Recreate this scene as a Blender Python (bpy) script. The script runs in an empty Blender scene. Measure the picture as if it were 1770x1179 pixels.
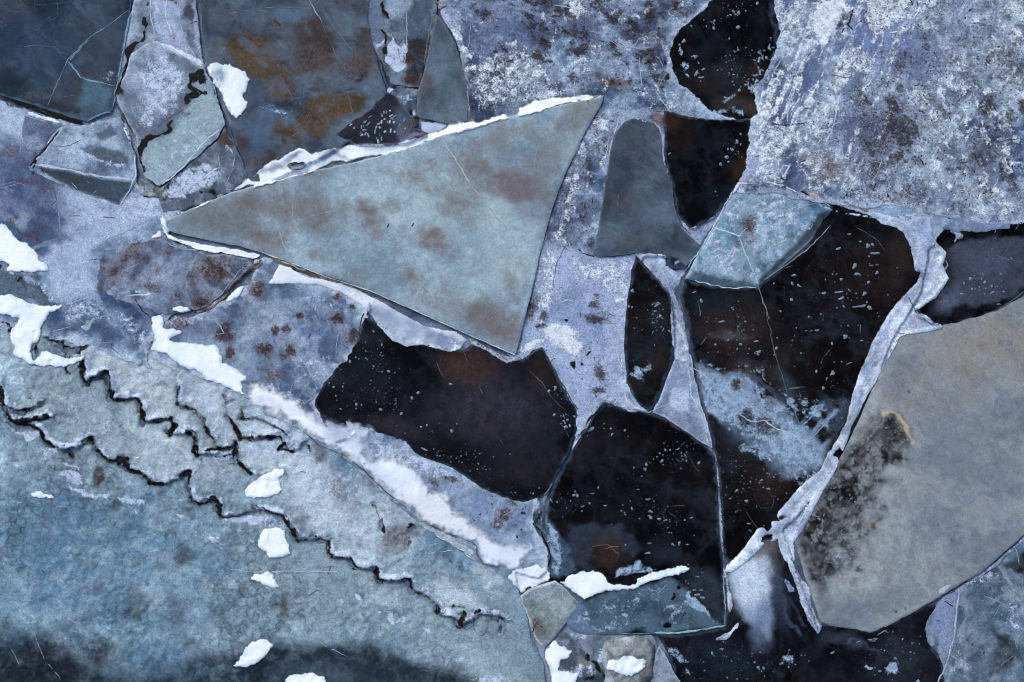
import bpy, math, random
import numpy as np
from mathutils import Vector
from mathutils.geometry import delaunay_2d_cdt

# ------------------------------------------------------------------ camera, sky, sun, exposure
SC = bpy.context.scene
COL = SC.collection
CAM_H = 26.0
SPAN = 17.70                                   # metres of ice across the frame (1 m = 100 photo pixels)
cam = bpy.data.cameras.new('camera')
cam.sensor_width = 36.0
cam.lens = 36.0 * CAM_H / SPAN
cam.clip_end = 2000.0
camo = bpy.data.objects.new('camera', cam)
camo.location = (0, 0, CAM_H)                  # drone looking straight down
COL.objects.link(camo)
SC.camera = camo

SUN_EL, SUN_AZ = math.radians(38), math.radians(-40)     # soft light from the upper left of the frame
world = bpy.data.worlds.new('World')
SC.world = world
world.use_nodes = True
wn = world.node_tree.nodes
sky = wn.new('ShaderNodeTexSky')
sky.sky_type = 'NISHITA'
sky.sun_disc = False
sky.sun_elevation = SUN_EL
sky.sun_rotation = SUN_AZ
sky.dust_density = 4.0
wn['Background'].inputs['Strength'].default_value = 0.14
world.node_tree.links.new(sky.outputs['Color'], wn['Background'].inputs['Color'])
sun = bpy.data.lights.new('sun', 'SUN')
sun.energy = 1.5
sun.angle = math.radians(22)
sun.color = (1.0, 0.96, 0.92)
suno = bpy.data.objects.new('sun', sun)
d = Vector((math.sin(SUN_AZ) * math.cos(SUN_EL), math.cos(SUN_AZ) * math.cos(SUN_EL), math.sin(SUN_EL)))
suno.rotation_euler = d.to_track_quat('Z', 'Y').to_euler()
suno.location = (-8, 8, 20)
COL.objects.link(suno)
SC.view_settings.view_transform = 'Standard'
SC.view_settings.look = 'None'
SC.view_settings.gamma = 1.0
SC.view_settings.use_curve_mapping = False
SC.view_settings.exposure = 0.45
SC.cycles.filter_width = 1.1
SC.cycles.max_bounces = 6

# ------------------------------------------------------------------ small maths
KALB = (0.695, 0.762, 0.785)                      # photo white -> albedo of fresh snow
def lin(c):
    c = c / 255.0
    return c / 12.92 if c <= 0.04045 else ((c + 0.055) / 1.055) ** 2.4
def ALB(c):
    return np.array([min(lin(v) * k, 0.86) for v, k in zip(c, KALB)], dtype=np.float32)

def _hash(ix, iy, seed):
    h = (ix.astype(np.int64) * 374761393 + iy.astype(np.int64) * 668265263 + seed * 974711) & 0xffffffff
    h = ((h ^ (h >> 13)) * 1274126177) & 0xffffffff
    h = h ^ (h >> 16)
    return (h & 0xffff).astype(np.float32) / 65535.0
def vnoise(x, y, seed):
    xi = np.floor(x); yi = np.floor(y)
    fx = (x - xi).astype(np.float32); fy = (y - yi).astype(np.float32)
    fx = fx * fx * (3 - 2 * fx); fy = fy * fy * (3 - 2 * fy)
    a = _hash(xi, yi, seed); b = _hash(xi + 1, yi, seed)
    c = _hash(xi, yi + 1, seed); e = _hash(xi + 1, yi + 1, seed)
    return (a + (b - a) * fx) * (1 - fy) + (c + (e - c) * fx) * fy
def fbm(x, y, s, octv=4, seed=1, rough=0.55):
    t = np.zeros(len(x), np.float32); amp = 1.0; n = 0.0
    x = x / s; y = y / s
    for k in range(octv):
        ca, sa = math.cos(0.6 * k + seed), math.sin(0.6 * k + seed)
        t += amp * vnoise(x * ca - y * sa + 17.3 * k, x * sa + y * ca - 9.1 * k, seed + 31 * k)
        n += amp; amp *= rough; x = x * 2.03; y = y * 2.03
    t /= n
    return np.clip((t - 0.5) * 1.6 + 0.5, 0, 1)
def sstep(a, b, v):
    t = np.clip((v - a) / (b - a), 0, 1)
    return t * t * (3 - 2 * t)

def G(s):
    return [tuple(float(q) for q in p.split(',')) for p in s.split()]
def T(n, s):                                   # points measured on one of the twelve enlarged survey tiles
    x0 = (0, 440, 880, 1320)[(n - 1) % 4]; y0 = (0, 390, 779)[(n - 1) // 4]; f = 450.0 / 1326.0
    return [(x0 + x * f, y0 + y * f) for x, y in G(s)]
def W(x, y):                                   # survey pixel -> metres
    return (x - 885.0) / 100.0, (589.5 - y) / 100.0

def smooth_loop(P, closed=True, sub=6):
    P = np.array(P, float); n = len(P); out = []
    rng = range(n) if closed else range(n - 1)
    for i in rng:
        if closed:
            p0, p1, p2, p3 = P[i - 1], P[i], P[(i + 1) % n], P[(i + 2) % n]
        else:
            p0, p1, p2, p3 = P[max(i - 1, 0)], P[i], P[i + 1], P[min(i + 2, n - 1)]
        for k in range(sub):
            t = k / sub
            out.append(0.5 * ((2 * p1) + (-p0 + p2) * t + (2 * p0 - 5 * p1 + 4 * p2 - p3) * t * t + (-p0 + 3 * p1 - 3 * p2 + p3) * t ** 3))
    if not closed:
        out.append(P[-1])
    return np.array(out)
def resample(P, step, closed=True):
    P = np.array(P, float)
    Q = np.vstack([P, P[:1]]) if closed else P
    seg = np.hypot(*(np.diff(Q, axis=0).T)); cum = np.concatenate([[0], np.cumsum(seg)])
    n = max(int(cum[-1] / step), 6 if closed else 2)
    t = np.linspace(0, cum[-1], n + (0 if closed else 1), endpoint=not closed)
    return np.stack([np.interp(t, cum, Q[:, 0]), np.interp(t, cum, Q[:, 1])], 1)
def jitter(P, amp, s=14, seed=5):              # position-based, so touching edges stay together
    if amp <= 0: return P
    x, y = P[:, 0], P[:, 1]
    dx = (fbm(x, y, s, 4, seed, 0.65) - 0.5) * 2 * amp; dy = (fbm(x, y, s, 4, seed + 7, 0.65) - 0.5) * 2 * amp
    return P + np.stack([dx, dy], 1)
def inside_scan(P, xs, ys):                    # xs, ys flat
    xs = np.asarray(xs); ys = np.asarray(ys); res = np.zeros(len(xs), bool)
    for i in range(len(P)):
        x1, y1 = P[i - 1]; x2, y2 = P[i]
        if y1 == y2: continue
        lo, hi = min(y1, y2), max(y1, y2)
        idx = np.nonzero((ys >= lo) & (ys < hi))[0]
        if len(idx):
            xc = x1 + (ys[idx] - y1) * (x2 - x1) / (y2 - y1)
            res[idx] ^= xs[idx] < xc
    return res
def seg_dist(P, x, y, closed):
    dm = np.full(len(x), 1e9, np.float32)
    n = len(P)
    for i in range(n if closed else n - 1):
        ax, ay = P[i]; bx, by = P[(i + 1) % n]
        vx, vy = bx - ax, by - ay
        L = vx * vx + vy * vy + 1e-9
        t = np.clip(((x - ax) * vx + (y - ay) * vy) / L, 0, 1)
        dm = np.minimum(dm, np.hypot(x - ax - t * vx, y - ay - t * vy))
    return dm
def point_dist(P, x, y):
    out = np.empty(len(x), np.float32); P = P.astype(np.float32)
    x = x.astype(np.float32); y = y.astype(np.float32)
    for i in range(0, len(x), 20000):
        a = (x[i:i + 20000, None] - P[None, :, 0]) ** 2 + (y[i:i + 20000, None] - P[None, :, 1]) ** 2
        out[i:i + 20000] = np.sqrt(a.min(1))
    return out

# ------------------------------------------------------------------ materials
def nd(nt, kind, **kw):
    n = nt.nodes.new(kind)
    for k, v in kw.items():
        if k in n.inputs: n.inputs[k].default_value = v
        else: setattr(n, k, v)
    return n
def ice_material(name, gloss_rough=0.35, bump=0.25, frost=(190, 202, 226), dirt=(80, 48, 36), black=(17, 16, 20), vary=0.35, coarse=1.0, thin=False, tn=1.0, spec=0.2, hue=0.7):
    m = bpy.data.materials.new(name); m.use_nodes = True
    nt = m.node_tree; L = nt.links.new
    bs = nt.nodes['Principled BSDF']
    pos = nd(nt, 'ShaderNodeNewGeometry').outputs['Position']
    def noise(scale, detail, rough=0.6, dist=0.0):
        n = nd(nt, 'ShaderNodeTexNoise', Scale=scale, Detail=detail, Roughness=rough, Distortion=dist)
        L(pos, n.inputs['Vector']); return n.outputs['Fac']
    def attr(a):
        n = nd(nt, 'ShaderNodeAttribute'); n.attribute_name = a; return n
    def mth(op, a, b=None, c=None, clamp=False):
        n = nd(nt, 'ShaderNodeMath', operation=op, use_clamp=clamp)
        for i, v in enumerate((a, b, c)):
            if v is None: continue
            if isinstance(v, (int, float)): n.inputs[i].default_value = v
            else: L(v, n.inputs[i])
        return n.outputs[0]
    def step(v, a, b):
        n = nd(nt, 'ShaderNodeMapRange', interpolation_type='SMOOTHSTEP', clamp=True)
        L(v, n.inputs['Value']); n.inputs['From Min'].default_value = a; n.inputs['From Max'].default_value = b
        return n.outputs['Result']
    def mix(f, a, b, blend='MIX'):
        n = nd(nt, 'ShaderNodeMix', data_type='RGBA', blend_type=blend)
        if isinstance(f, (int, float)): n.inputs[0].default_value = f
        else: L(f, n.inputs[0])
        for i, v in ((6, a), (7, b)):
            if isinstance(v, (tuple, list, np.ndarray)): n.inputs[i].default_value = (float(v[0]), float(v[1]), float(v[2]), 1)
            else: L(v, n.inputs[i])
        return n.outputs[2]
    nA = noise(9.0 * coarse, 9, 0.62, 0.4)
    nB = noise(34.0, 5, 0.65)
    nC = noise(22.0, 7, 0.72, 0.2)
    nD = noise(75.0, 3, 0.6)
    col = attr('col').outputs['Color']
    # fine mottling of the ice itself
    v = mth('MULTIPLY_ADD', mth('ADD', mth('MULTIPLY', mth('SUBTRACT', nA, 0.5), 0.8), mth('ADD', mth('MULTIPLY', mth('SUBTRACT', nB, 0.5), 1.5), mth('MULTIPLY', mth('SUBTRACT', nD, 0.5), 1.3))), 2.4 * vary, 1.0)
    v = mth('MAXIMUM', v, 0.22)
    hv = nd(nt, 'ShaderNodeVectorMath', operation='SCALE'); L(col, hv.inputs[0]); L(v, hv.inputs['Scale'])
    hn = nd(nt, 'ShaderNodeTexNoise', Scale=19.0, Detail=5.0, Roughness=0.7); L(pos, hn.inputs['Vector'])
    hr = nd(nt, 'ShaderNodeVectorMath', operation='MULTIPLY_ADD'); L(hn.outputs['Color'], hr.inputs[0])
    hr.inputs[1].default_value = (hue, hue * 0.7, hue * 0.8); hr.inputs[2].default_value = (1 - hue * 0.5, 1 - hue * 0.35, 1 - hue * 0.4)
    hm = nd(nt, 'ShaderNodeVectorMath', operation='MULTIPLY'); L(hv.outputs[0], hm.inputs[0]); L(hr.outputs[0], hm.inputs[1])
    c = hm.outputs[0]
    # granular cells (melted and refrozen grains)
    wv = nd(nt, 'ShaderNodeVectorMath', operation='MULTIPLY_ADD')
    nw = nd(nt, 'ShaderNodeTexNoise', Scale=7.0, Detail=5.0); L(pos, nw.inputs['Vector'])
    L(nw.outputs['Color'], wv.inputs[0]); wv.inputs[1].default_value = (0.22, 0.22, 0.0); L(pos, wv.inputs[2])
    ve = nd(nt, 'ShaderNodeTexVoronoi', feature='DISTANCE_TO_EDGE', voronoi_dimensions='2D', Scale=6.5); L(wv.outputs[0], ve.inputs['Vector'])
    vc = nd(nt, 'ShaderNodeTexVoronoi', feature='F1', voronoi_dimensions='2D', Scale=6.5); L(wv.outputs[0], vc.inputs['Vector'])
    cell = attr('cell').outputs['Fac']
    vedge = mth('SUBTRACT', 1.0, step(ve.outputs['Distance'], 0.0, 0.30))
    sep = nd(nt, 'ShaderNodeSeparateColor'); L(vc.outputs['Color'], sep.inputs[0])
    cf = mth('SUBTRACT', 1.0, mth('MULTIPLY', cell, mth('MULTIPLY_ADD', mth('MULTIPLY', vedge, step(nA, 0.36, 0.62)), 0.40, mth('MULTIPLY', sep.outputs[0], 0.34))))
    hc = nd(nt, 'ShaderNodeVectorMath', operation='SCALE'); L(c, hc.inputs[0]); L(cf, hc.inputs['Scale'])
    c = hc.outputs[0]
    # frost crust with a ragged edge
    fr = attr('frost').outputs['Fac']
    ff = mth('ADD', fr, mth('ADD', mth('MULTIPLY', mth('SUBTRACT', nA, 0.5), 1.5), mth('MULTIPLY', mth('SUBTRACT', nB, 0.5), 0.9)))
    ff = mth('MULTIPLY', step(ff, 0.30, 0.78), step(fr, 0.0, 0.12))
    fs = nd(nt, 'ShaderNodeVectorMath', operation='SCALE'); fs.inputs[0].default_value = tuple(float(q) for q in ALB(frost))
    L(mth('MULTIPLY_ADD', mth('ADD', mth('SUBTRACT', nA, 0.5), mth('ADD', mth('SUBTRACT', nB, 0.5), mth('SUBTRACT', nD, 0.5))), 1.1, 0.96), fs.inputs['Scale'])
    c = mix(ff, c, fs.outputs[0])
    # clear dark ice windows
    dk = attr('dark').outputs['Fac']
    df = mth('ADD', dk, mth('ADD', mth('MULTIPLY', mth('SUBTRACT', nA, 0.5), 1.5), mth('MULTIPLY', mth('SUBTRACT', nB, 0.5), 1.1)))
    df = mth('MULTIPLY', step(df, 0.32, 0.74), step(dk, 0.0, 0.12))
    c = mix(df, c, ALB(black))
    # brown silt
    di = attr('dirt').outputs['Fac']
    xf = mth('ADD', di, mth('ADD', mth('MULTIPLY', mth('SUBTRACT', nC, 0.5), 2.3), mth('MULTIPLY', mth('SUBTRACT', nD, 0.5), 1.3)))
    xf = mth('MULTIPLY', mth('MULTIPLY', step(xf, 0.16, 0.92), step(di, 0.0, 0.15)), 0.88)
    c = mix(xf, c, mix(step(xf, 0.35, 0.88), ALB(tuple(v * 1.35 for v in dirt)), ALB(tuple(v * 0.55 for v in dirt))))
    # dark grit and pale flecks
    def specks(scale, a, k):
        vo = nd(nt, 'ShaderNodeTexVoronoi', feature='F1', voronoi_dimensions='2D', Scale=scale)
        L(wv.outputs[0], vo.inputs['Vector'])
        s = nd(nt, 'ShaderNodeSeparateColor'); L(vo.outputs['Color'], s.inputs[0])
        rad = mth('MULTIPLY', mth('POWER', s.outputs[0], 2.5), k)
        on = mth('LESS_THAN', s.outputs[1], a)
        return mth('MULTIPLY', mth('MULTIPLY', on, step(mth('SUBTRACT', rad, vo.outputs['Distance']), -0.04, 0.10)), 0.9)
    gr = specks(24.0, mth('MULTIPLY', attr('grit').outputs['Fac'], step(nA, 0.36, 0.62)), 0.44)
    c = mix(gr, c, ALB((44, 36, 40)))
    fl = specks(31.0, mth('MULTIPLY', attr('fleck').outputs['Fac'], step(nA, 0.5, 0.66)), 0.40)
    c = mix(mth('MULTIPLY', fl, nB), c, ALB((150, 172, 194)))
    L(c, bs.inputs['Base Color'])
    if thin:                                    # crust thinning out to nothing at a ragged edge
        th = attr('thin').outputs['Fac']
        tf = mth('ADD', th, mth('ADD', mth('MULTIPLY', mth('SUBTRACT', nA, 0.5), 1.1 * tn), mth('MULTIPLY', mth('SUBTRACT', nB, 0.5), 0.7 * tn)))
        tf = mth('MULTIPLY', step(tf, 0.22, 0.78), step(th, 0.0, 0.08))
        tf = mth('MAXIMUM', tf, step(th, 0.9, 1.0))
        L(mth('SUBTRACT', 1.0, tf), bs.inputs['Alpha'])
    rg = mth('ADD', gloss_rough, mth('MULTIPLY', ff, 0.4), clamp=True)
    L(rg, bs.inputs['Roughness'])
    bs.inputs['IOR'].default_value = 1.31
    bs.inputs['Specular IOR Level'].default_value = spec
    b = nd(nt, 'ShaderNodeBump', Strength=bump, Distance=0.03)
    hgt = mth('ADD', mth('ADD', nA, mth('MULTIPLY', nB, 0.5)), mth('MULTIPLY', ff, 0.5))
    L(hgt, b.inputs['Height'])
    L(b.outputs[0], bs.inputs['Normal'])
    return m
M = {
    'frosted': ice_material('frosted_ice', 0.5, 0.35, vary=0.44, thin=True),
    'grey': ice_material('grey_lake_ice', 0.35, 0.12, spec=0.12, vary=0.27, dirt=(92, 80, 78)),
    'black': ice_material('black_ice', 0.16, 0.06, frost=(150, 172, 198), dirt=(48, 34, 30), vary=0.42, spec=0.06),
    'snowy': ice_material('snow_crust', 0.65, 0.5, frost=(222, 228, 240), dirt=(60, 47, 46), vary=0.5, thin=True),
    'snow': ice_material('packed_snow', 0.75, 0.45, frost=(248, 250, 254), vary=0.05, thin=True, tn=0.3, hue=0.08),
    'bubble': None,
}
def simple_material(name, c, rough=0.5, rnd=0.0):
    m = bpy.data.materials.new(name); m.use_nodes = True
    nt = m.node_tree; bs = nt.nodes['Principled BSDF']; L = nt.links.new
    a = ALB(c)
    n = nd(nt, 'ShaderNodeTexNoise', Scale=40.0, Detail=4.0)
    g = nd(nt, 'ShaderNodeNewGeometry'); L(g.outputs['Position'], n.inputs['Vector'])
    r = nd(nt, 'ShaderNodeMapRange'); L(n.outputs['Fac'], r.inputs['Value'])
    r.inputs['To Min'].default_value = 0.75 - rnd * 0.5; r.inputs['To Max'].default_value = 1.2 + rnd * 0.2
    s = nd(nt, 'ShaderNodeVectorMath', operation='SCALE'); s.inputs[0].default_value = tuple(float(q) for q in a)
    L(r.outputs[0], s.inputs['Scale']); L(s.outputs[0], bs.inputs['Base Color'])
    bs.inputs['Roughness'].default_value = rough
    return m
M['bubble'] = simple_material('trapped_air', (116, 138, 158), 0.5, 1.0)
M['water'] = simple_material('dark_water', (14, 14, 18), 0.08)
M['silt'] = simple_material('dark_silt', (46, 36, 36), 0.9)

# ------------------------------------------------------------------ building ice
def tag(o, label=None, cat=None, group=None, kind=None):
    for k, v in (('label', label), ('category', cat), ('group', group), ('kind', kind)):
        if v: o[k] = v
    return o
def link_mesh(name, V, tris, mat, parent=None, attrs=None, origin=None, smooth=True):
    V = np.asarray(V, np.float32); tris = np.asarray(tris, np.int32)
    if origin is None:
        origin = (float(V[:, 0].mean()), float(V[:, 1].mean()), float(V[:, 2].min()))
    Vl = V - np.array(origin, np.float32)
    me = bpy.data.meshes.new(name)
    me.vertices.add(len(V)); me.vertices.foreach_set('co', Vl.ravel())
    me.loops.add(tris.size); me.loops.foreach_set('vertex_index', tris.ravel())
    me.polygons.add(len(tris))
    me.polygons.foreach_set('loop_start', np.arange(0, tris.size, 3, dtype=np.int32))
    me.polygons.foreach_set('use_smooth', np.full(len(tris), smooth, bool))
    me.update(calc_edges=True)
    for k, a in (attrs or {}).items():
        if a.ndim == 2:
            at = me.attributes.new(k, 'FLOAT_COLOR', 'POINT')
            at.data.foreach_set('color', np.concatenate([a, np.ones((len(a), 1), np.float32)], 1).astype(np.float32).ravel())
        else:
            at = me.attributes.new(k, 'FLOAT', 'POINT'); at.data.foreach_set('value', a.astype(np.float32))
    me.materials.append(mat)
    o = bpy.data.objects.new(name, me); COL.objects.link(o)
    if parent is not None:
        o.parent = parent
        pm = Vector(parent['_o'])
        o.location = Vector(origin) - pm
    else:
        o.location = origin
    o['_o'] = origin
    return o

CH = ('frost', 'dirt', 'dark', 'grit', 'fleck', 'cell')
class Surf: pass
def height(S, x, y):
    und = (fbm(np.asarray(x, float), np.asarray(y, float), S.us, 3, S.seed + 90) - 0.5) * S.und
    return S.z + und + ((x - S.cx) * S.tilt[0] + (y - S.cy) * S.tilt[1]) / 100.0
SEED = [100]
SURFS = []
def ice(name, label, cat, group, pts, z=0.0, thick=0.22, cols=((120, 135, 165), (150, 165, 195)), cs=60, mat='frosted',
        ops=(), smooth=False, jit=1.6, js=14, sp=2.4, und=0.015, us=90, tilt=(0, 0), edge=(0.007, 4), dome=None,
        rim=None, base=None, parent=None, wa=(7, 45, 4, 13), contrast=1.0, feather=0, conform=False, wisp=None, veins=0, dimple=0, fnoise=0.9, grow=0, gain=None):
    SEED[0] += 13; seed = SEED[0]
    z = z * 0.45; und = und * 0.5
    S = Surf(); S.off = 0.0; S.z = z; S.und = und; S.us = us; S.tilt = tilt; S.seed = seed
    P = smooth_loop(pts) if smooth else np.array(pts, float)
    P = resample(P, sp * 1.15)
    if grow:
        tg_ = np.roll(P, -3, 0) - np.roll(P, 3, 0); nn_ = np.stack([tg_[:, 1], -tg_[:, 0]], 1); nn_ /= np.hypot(*nn_.T)[:, None] + 1e-9
        area = 0.5 * np.sum(P[:, 0] * np.roll(P[:, 1], -1) - np.roll(P[:, 0], -1) * P[:, 1])
        P = P + nn_ * grow * (1 if area > 0 else -1)
    if name != 'refrozen_ice':                   # beyond the picture the plates go on to ragged ends of their own
        nA_ = 20 + 130 * fbm(P[:, 0], P[:, 1], 130, 4, 505, 0.6)
        for ax_, lim, sg in ((0, -14, -1), (0, 1784, 1), (1, -14, -1), (1, 1193, 1)):
            k_ = (P[:, ax_] - lim) * sg
            P[:, ax_] += np.where(k_ > 0, sg * nA_ * np.clip(k_ / 12.0, 0, 1), 0)
    P = jitter(P, jit, js)
    S.P = P; S.cx, S.cy = P.mean(0)
    x0, y0 = P.min(0); x1, y1 = P.max(0)
    rng = np.random.RandomState(seed)
    ny = int((y1 - y0) / (sp * 0.87)) + 1; nx = int((x1 - x0) / sp) + 1
    gy, gx = np.meshgrid(np.arange(ny), np.arange(nx), indexing='ij')
    X = (x0 + (gx + 0.5 * (gy % 2)) * sp + rng.uniform(-.2, .2, gx.shape) * sp).ravel()
    Y = (y0 + gy * sp * 0.87 + rng.uniform(-.2, .2, gx.shape) * sp).ravel()
    k = inside_scan(P, X, Y); X = X[k]; Y = Y[k]
    if len(X):
        k = point_dist(P, X, Y) > sp * 0.7; X = X[k]; Y = Y[k]
    n = len(P)
    vin = [Vector(p) for p in P.tolist()] + [Vector(p) for p in zip(X.tolist(), Y.tolist())]
    r = delaunay_2d_cdt(vin, [], [list(range(n))], 1, 1e-4)
    vv = np.array([(p[0], p[1]) for p in r[0]], float)
    F = np.array([f for f in r[2] if len(f) == 3], np.int64)
    x, y = vv[:, 0], vv[:, 1]
    # boundary
    E = np.concatenate([F[:, [0, 1]], F[:, [1, 2]], F[:, [2, 0]]])
    key = np.sort(E, 1); key = key[:, 0] * (len(vv) + 1) + key[:, 1]
    u, inv, cnt = np.unique(key, return_inverse=True, return_counts=True)
    BE = E[cnt[inv] == 1]
    de = point_dist(P, x, y)
    # colour and masks
    wx = x + (fbm(x, y, wa[1], 3, seed + 1) - .5) * 2 * wa[0] + (fbm(x, y, wa[3], 3, seed + 2) - .5) * 2 * wa[2]
    wy = y + (fbm(x, y, wa[1], 3, seed + 3) - .5) * 2 * wa[0] + (fbm(x, y, wa[3], 3, seed + 4) - .5) * 2 * wa[2]
    t = np.clip((fbm(wx, wy, cs, 5, seed + 5) - 0.5) * 1.5 * contrast + 0.5, 0, 1)[:, None]
    A = {'col': ALB(cols[0])[None] * (1 - t) + ALB(cols[1])[None] * t}
    if mat == 'black': A['col'] *= 0.5
    if mat == 'snow': A['col'] = np.minimum(A['col'] * 1.1, 0.86)
    if mat in ('frosted', 'snowy'): A['col'] *= (gain or 0.76) * np.array([[0.92, 1.0, 0.985] if gain is None else [0.99, 1.0, 1.0]], np.float32)
    if mat == 'black':                           # silt and slush hanging in the clear ice
        q = sstep(0.5, 0.95, fbm(wx, wy, 34, 6, seed + 21, 0.7)) * 0.2
        A['col'] += (ALB((52, 42, 40))[None] - A['col']) * q[:, None]
        q = sstep(0.55, 0.98, fbm(wx, wy, 46, 6, seed + 22, 0.7)) * 0.32
        A['col'] += (ALB((50, 58, 70))[None] - A['col']) * q[:, None]
    elif mat == 'grey':
        A['col'] *= np.exp(0.26 * (fbm(wx, wy, 22, 5, seed + 25, 0.7) - .5) + 0.34 * (fbm(x, y, 7, 3, seed + 26, 0.7) - .5))[:, None]
    elif mat in ('frosted', 'snowy'):            # clearer, darker blue spots
        kk = (0.9, 0.6) if mat == 'frosted' else (1.2, 1.1)
        m_ = np.exp(kk[0] * (fbm(wx, wy, 34, 5, seed + 23, 0.65) - .5) + kk[1] * (fbm(x, y, 9, 3, seed + 24, 0.7) - .5))[:, None]
        A['col'] *= m_ ** np.array([[1.06, 1.0, 0.9]], np.float32)
    for c in CH: A[c] = np.zeros(len(x), np.float32)
    for c, v in (base or {}).items():
        if isinstance(v, tuple):
            A[c] = v[0] * np.clip((fbm(wx, wy, v[1], 4, seed + len(c) * 3) - 0.5) * 2.0 + v[2], 0, 1)
        else: A[c] += v
    if wisp is None: wisp = 0.34 if mat in ('frosted', 'snowy') else (0.07 if mat == 'grey' else 0.12)
    if wisp and mat != 'snow':                   # filmy wisps of trapped air and clearer, darker streaks between them
        an = rng.uniform(0, 3.14); ca, sa = math.cos(an), math.sin(an)
        ux = x + (fbm(x, y, 90, 4, seed + 50) - .5) * 44; uy = y + (fbm(x, y, 90, 4, seed + 51) - .5) * 44
        r1 = 1 - abs(2 * fbm((ux * ca + uy * sa) * 0.55, -ux * sa + uy * ca, 42, 5, seed + 52, 0.6) - 1)
        r2 = fbm((ux * ca + uy * sa) * 0.6, -ux * sa + uy * ca, 60, 5, seed + 53, 0.62)
        wc = ALB((196, 206, 228)) if mat != 'black' else ALB((74, 88, 104))
        k1 = sstep(0.62, 1.0, r1) * wisp * (0.35 + 0.9 * fbm(x, y, 70, 3, seed + 54)); k2 = sstep(0.5, 0.2, r2) * wisp * 1.1
        if mat == 'black': k1 = k1 * 0.7
        A['col'] += (wc[None] - A['col']) * k1[:, None]
        A['col'] *= (1 - 0.55 * k2)[:, None] * np.array([[1.0, 1.0, 1.0]], np.float32)
    zd = np.zeros(len(x), np.float32)
    for op in ops:
        kind, ch = op[0], op[1]
        px, py = (wx, wy) if kind.islower() else (x, y)
        kd = kind.lower()
        if kd == 'b':                           # blob: x y rx ry angle value
            bx, by, rx, ry, an, val = op[2:8]; soft = op[8] if len(op) > 8 else 0.7
            rr = max(rx, ry) * 2.2 + 14
            idx = np.nonzero((abs(x - bx) < rr) & (abs(y - by) < rr))[0]
            if not len(idx): continue
            ca, sa = math.cos(math.radians(an)), math.sin(math.radians(an))
            dx, dy = px[idx] - bx, py[idx] - by
            q = np.hypot((dx * ca + dy * sa) / rx, (-dx * sa + dy * ca) / ry)
            mk = sstep(1 + soft, 1 - soft, q) * val
            if isinstance(ch, tuple): mk = np.clip(mk * (0.5 + 1.0 * fbm(x[idx], y[idx], 13, 4, seed + 33, 0.7)), 0, 1)
        elif kd == 'k':                         # a lip of ice: one side stands higher; its lit and shaded sides are coloured too
            Q = smooth_loop(op[2], False, 3); val, reach = op[3], op[4]
            a0, b0 = Q.min(0) - reach * 3; a1, b1 = Q.max(0) + reach * 3
            idx = np.nonzero((x > a0) & (x < a1) & (y > b0) & (y < b1))[0]
            if not len(idx): continue
            dm = np.full(len(idx), 1e9); sd = np.zeros(len(idx))
            jx = x[idx] + (fbm(x[idx], y[idx], 12, 3, seed + 44) - .5) * 7; jy = y[idx] + (fbm(x[idx], y[idx], 12, 3, seed + 45) - .5) * 7
            for i_ in range(len(Q) - 1):
                ax, ay = Q[i_]; vx, vy = Q[i_ + 1] - Q[i_]
                t_ = np.clip(((jx - ax) * vx + (jy - ay) * vy) / (vx * vx + vy * vy + 1e-9), 0, 1)
                d_ = np.hypot(jx - ax - t_ * vx, jy - ay - t_ * vy)
                m_ = d_ < dm; dm[m_] = d_[m_]; sd[m_] = ((jx - ax) * vy - (jy - ay) * vx)[m_]
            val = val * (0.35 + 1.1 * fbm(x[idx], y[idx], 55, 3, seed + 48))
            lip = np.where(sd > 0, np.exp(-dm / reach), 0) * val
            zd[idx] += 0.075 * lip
            A['frost'][idx] = np.maximum(A['frost'][idx], np.where(sd > 0, np.exp(-((dm - 7) / 6.0) ** 2), 0) * val * 0.72)  # pale frost, doubling as the lit edge of the lip
            A['col'][idx] *= (1 - np.where(sd <= 0, np.exp(-dm / 5.0), 0) * val * 0.35)[:, None]  # shade at the foot of the lip, darkened into the colour
            continue
        elif kd == 'x':                         # grain: noise stretched along one direction, inside a soft polygon
            Q = np.array(op[2], float); val, fe, sc_, an, st, lo, hi = op[3:10]
            a0, b0 = Q.min(0) - fe - 16; a1, b1 = Q.max(0) + fe + 16
            idx = np.nonzero((x > a0) & (x < a1) & (y > b0) & (y < b1))[0]
            if not len(idx): continue
            dd = seg_dist(Q, wx[idx], wy[idx], True); ins = inside_scan(Q, wx[idx], wy[idx])
            ca, sa = math.cos(math.radians(an)), math.sin(math.radians(an))
            qx, qy = (x[idx] * 2 + wx[idx]) / 3, (y[idx] * 2 + wy[idx]) / 3
            nz = fbm((qx * ca + qy * sa) / st, -qx * sa + qy * ca, sc_, 5, seed + len(op[2]) * 7 + int(sc_ * 3), 0.65)
            mk = sstep(-fe, fe, np.where(ins, dd, -dd)) * val * sstep(lo, hi, nz)
        else:                                   # polygon / polyline: points, value, feather (, width)
            Q = np.array(op[2], float); val, fe = op[3], op[4]
            w = op[5] if len(op) > 5 else 0
            pad = fe + w + 16
            a0, b0 = Q.min(0) - pad; a1, b1 = Q.max(0) + pad
            idx = np.nonzero((x > a0) & (x < a1) & (y > b0) & (y < b1))[0]
            if not len(idx): continue
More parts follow.
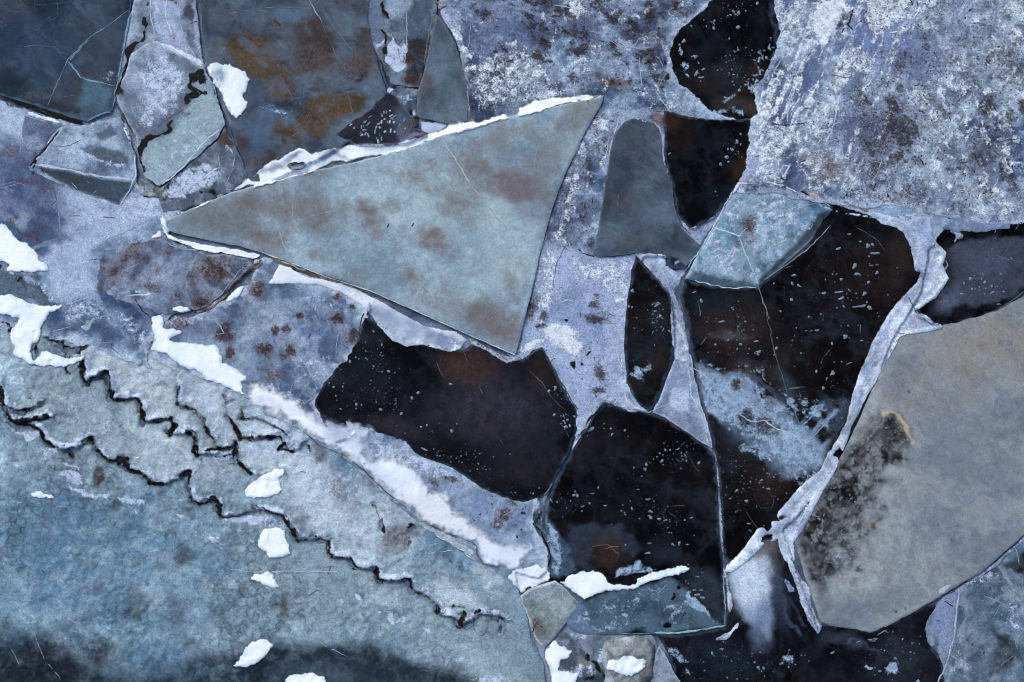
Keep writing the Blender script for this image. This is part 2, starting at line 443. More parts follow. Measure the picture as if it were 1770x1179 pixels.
            if kd == 'p':
                dd = seg_dist(Q, px[idx], py[idx], True)
                ins = inside_scan(Q, px[idx], py[idx])
                mk = sstep(-fe, fe, np.where(ins, dd, -dd)) * val
                if isinstance(ch, tuple) and kind == 'p': mk = np.clip(mk * (0.62 + 0.75 * fbm(x[idx], y[idx], 16, 4, seed + 34, 0.7)), 0, 1)
            else:
                Q2 = smooth_loop(Q, False, 4) if len(Q) > 2 and kind != 'L' else Q
                dd = seg_dist(Q2, px[idx], py[idx], False)
                wl = w * (0.25 + 1.45 * fbm(x[idx], y[idx], 12, 3, seed + 40)) + (fbm(x[idx], y[idx], 7, 3, seed + 41) - .5) * 4 * (kind == 'L')
                mk = sstep(fe, -fe, dd - wl) * val
                if len(op) > 6: mk = mk * sstep(0.3, 0.62, fbm(x[idx], y[idx], 40, 3, seed + 47))
        if isinstance(ch, tuple):
            A['col'][idx] += (ALB(ch)[None] - A['col'][idx]) * mk[:, None]
        elif ch == 'z': zd[idx] += mk
        elif ch[0] == '-': A[ch[1:]][idx] *= (1 - mk)
        else: A[ch][idx] = np.maximum(A[ch][idx], mk)
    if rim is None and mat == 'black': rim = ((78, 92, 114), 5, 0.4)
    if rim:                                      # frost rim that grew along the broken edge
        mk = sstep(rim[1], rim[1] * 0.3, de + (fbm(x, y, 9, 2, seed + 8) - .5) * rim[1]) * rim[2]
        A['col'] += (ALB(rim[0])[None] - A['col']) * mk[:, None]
    if veins:                                    # layers that froze one after another, parallel to the edges
        q = vnoise(de / 2.4 + (fbm(x, y, 30, 3, seed + 60) - .5) * 7, (x * 0.7 + y) / 45.0, seed + 61)
        A['col'] *= (1 - veins * (0.55 * sstep(0.35, 0.9, q)))[:, None]
        q2 = sstep(0.62, 0.95, vnoise(de / 1.7 + (fbm(x, y, 24, 3, seed + 63) - .5) * 9 + 40, (x - y * 0.6) / 60.0, seed + 64)) * veins
        A['col'] += (ALB((222, 228, 240))[None] - A['col']) * q2[:, None] * 0.8
    if feather:
        A['thin'] = (1 - sstep(0, feather, de - 0.6 + (fbm(x, y, 10, 3, seed + 65) - .5) * feather * fnoise)).astype(np.float32)
        A['thin'][de < 0.4] = 1
    if dimple: zd += dimple * (fbm(wx, wy, 17, 3, seed + 81, 0.5) + 0.6 * fbm(x, y, 8, 2, seed + 82) + 1.2 * fbm(wx, wy, 38, 3, seed + 83, 0.5) - 1.4) * (0.3 + 1.3 * fbm(x, y, 120, 2, seed + 84))
    h = height(S, x, y) + zd
    S.zd = None
    if conform:
        g = np.full(len(x), -1.0)
        for Q in SURFS:
            k0, k1_ = Q.P.min(0), Q.P.max(0)
            m = np.nonzero((x > k0[0]) & (x < k1_[0]) & (y > k0[1]) & (y < k1_[1]))[0]
            if len(m):
                m = m[inside_scan(Q.P, x[m], y[m])]
                if not len(m): continue
                gh = height(Q, x[m], y[m])
                if Q.zd is not None and len(m):             # lie on the lips and dimples too
                    zx, zy, zz = Q.zd
                    nb_ = np.nonzero((zx > x[m].min() - 6) & (zx < x[m].max() + 6) & (zy > y[m].min() - 6) & (zy < y[m].max() + 6))[0]
                    for c0 in range(0, len(m), 400):
                        mm = m[c0:c0 + 400]
                        near = np.nonzero((zx[nb_] > x[mm].min() - 6) & (zx[nb_] < x[mm].max() + 6) & (zy[nb_] > y[mm].min() - 6) & (zy[nb_] < y[mm].max() + 6))[0]
                        if not len(near): continue
                        bb = nb_[near]
                        d2 = (x[mm][:, None] - zx[bb][None]) ** 2 + (y[mm][:, None] - zy[bb][None]) ** 2
                        gh[c0:c0 + 400] += np.maximum(zz[bb][d2.argmin(1)], -0.002) + 0.003
                g[m] = np.maximum(g[m], gh)
        g[g < -0.5] = 0.012
        h = g + 0.004
        z = float(h.min())
    else:
        SURFS.append(S)
    if dome:
        h = h + dome[0] * (np.sqrt(np.clip(1 - (1 - np.clip(de / dome[1], 0, 1)) ** 2, 0, 1)) - 0.0) + (fbm(x, y, 16, 4, seed + 70) - .5) * dome[0] * 0.3 * np.clip(de / dome[1], 0, 1)
    if edge:
        h = h - edge[0] * np.clip(1 - de / edge[1], 0, 1) ** 2
    if not conform and (dome or zd.any()): S.zd = (x, y, (h - height(S, x, y)).astype(np.float32))
    mx, my = W(x, y)
    top = np.stack([mx, my, h], 1)
    bi = np.unique(BE); mp = -np.ones(len(vv), np.int64); mp[bi] = np.arange(len(bi))
    N = len(vv); nb = len(bi)
    bot = top[bi].copy(); bot[:, 2] = z - thick
    V = np.concatenate([top, top[bi], bot])
    a, b = mp[BE[:, 0]] + N, mp[BE[:, 1]] + N
    side = np.concatenate([np.stack([a, a + nb, b], 1), np.stack([b, a + nb, b + nb], 1)])
    # the survey's y axis points down, so flip windings that face down
    tri = top[F]; up = np.cross(tri[:, 1] - tri[:, 0], tri[:, 2] - tri[:, 0])[:, 2] > 0
    if up.mean() < 0.5:
        F = F[:, ::-1]; side = side[:, ::-1]
    AA = {k: np.concatenate([v, v[bi], v[bi]]) for k, v in A.items() if k == 'col' or v.any()}
    o = link_mesh(name, V, np.concatenate([F, side]), M[mat], parent, AA)
    if parent is None: tag(o, label, cat, group)
    elif label: o['label'] = label
    o_surf[o.name] = S
    S.o = o
    return S
o_surf = {}

def crack(S, pts, w=1.6, c=(170, 185, 205), name='crack', smooth=False, jit=1.5, h=0.006, taper=True, mat='frosted', js=10):
    P = smooth_loop(pts, False) if smooth else np.array(pts, float)
    P = jitter(resample(P, 3.0, False), jit, js, 23)
    n = len(P)
    tg = np.gradient(P, axis=0); nrm = np.stack([-tg[:, 1], tg[:, 0]], 1); nrm /= np.hypot(*nrm.T)[:, None] + 1e-9
    t = np.linspace(0, 1, n)
    ww = w * 0.43 * (0.45 + 1.1 * fbm(P[:, 0], P[:, 1], 12, 3, 77))
    if taper: ww *= np.clip(np.minimum(t, 1 - t) * 9 + 0.25, 0, 1)
    Lp, Rp = P + nrm * ww[:, None], P - nrm * ww[:, None]
    V = []
    for Q, dz in ((Lp, 0.0005), (P, h), (Rp, 0.0005)):
        mx, my = W(Q[:, 0], Q[:, 1])
        V.append(np.stack([mx, my, height(S, Q[:, 0], Q[:, 1]) + dz], 1))
    V = np.concatenate(V)
    i = np.arange(n - 1)
    F = np.concatenate([np.stack([i + a, i + a + 1, i + b], 1) for a, b in ((0, n), (n, 2 * n))] +
                       [np.stack([i + a + 1, i + b + 1, i + b], 1) for a, b in ((0, n), (n, 2 * n))])
    tri = V[F]; up = np.cross(tri[:, 1] - tri[:, 0], tri[:, 2] - tri[:, 0])[:, 2]
    if up.mean() < 0: F = F[:, ::-1]
    A = {'col': np.repeat(ALB(c)[None], len(V), 0), 'thin': np.repeat((0.0 + 0.42 * fbm(P[:, 0], P[:, 1], 18, 3, 91)).astype(np.float32)[None], 3, 0).ravel()}
    A['thin'] += np.concatenate([np.full(n, .15), np.zeros(n), np.full(n, .15)])
    A['thin'] = np.clip(A['thin'], 0, 0.85)
    return link_mesh(name, V, F, M[mat], S.o, A)

def hairlines(S, n, length=60, w=1.0, c=(186, 198, 218), seed=0, name='hairline_cracks', lo=0.35):
    rng = np.random.RandomState(S.seed + seed + 7)
    Vs, Fs, Ts, base_i = [], [], [], 0
    x0, y0 = S.P.min(0); x1, y1 = S.P.max(0); tries = 0; done = 0
    while done < n and tries < n * 12:
        tries += 1
        p = np.array([rng.uniform(max(x0, 0), min(x1, 1770)), rng.uniform(max(y0, 0), min(y1, 1179))])
        a = rng.uniform(0, 6.28); m = max(int(length * rng.uniform(0.3, 1.3) / 3), 4); pts = [p]
        for k in range(m):
            if rng.rand() < 0.08: a += rng.normal(0, 0.7)
            a += rng.normal(0, 0.06); pts.append(pts[-1] + 3 * np.array([math.cos(a), math.sin(a)]))
        P = np.array(pts)
        k = inside_scan(S.P, P[:, 0], P[:, 1]) & (point_dist(S.P, P[:, 0], P[:, 1]) > 2.5)
        if not k[0]: continue
        e = np.argmin(k) if not k.all() else len(P)
        P = P[:e]
        if len(P) < 4: continue
        done += 1; m = len(P)
        tg = np.gradient(P, axis=0); nr = np.stack([-tg[:, 1], tg[:, 0]], 1); nr /= np.hypot(*nr.T)[:, None] + 1e-9
        ww = w * 0.5 * rng.uniform(0.5, 1.3) * np.clip(np.minimum(np.linspace(0, 1, m), np.linspace(1, 0, m)) * 6 + 0.2, 0, 1)
        for Q in (P + nr * ww[:, None], P - nr * ww[:, None]):
            mx, my = W(Q[:, 0], Q[:, 1]); Vs.append(np.stack([mx, my, height(S, Q[:, 0], Q[:, 1]) + 0.0025], 1))
        Ts.append(np.full(2 * m, rng.uniform(lo, lo + 0.4)))
        i = np.arange(m - 1) + base_i
        Fs.append(np.concatenate([np.stack([i, i + m, i + 1], 1), np.stack([i + 1, i + m, i + m + 1], 1)])); base_i += 2 * m
    if not Vs: return
    V = np.concatenate(Vs); F = np.concatenate(Fs)
    t_ = V[F]; up = np.cross(t_[:, 1] - t_[:, 0], t_[:, 2] - t_[:, 0])[:, 2]; F[up < 0] = F[up < 0][:, ::-1]
    o = link_mesh(name, V, F, M['frosted'], S.o, {'col': np.repeat(ALB(c)[None], len(V), 0), 'thin': np.concatenate(Ts).astype(np.float32)})
    o['kind'] = 'stuff'
BUB = []
def bubble_meshes():
    for k in range(6):
        rng = random.Random(40 + k); n = 11; vs = [(0, 0, 0.16)]; fs = []
        el = rng.uniform(0.6, 1.0)
        for ring, (rr, zz) in enumerate(((0.72, 0.11), (1.0, 0.0))):
            ph = [rng.uniform(0.86, 1.1) if k < 3 else rng.uniform(0.55, 1.2) for _ in range(n)]
            for i in range(n):
                a = 2 * math.pi * i / n
                vs.append((rr * ph[i] * math.cos(a), rr * ph[i] * el * math.sin(a), zz))
        for i in range(n):
            j = (i + 1) % n
            fs.append((0, 1 + i, 1 + j)); fs.append((1 + i, 1 + n + i, 1 + n + j, 1 + j))
        me = bpy.data.meshes.new('bubble'); me.from_pydata(vs, [], fs); me.update()
        me.polygons.foreach_set('use_smooth', [True] * len(fs)); me.materials.append(M['bubble'])
        BUB.append(me)
bubble_meshes()
def bubbles(S, lst, name='bubble'):              # the ones big enough to pick out: x y r (px)
    rng = random.Random(S.seed)
    pm = Vector(S.o['_o'])
    for b in lst:
        x, y, r = b[:3]
        k = rng.randrange(3) if len(b) < 4 else 3 + rng.randrange(3)
        o = bpy.data.objects.new(name, BUB[k]); COL.objects.link(o)
        mx, my = W(x, y)
        o.parent = S.o
        o.location = Vector((mx, my, float(height(S, np.array([x]), np.array([y]))[0]) + 0.001)) - pm
        e = b[3] if len(b) > 3 else rng.uniform(0.75, 1.0)
        r *= 0.8
        o.scale = (r / 100, r / 100 * e, 0.05)
        o.rotation_euler = (0, 0, math.radians(b[4]) if len(b) > 4 else rng.uniform(0, 6.28))
def small_bubbles(S, n, clusters, name='small_bubbles', rmin=0.35, rmax=2.1, mat='bubble', pw=5.0):
    rng = np.random.RandomState(S.seed + 5)
    xs, ys = [], []
    tot = sum(c[4] for c in clusters)
    for cx, cy, rx, ry, wgt in clusters:
        m = int(n * wgt / tot * 1.7)
        a = rng.normal(0, 0.55, (m, 2)) if rng.rand() < 2 else None
        x = cx + a[:, 0] * rx; y = cy + a[:, 1] * ry
        keep = fbm(x, y, 26, 3, S.seed + 9) > rng.uniform(0.25, 0.75, m)
        xs.append(x[keep]); ys.append(y[keep])
    x = np.concatenate(xs); y = np.concatenate(ys)
    k = inside_scan(S.P, x, y); x = x[k]; y = y[k]
    k = point_dist(S.P, x, y) > 3; x = x[k]; y = y[k]
    r = rmin + (rmax - rmin) * rng.rand(len(x)) ** pw
    z = height(S, x, y) + 0.001
    V = []; F = []
    m = 6
    for i in range(len(x)):
        b = len(V); ph = rng.rand() * 6.28; el = rng.uniform(0.5, 1.0); ca, sa = math.cos(ph), math.sin(ph)
        mx, my = W(x[i], y[i])
        V.append((mx, my, z[i] + 0.002))
        for q in range(m):
            a = 6.283 * q / m; u, v = math.cos(a) * r[i] / 100, math.sin(a) * r[i] * el / 100
            V.append((mx + u * ca - v * sa, my + u * sa + v * ca, z[i]))
        for q in range(m): F.append((b, b + 1 + q, b + 1 + (q + 1) % m))
    o = link_mesh(name, V, F, M[mat], S.o)
    o['kind'] = 'stuff'
    return o

# ------------------------------------------------------------------ the setting: dark water under everything
def water():
    n = 40; V = []; F = []
    for j in range(n + 1):
        for i in range(n + 1): V.append(((i / n - .5) * 60, (j / n - .5) * 60, -0.34))
    for j in range(n):
        for i in range(n):
            a = j * (n + 1) + i; F += [(a, a + 1, a + n + 2), (a, a + n + 2, a + n + 1)]
    o = link_mesh('water', V, F, M['water'], origin=(0, 0, -0.34)); o['kind'] = 'structure'
water()

refrozen = ice('refrozen_ice', None, None, None, G('-1300,-1100 3070,-1100 3070,2280 -1300,2280'), z=-0.06, thick=0.2, cols=((60, 72, 98), (104, 118, 148)), cs=60, sp=11, und=0.01)
refrozen.o['kind'] = 'structure'
PL, SP, SE, FR = 'ice plates', 'snow patches', 'frozen seams', 'ice fragments'
# ================================================================== left side
# the broad mottled sheet, lower left; its stepped fractures run in long scalloped chains
CHAINS = [T(5, '-20,800 20,900 50,980 100,1015 180,1020 215,1060 235,1100 265,1120 340,1140 420,1110 470,1080 500,1150') + T(9, '540,45 600,60 645,95 700,108 745,135 765,162 830,168 915,135 962,105 966,200 985,250 1015,272 1085,258 1108,270 1125,330 1220,330')
          + T(10, '0,297 90,312 150,345 190,400 218,460 320,448 372,465 376,520 395,540 490,548 515,592 570,600 622,590 625,650 700,660 790,652 797,705 860,730 930,790 930,825 1020,850 1055,895 1150,830 1260,850'),
          T(5, '415,690 428,790 470,780 540,750 560,830 575,885 690,880 715,920 730,995 870,985 860,1058 960,1050 990,1080 1000,1170') + T(9, '1020,18 1100,15 1190,20 1215,60 1275,115'),
          T(5, '905,820 908,912 985,935 1040,1000 1062,1050 1110,1120 1150,1135 1200,1115 1195,1175'),
          T(5, '1135,860 1165,975 1200,1030 1225,1085 1326,1075') + T(6, '60,1075 130,1070 150,1110 190,1150 250,1110'),
          T(5, '1230,925 1240,985 1320,978') + T(6, '60,1000 115,1030 165,1065'),
          T(5, '60,995 130,995 190,985 240,975'), T(5, '30,920 100,940 160,930 200,905')]
sheet = ice('ice_sheet', 'broad blue-grey mottled ice sheet with black zigzag cracks filling the lower left', 'ice sheet', None,
    G('-30,500 60,520 110,535 170,545 240,580 290,610 360,640 445,668 490,700 550,744 610,784 670,834 720,870 780,905 840,938 890,985 895,1010 905,1050 918,1100 940,1150 950,1215 -30,1215'),
    z=0.0, thick=0.25, dimple=0.018, cols=((100, 132, 157), (155, 177, 192)), cs=110, contrast=1.3, und=0.03, us=160, sp=2.3, jit=2.5,
    base={'cell': (1.05, 110, 0.66)}, wisp=0.16, gain=1.0,
    ops=[
    ('b', (100, 138, 168), 60, 960, 190, 110, 0, 0.7), ('b', (122, 152, 174), 330, 1000, 160, 90, 0, 0.5),
    ('b', (148, 166, 176), 640, 1010, 240, 80, 20, 0.65), ('b', (150, 168, 178), 860, 1100, 70, 110, 0, 0.6),
    ('b', (160, 174, 184), 300, 740, 170, 70, 32, 0.8), ('b', (158, 172, 182), 150, 720, 110, 60, 20, 0.6),
    ('b', (182, 196, 214), 480, 780, 90, 45, 35, 0.85), ('b', (176, 188, 204), 600, 900, 120, 60, 30, 0.7),
    ('p', (182, 193, 202), T(5, '440,570 600,590 760,700 880,780 905,930 860,985 745,975 700,880 600,870 560,760 430,700 360,630'), 0.9, 14),
    ('p', (178, 190, 208), T(5, '930,800 1080,800 1200,860 1240,980 1326,1000 1326,1070 1230,1070 1170,970 1040,960 940,900'), 0.85, 10),
    ('b', '-cell', 300, 700, 260, 110, 25, 0.85), ('b', '-cell', 620, 900, 160, 90, 35, 0.85),
    ('x', (192, 204, 216), G('0,560 150,580 430,690 640,850 880,990 900,1100 700,1050 450,900 250,780 60,720'), 0.8, 40, 46, 35, 1.8, 0.42, 0.8), ('x', (104, 122, 136), G('0,560 150,580 430,690 640,850 880,990 900,1100 700,1050 450,900 250,780 60,720'), 0.6, 30, 30, 35, 1.6, 0.5, 0.85), ('x', (160, 180, 194), G('0,780 300,800 700,1000 880,1100 800,1130 400,1100 0,1080'), 0.6, 40, 40, 20, 2, 0.5, 0.85), ('x', (84, 106, 126), G('0,780 300,800 700,1000 880,1100 800,1130 400,1100 0,1080'), 0.5, 40, 12, 20, 1.2, 0.5, 0.85),
    ('b', (196, 208, 222), 520, 810, 90, 40, 40, 0.8), ('b', (190, 203, 217), 430, 745, 70, 34, 30, 0.7),
    # dark lower margin
    ('p', (34, 46, 60), G('-30,1105 30,1096 80,1098 130,1135 190,1162 260,1168 330,1145 400,1128 450,1115 520,1120 600,1110 660,1118 720,1140 790,1158 840,1185 840,1230 -30,1230'), 0.92, 20),
    ('b', (30, 38, 50), 60, 1160, 90, 40, 0, 0.8), ('b', (38, 48, 62), 640, 1160, 120, 26, 6, 0.8),
    ('b', (84, 108, 130), 300, 1160, 80, 14, 0, 0.5), ('b', (80, 100, 118), 545, 1165, 60, 16, 0, 0.5),
    # silt spots seen through the ice
    ('b', (54, 58, 70), 172, 1125, 24, 20, 0, 0.85), ('b', (70, 74, 84), 316, 960, 14, 17, 20, 0.85), ('b', (76, 88, 100), 238, 1040, 22, 14, 30, 0.6),
    ('b', (74, 84, 96), 232, 1060, 16, 10, 0, 0.7), ('b', (74, 80, 94), 310, 1048, 16, 20, -30, 0.6), ('b', (72, 80, 92), 328, 1108, 12, 8, 0, 0.7),
    ('b', (74, 78, 84), 485, 1050, 16, 24, 15, 0.7), ('b', (80, 92, 106), 199, 878, 9, 12, 0, 0.8), ('b', (68, 78, 90), 331, 888, 10, 9, 0, 0.7),
    ('b', (78, 84, 96), 15, 1078, 14, 10, 0, 0.6), ('b', (92, 96, 106), 170, 1022, 9, 10, 0, 0.6), ('b', (96, 100, 108), 235, 972, 8, 8, 0, 0.6),
    ('b', (74, 60, 56), 174, 820, 12, 12, 0, 0.95, 0.3), ('b', (98, 96, 104), 690, 932, 34, 20, -20, 0.7), ('b', 'dirt', 690, 930, 30, 16, -20, 0.4), 
    ('b', (110, 110, 120), 590, 850, 30, 16, 45, 0.6), ('b', (72, 74, 84), 640, 835, 20, 10, 50, 0.6), ('b', (80, 78, 84), 553, 780, 12, 18, 0, 0.7),
    ('b', (76, 70, 72), 610, 785, 12, 9, 0, 0.6),
    # pale wind streaks
    ('p', 'frost', T(9, '330,75 410,90 400,105 330,95'), 0.8, 3), ('p', 'frost', T(9, '305,115 420,120 430,160 380,175 310,140'), 0.75, 4),
    ('p', 'frost', T(9, '350,185 450,200 570,215 560,240 430,225 360,205'), 0.75, 4), ('p', 'frost', T(9, '600,235 700,255 740,280 690,290 620,270'), 0.7, 4),
    ('p', 'frost', T(9, '650,290 690,310 705,340 680,325'), 0.75, 3), ('p', 'frost', T(9, '890,340 945,350 935,370 895,355'), 0.8, 3),
    ('p', 'frost', T(9, '640,160 770,190 760,210 660,180'), 0.5, 5), ('p', 'frost', T(9, '50,60 90,60 110,90 70,80'), 0.6, 3),
    ('p', 'frost', T(5, '70,1040 190,1030 200,1090 170,1110 100,1070'), 0.8, 4), ('p', 'frost', T(5, '200,1130 290,1140 320,1179 230,1179'), 0.7, 5),
    ('p', 'frost', T(5, '20,770 80,790 80,810 30,795'), 0.7, 4), ('p', 'frost', T(5, '660,740 740,730 800,760 720,780'), 0.6, 6), 
    ('p', 'frost', T(5, '520,990 570,960 560,1060 530,1080'), 0.5, 6), ('p', 'frost', T(5, '920,1010 970,1010 960,1050 930,1040'), 0.75, 3),
    ('p', 'frost', T(5, '1070,1140 1170,1140 1190,1179 1090,1179'), 0.7, 4), ('p', 'frost', T(5, '1240,1120 1326,1110 1326,1179 1250,1179'), 0.8, 5),
    ('p', 'frost', T(10, '510,750 550,750 580,795 560,805'), 0.75, 3), ('p', 'frost', T(10, '620,820 690,830 720,900 680,870'), 0.75, 3), 
    ('p', 'frost', T(10, '850,900 890,900 905,940 870,920'), 0.8, 3), ('p', 'frost', T(10, '410,770 430,760 450,800 430,790'), 0.7, 3),
    ('p', 'frost', T(10, '720,850 770,850 760,880 700,890'), 0.5, 4), ('b', 'frost', 800, 1145, 10, 6, 30, 0.6), ('b', 'frost', 845, 1178, 30, 8, 0, 0.75),
    ('p', 'frost', T(10, '0,330 80,330 150,390 180,460 60,420 0,410'), 0.55, 6), ('b', 'frost', 390, 905, 26, 6, 8, 0.55),
    ('p', 'frost', T(9, '1120,345 1230,335 1326,335 1326,410 1280,385 1180,375'), 0.85, 3), ('b', 'frost', 372, 935, 14, 8, 35, 0.6), ('b', 'frost', 345, 928, 10, 5, -40, 0.6),
    ('p', 'frost', T(10, '150,100 420,60 600,220 560,300 300,200'), 0.35, 30), ('b', 'frost', 560, 840, 26, 10, 50, 0.5), ('b', 'frost', 470, 770, 50, 22, 20, 0.55), 
    # black zigzag fractures: sunk and dark inside, with soft shading painted beside them
    ] + [q for pts, w, v in (
        (T(5, '0,830 20,900 50,980 100,1015 180,1020 215,1060 235,1100 265,1120'), 4.2, 0.95), (T(5, '30,920 100,940 160,930 200,905'), 3.0, 0.8),
        (T(5, '60,995 130,995 190,985 240,975'), 5.0, 0.85), (T(5, '140,870 190,910'), 3, 0.6),
        (T(5, '540,750 560,830 575,885'), 5.4, 1), (T(5, '575,890 640,885 690,880'), 2.6, 0.9), (T(5, '690,880 715,920 730,995'), 5.0, 1),
        (T(5, '730,995 800,997 870,985'), 2.2, 0.85), (T(5, '868,985 885,1020 855,1058'), 5.6, 1),
        (T(5, '905,820 908,910'), 3.2, 0.85), (T(5, '908,912 985,935 1040,1000'), 2.0, 0.8), (T(5, '1040,1000 1062,1050'), 5.0, 1),
        (T(5, '960,1050 990,1080'), 3, 0.8), (T(5, '990,1080 1000,1170'), 4.6, 1), (T(5, '1165,975 1200,1030 1225,1085'), 4.4, 1), (T(5, '1225,1080 1326,1075'), 2.0, 0.9),
        (T(5, '1060,1140 1150,1135 1200,1115'), 2.0, 0.9), (T(5, '1200,1115 1195,1175'), 4.6, 1), (T(5, '1230,925 1240,985'), 3.6, 0.9), (T(5, '1240,985 1320,978'), 1.2, 0.7),
        (T(5, '1135,860 1150,900 1180,890'), 3, 0.7), (T(5, '415,690 428,790 450,812'), 4.2, 0.9), (T(5, '450,812 470,780 540,770'), 3.4, 0.7),
        (T(5, '250,570 300,580 330,630 400,640 420,600'), 8.0, 0.85), (T(5, '180,610 190,690'), 4.2, 0.95), (T(5, '345,660 325,700 340,745'), 4.0, 0.95),
        (T(5, '0,470 40,490 70,545'), 5.0, 0.8), (T(5, '420,1100 470,1075 470,1110'), 4.2, 0.75), (T(5, '350,1160 380,1179'), 4, 0.8),
        (T(9, '495,0 540,45 600,60'), 4.2, 1), (T(9, '600,50 650,40 645,95'), 6.0, 0.95), (T(9, '640,95 700,108 745,135'), 4.0, 0.9), (T(9, '740,130 765,162 830,168'), 4.0, 0.9),
        (T(9, '915,135 968,104'), 3.4, 0.85), (T(9, '962,105 966,200 985,250 1015,272'), 2.4, 0.95), (T(9, '1015,270 1085,258'), 2.0, 0.8), (T(9, '1090,240 1108,270 1125,330'), 5.0, 1),
        (T(9, '1125,330 1220,330 1326,318'), 1.3, 0.6), (T(9, '990,0 1000,18'), 5, 0.9), (T(9, '1190,20 1215,60 1275,115'), 3.6, 0.95),
        (T(9, '350,5 370,35'), 4, 0.6), (T(9, '420,245 435,300'), 1.2, 0.5), (T(9, '845,430 880,405'), 2.4, 0.5),
        (T(10, '0,297 90,312 150,345'), 1.4, 0.6), (T(10, '150,345 190,400 218,460'), 3.6, 0.95), (T(10, '218,458 320,448 395,430'), 1.2, 0.75), (T(10, '335,460 370,468'), 3.0, 1),
        (T(10, '372,465 376,520 395,532'), 4.4, 1), (T(10, '395,540 490,548'), 1.4, 0.8), (T(10, '490,548 515,592'), 3.8, 0.95), (T(10, '622,590 625,650 642,668'), 3.4, 0.95),
        (T(10, '642,655 700,660 790,652'), 1.0, 0.7), (T(10, '782,655 797,705'), 4.0, 1), (T(10, '1010,790 1065,798'), 2.2, 0.8), (T(10, '1120,825 1145,815'), 2.4, 0.8),
        (T(10, '645,370 655,408'), 3.4, 0.95), (T(10, '800,378 785,405'), 3.2, 0.9), (T(10, '985,545 1010,580'), 2.6, 0.5), (T(10, '1040,570 1050,600'), 1.8, 0.6),
        (T(10, '600,275 625,300'), 2.0, 0.5), (T(10, '930,785 930,825'), 4.2, 1), (T(10, '1070,825 1040,890'), 5.2, 1), (T(10, '1020,850 1055,895'), 2.4, 0.8),
        (T(10, '1260,850 1250,915'), 3.2, 0.95), (T(10, '1270,860 1280,940'), 2.4, 0.6), (T(10, '110,70 180,140 160,170'), 3, 0.5), (T(6, '0,1085 130,1070 150,1110 120,1140'), 3.0, 0.95),
        (T(6, '100,1020 115,1030'), 3, 0.8), (T(6, '140,1040 165,1065'), 3, 0.8), (T(6, '240,1110 255,1100 290,1150'), 2.6, 0.6), (T(6, '150,1140 190,1150'), 4.0, 0.9),
      ) for q in (('L', (60, 68, 74), pts, 0.55 * v, 7, w * 0.8 + 1.5), ('L', 'dark', pts, v * 1.0, 4.2, w * 0.95), ('l', 'z', pts, -0.03 * v, 3, w))] + [  # grey halo: painted shading around each fracture, then its dark inside
    q for pts in CHAINS for q in (('k', 'z', pts, 0.95, 15), ('l', (70, 80, 88), pts, 0.6, 7, 2.5), ('l', 'dark', pts, 0.78, 3.6, 1.7, True))] + [  # raised lip, soft shade painted along the steps, thin dark crack
    ('b', (90, 76, 70), 763, 1052, 11, 8, 0, 0.9), ('b', (92, 84, 78), 805, 1070, 10, 8, 0, 0.5)])
for pts, w, c in ((T(10, '0,620 200,615 400,618 500,597'), 1.6, (190, 205, 220)), (T(10, '780,535 900,520 1030,508'), 1.4, (190, 200, 212)), (T(9, '895,420 870,580 820,740 790,890'), 1.8, (132, 156, 178)),
                  (T(9, '960,565 1140,600 1326,622'), 1.5, (165, 182, 198)), (T(10, '270,930 370,1000 480,1050'), 1.5, (142, 160, 176)), (T(9, '740,1010 715,1150'), 2.4, (128, 152, 174)),
                  (T(10, '615,290 630,330 645,370'), 1.4, (150, 130, 112)), (T(5, '1280,870 1295,910 1320,935'), 1.3, (60, 64, 76))):
    crack(sheet, pts, w, c)
for cx, cy, rx, ry in ((690, 615, 60, 40), (915, 710, 46, 46), (1080, 858, 52, 50), (1152, 885, 36, 58), (830, 668, 40, 30)):
    a = [(cx + rx * math.cos(t), cy + ry * math.sin(t)) for t in np.linspace(0.2, 6.1, 22)]
    crack(sheet, T(10, ' '.join('%f,%f' % p for p in a)), 1.3, (96, 110, 116), name='air_pocket_ring', jit=1.2)

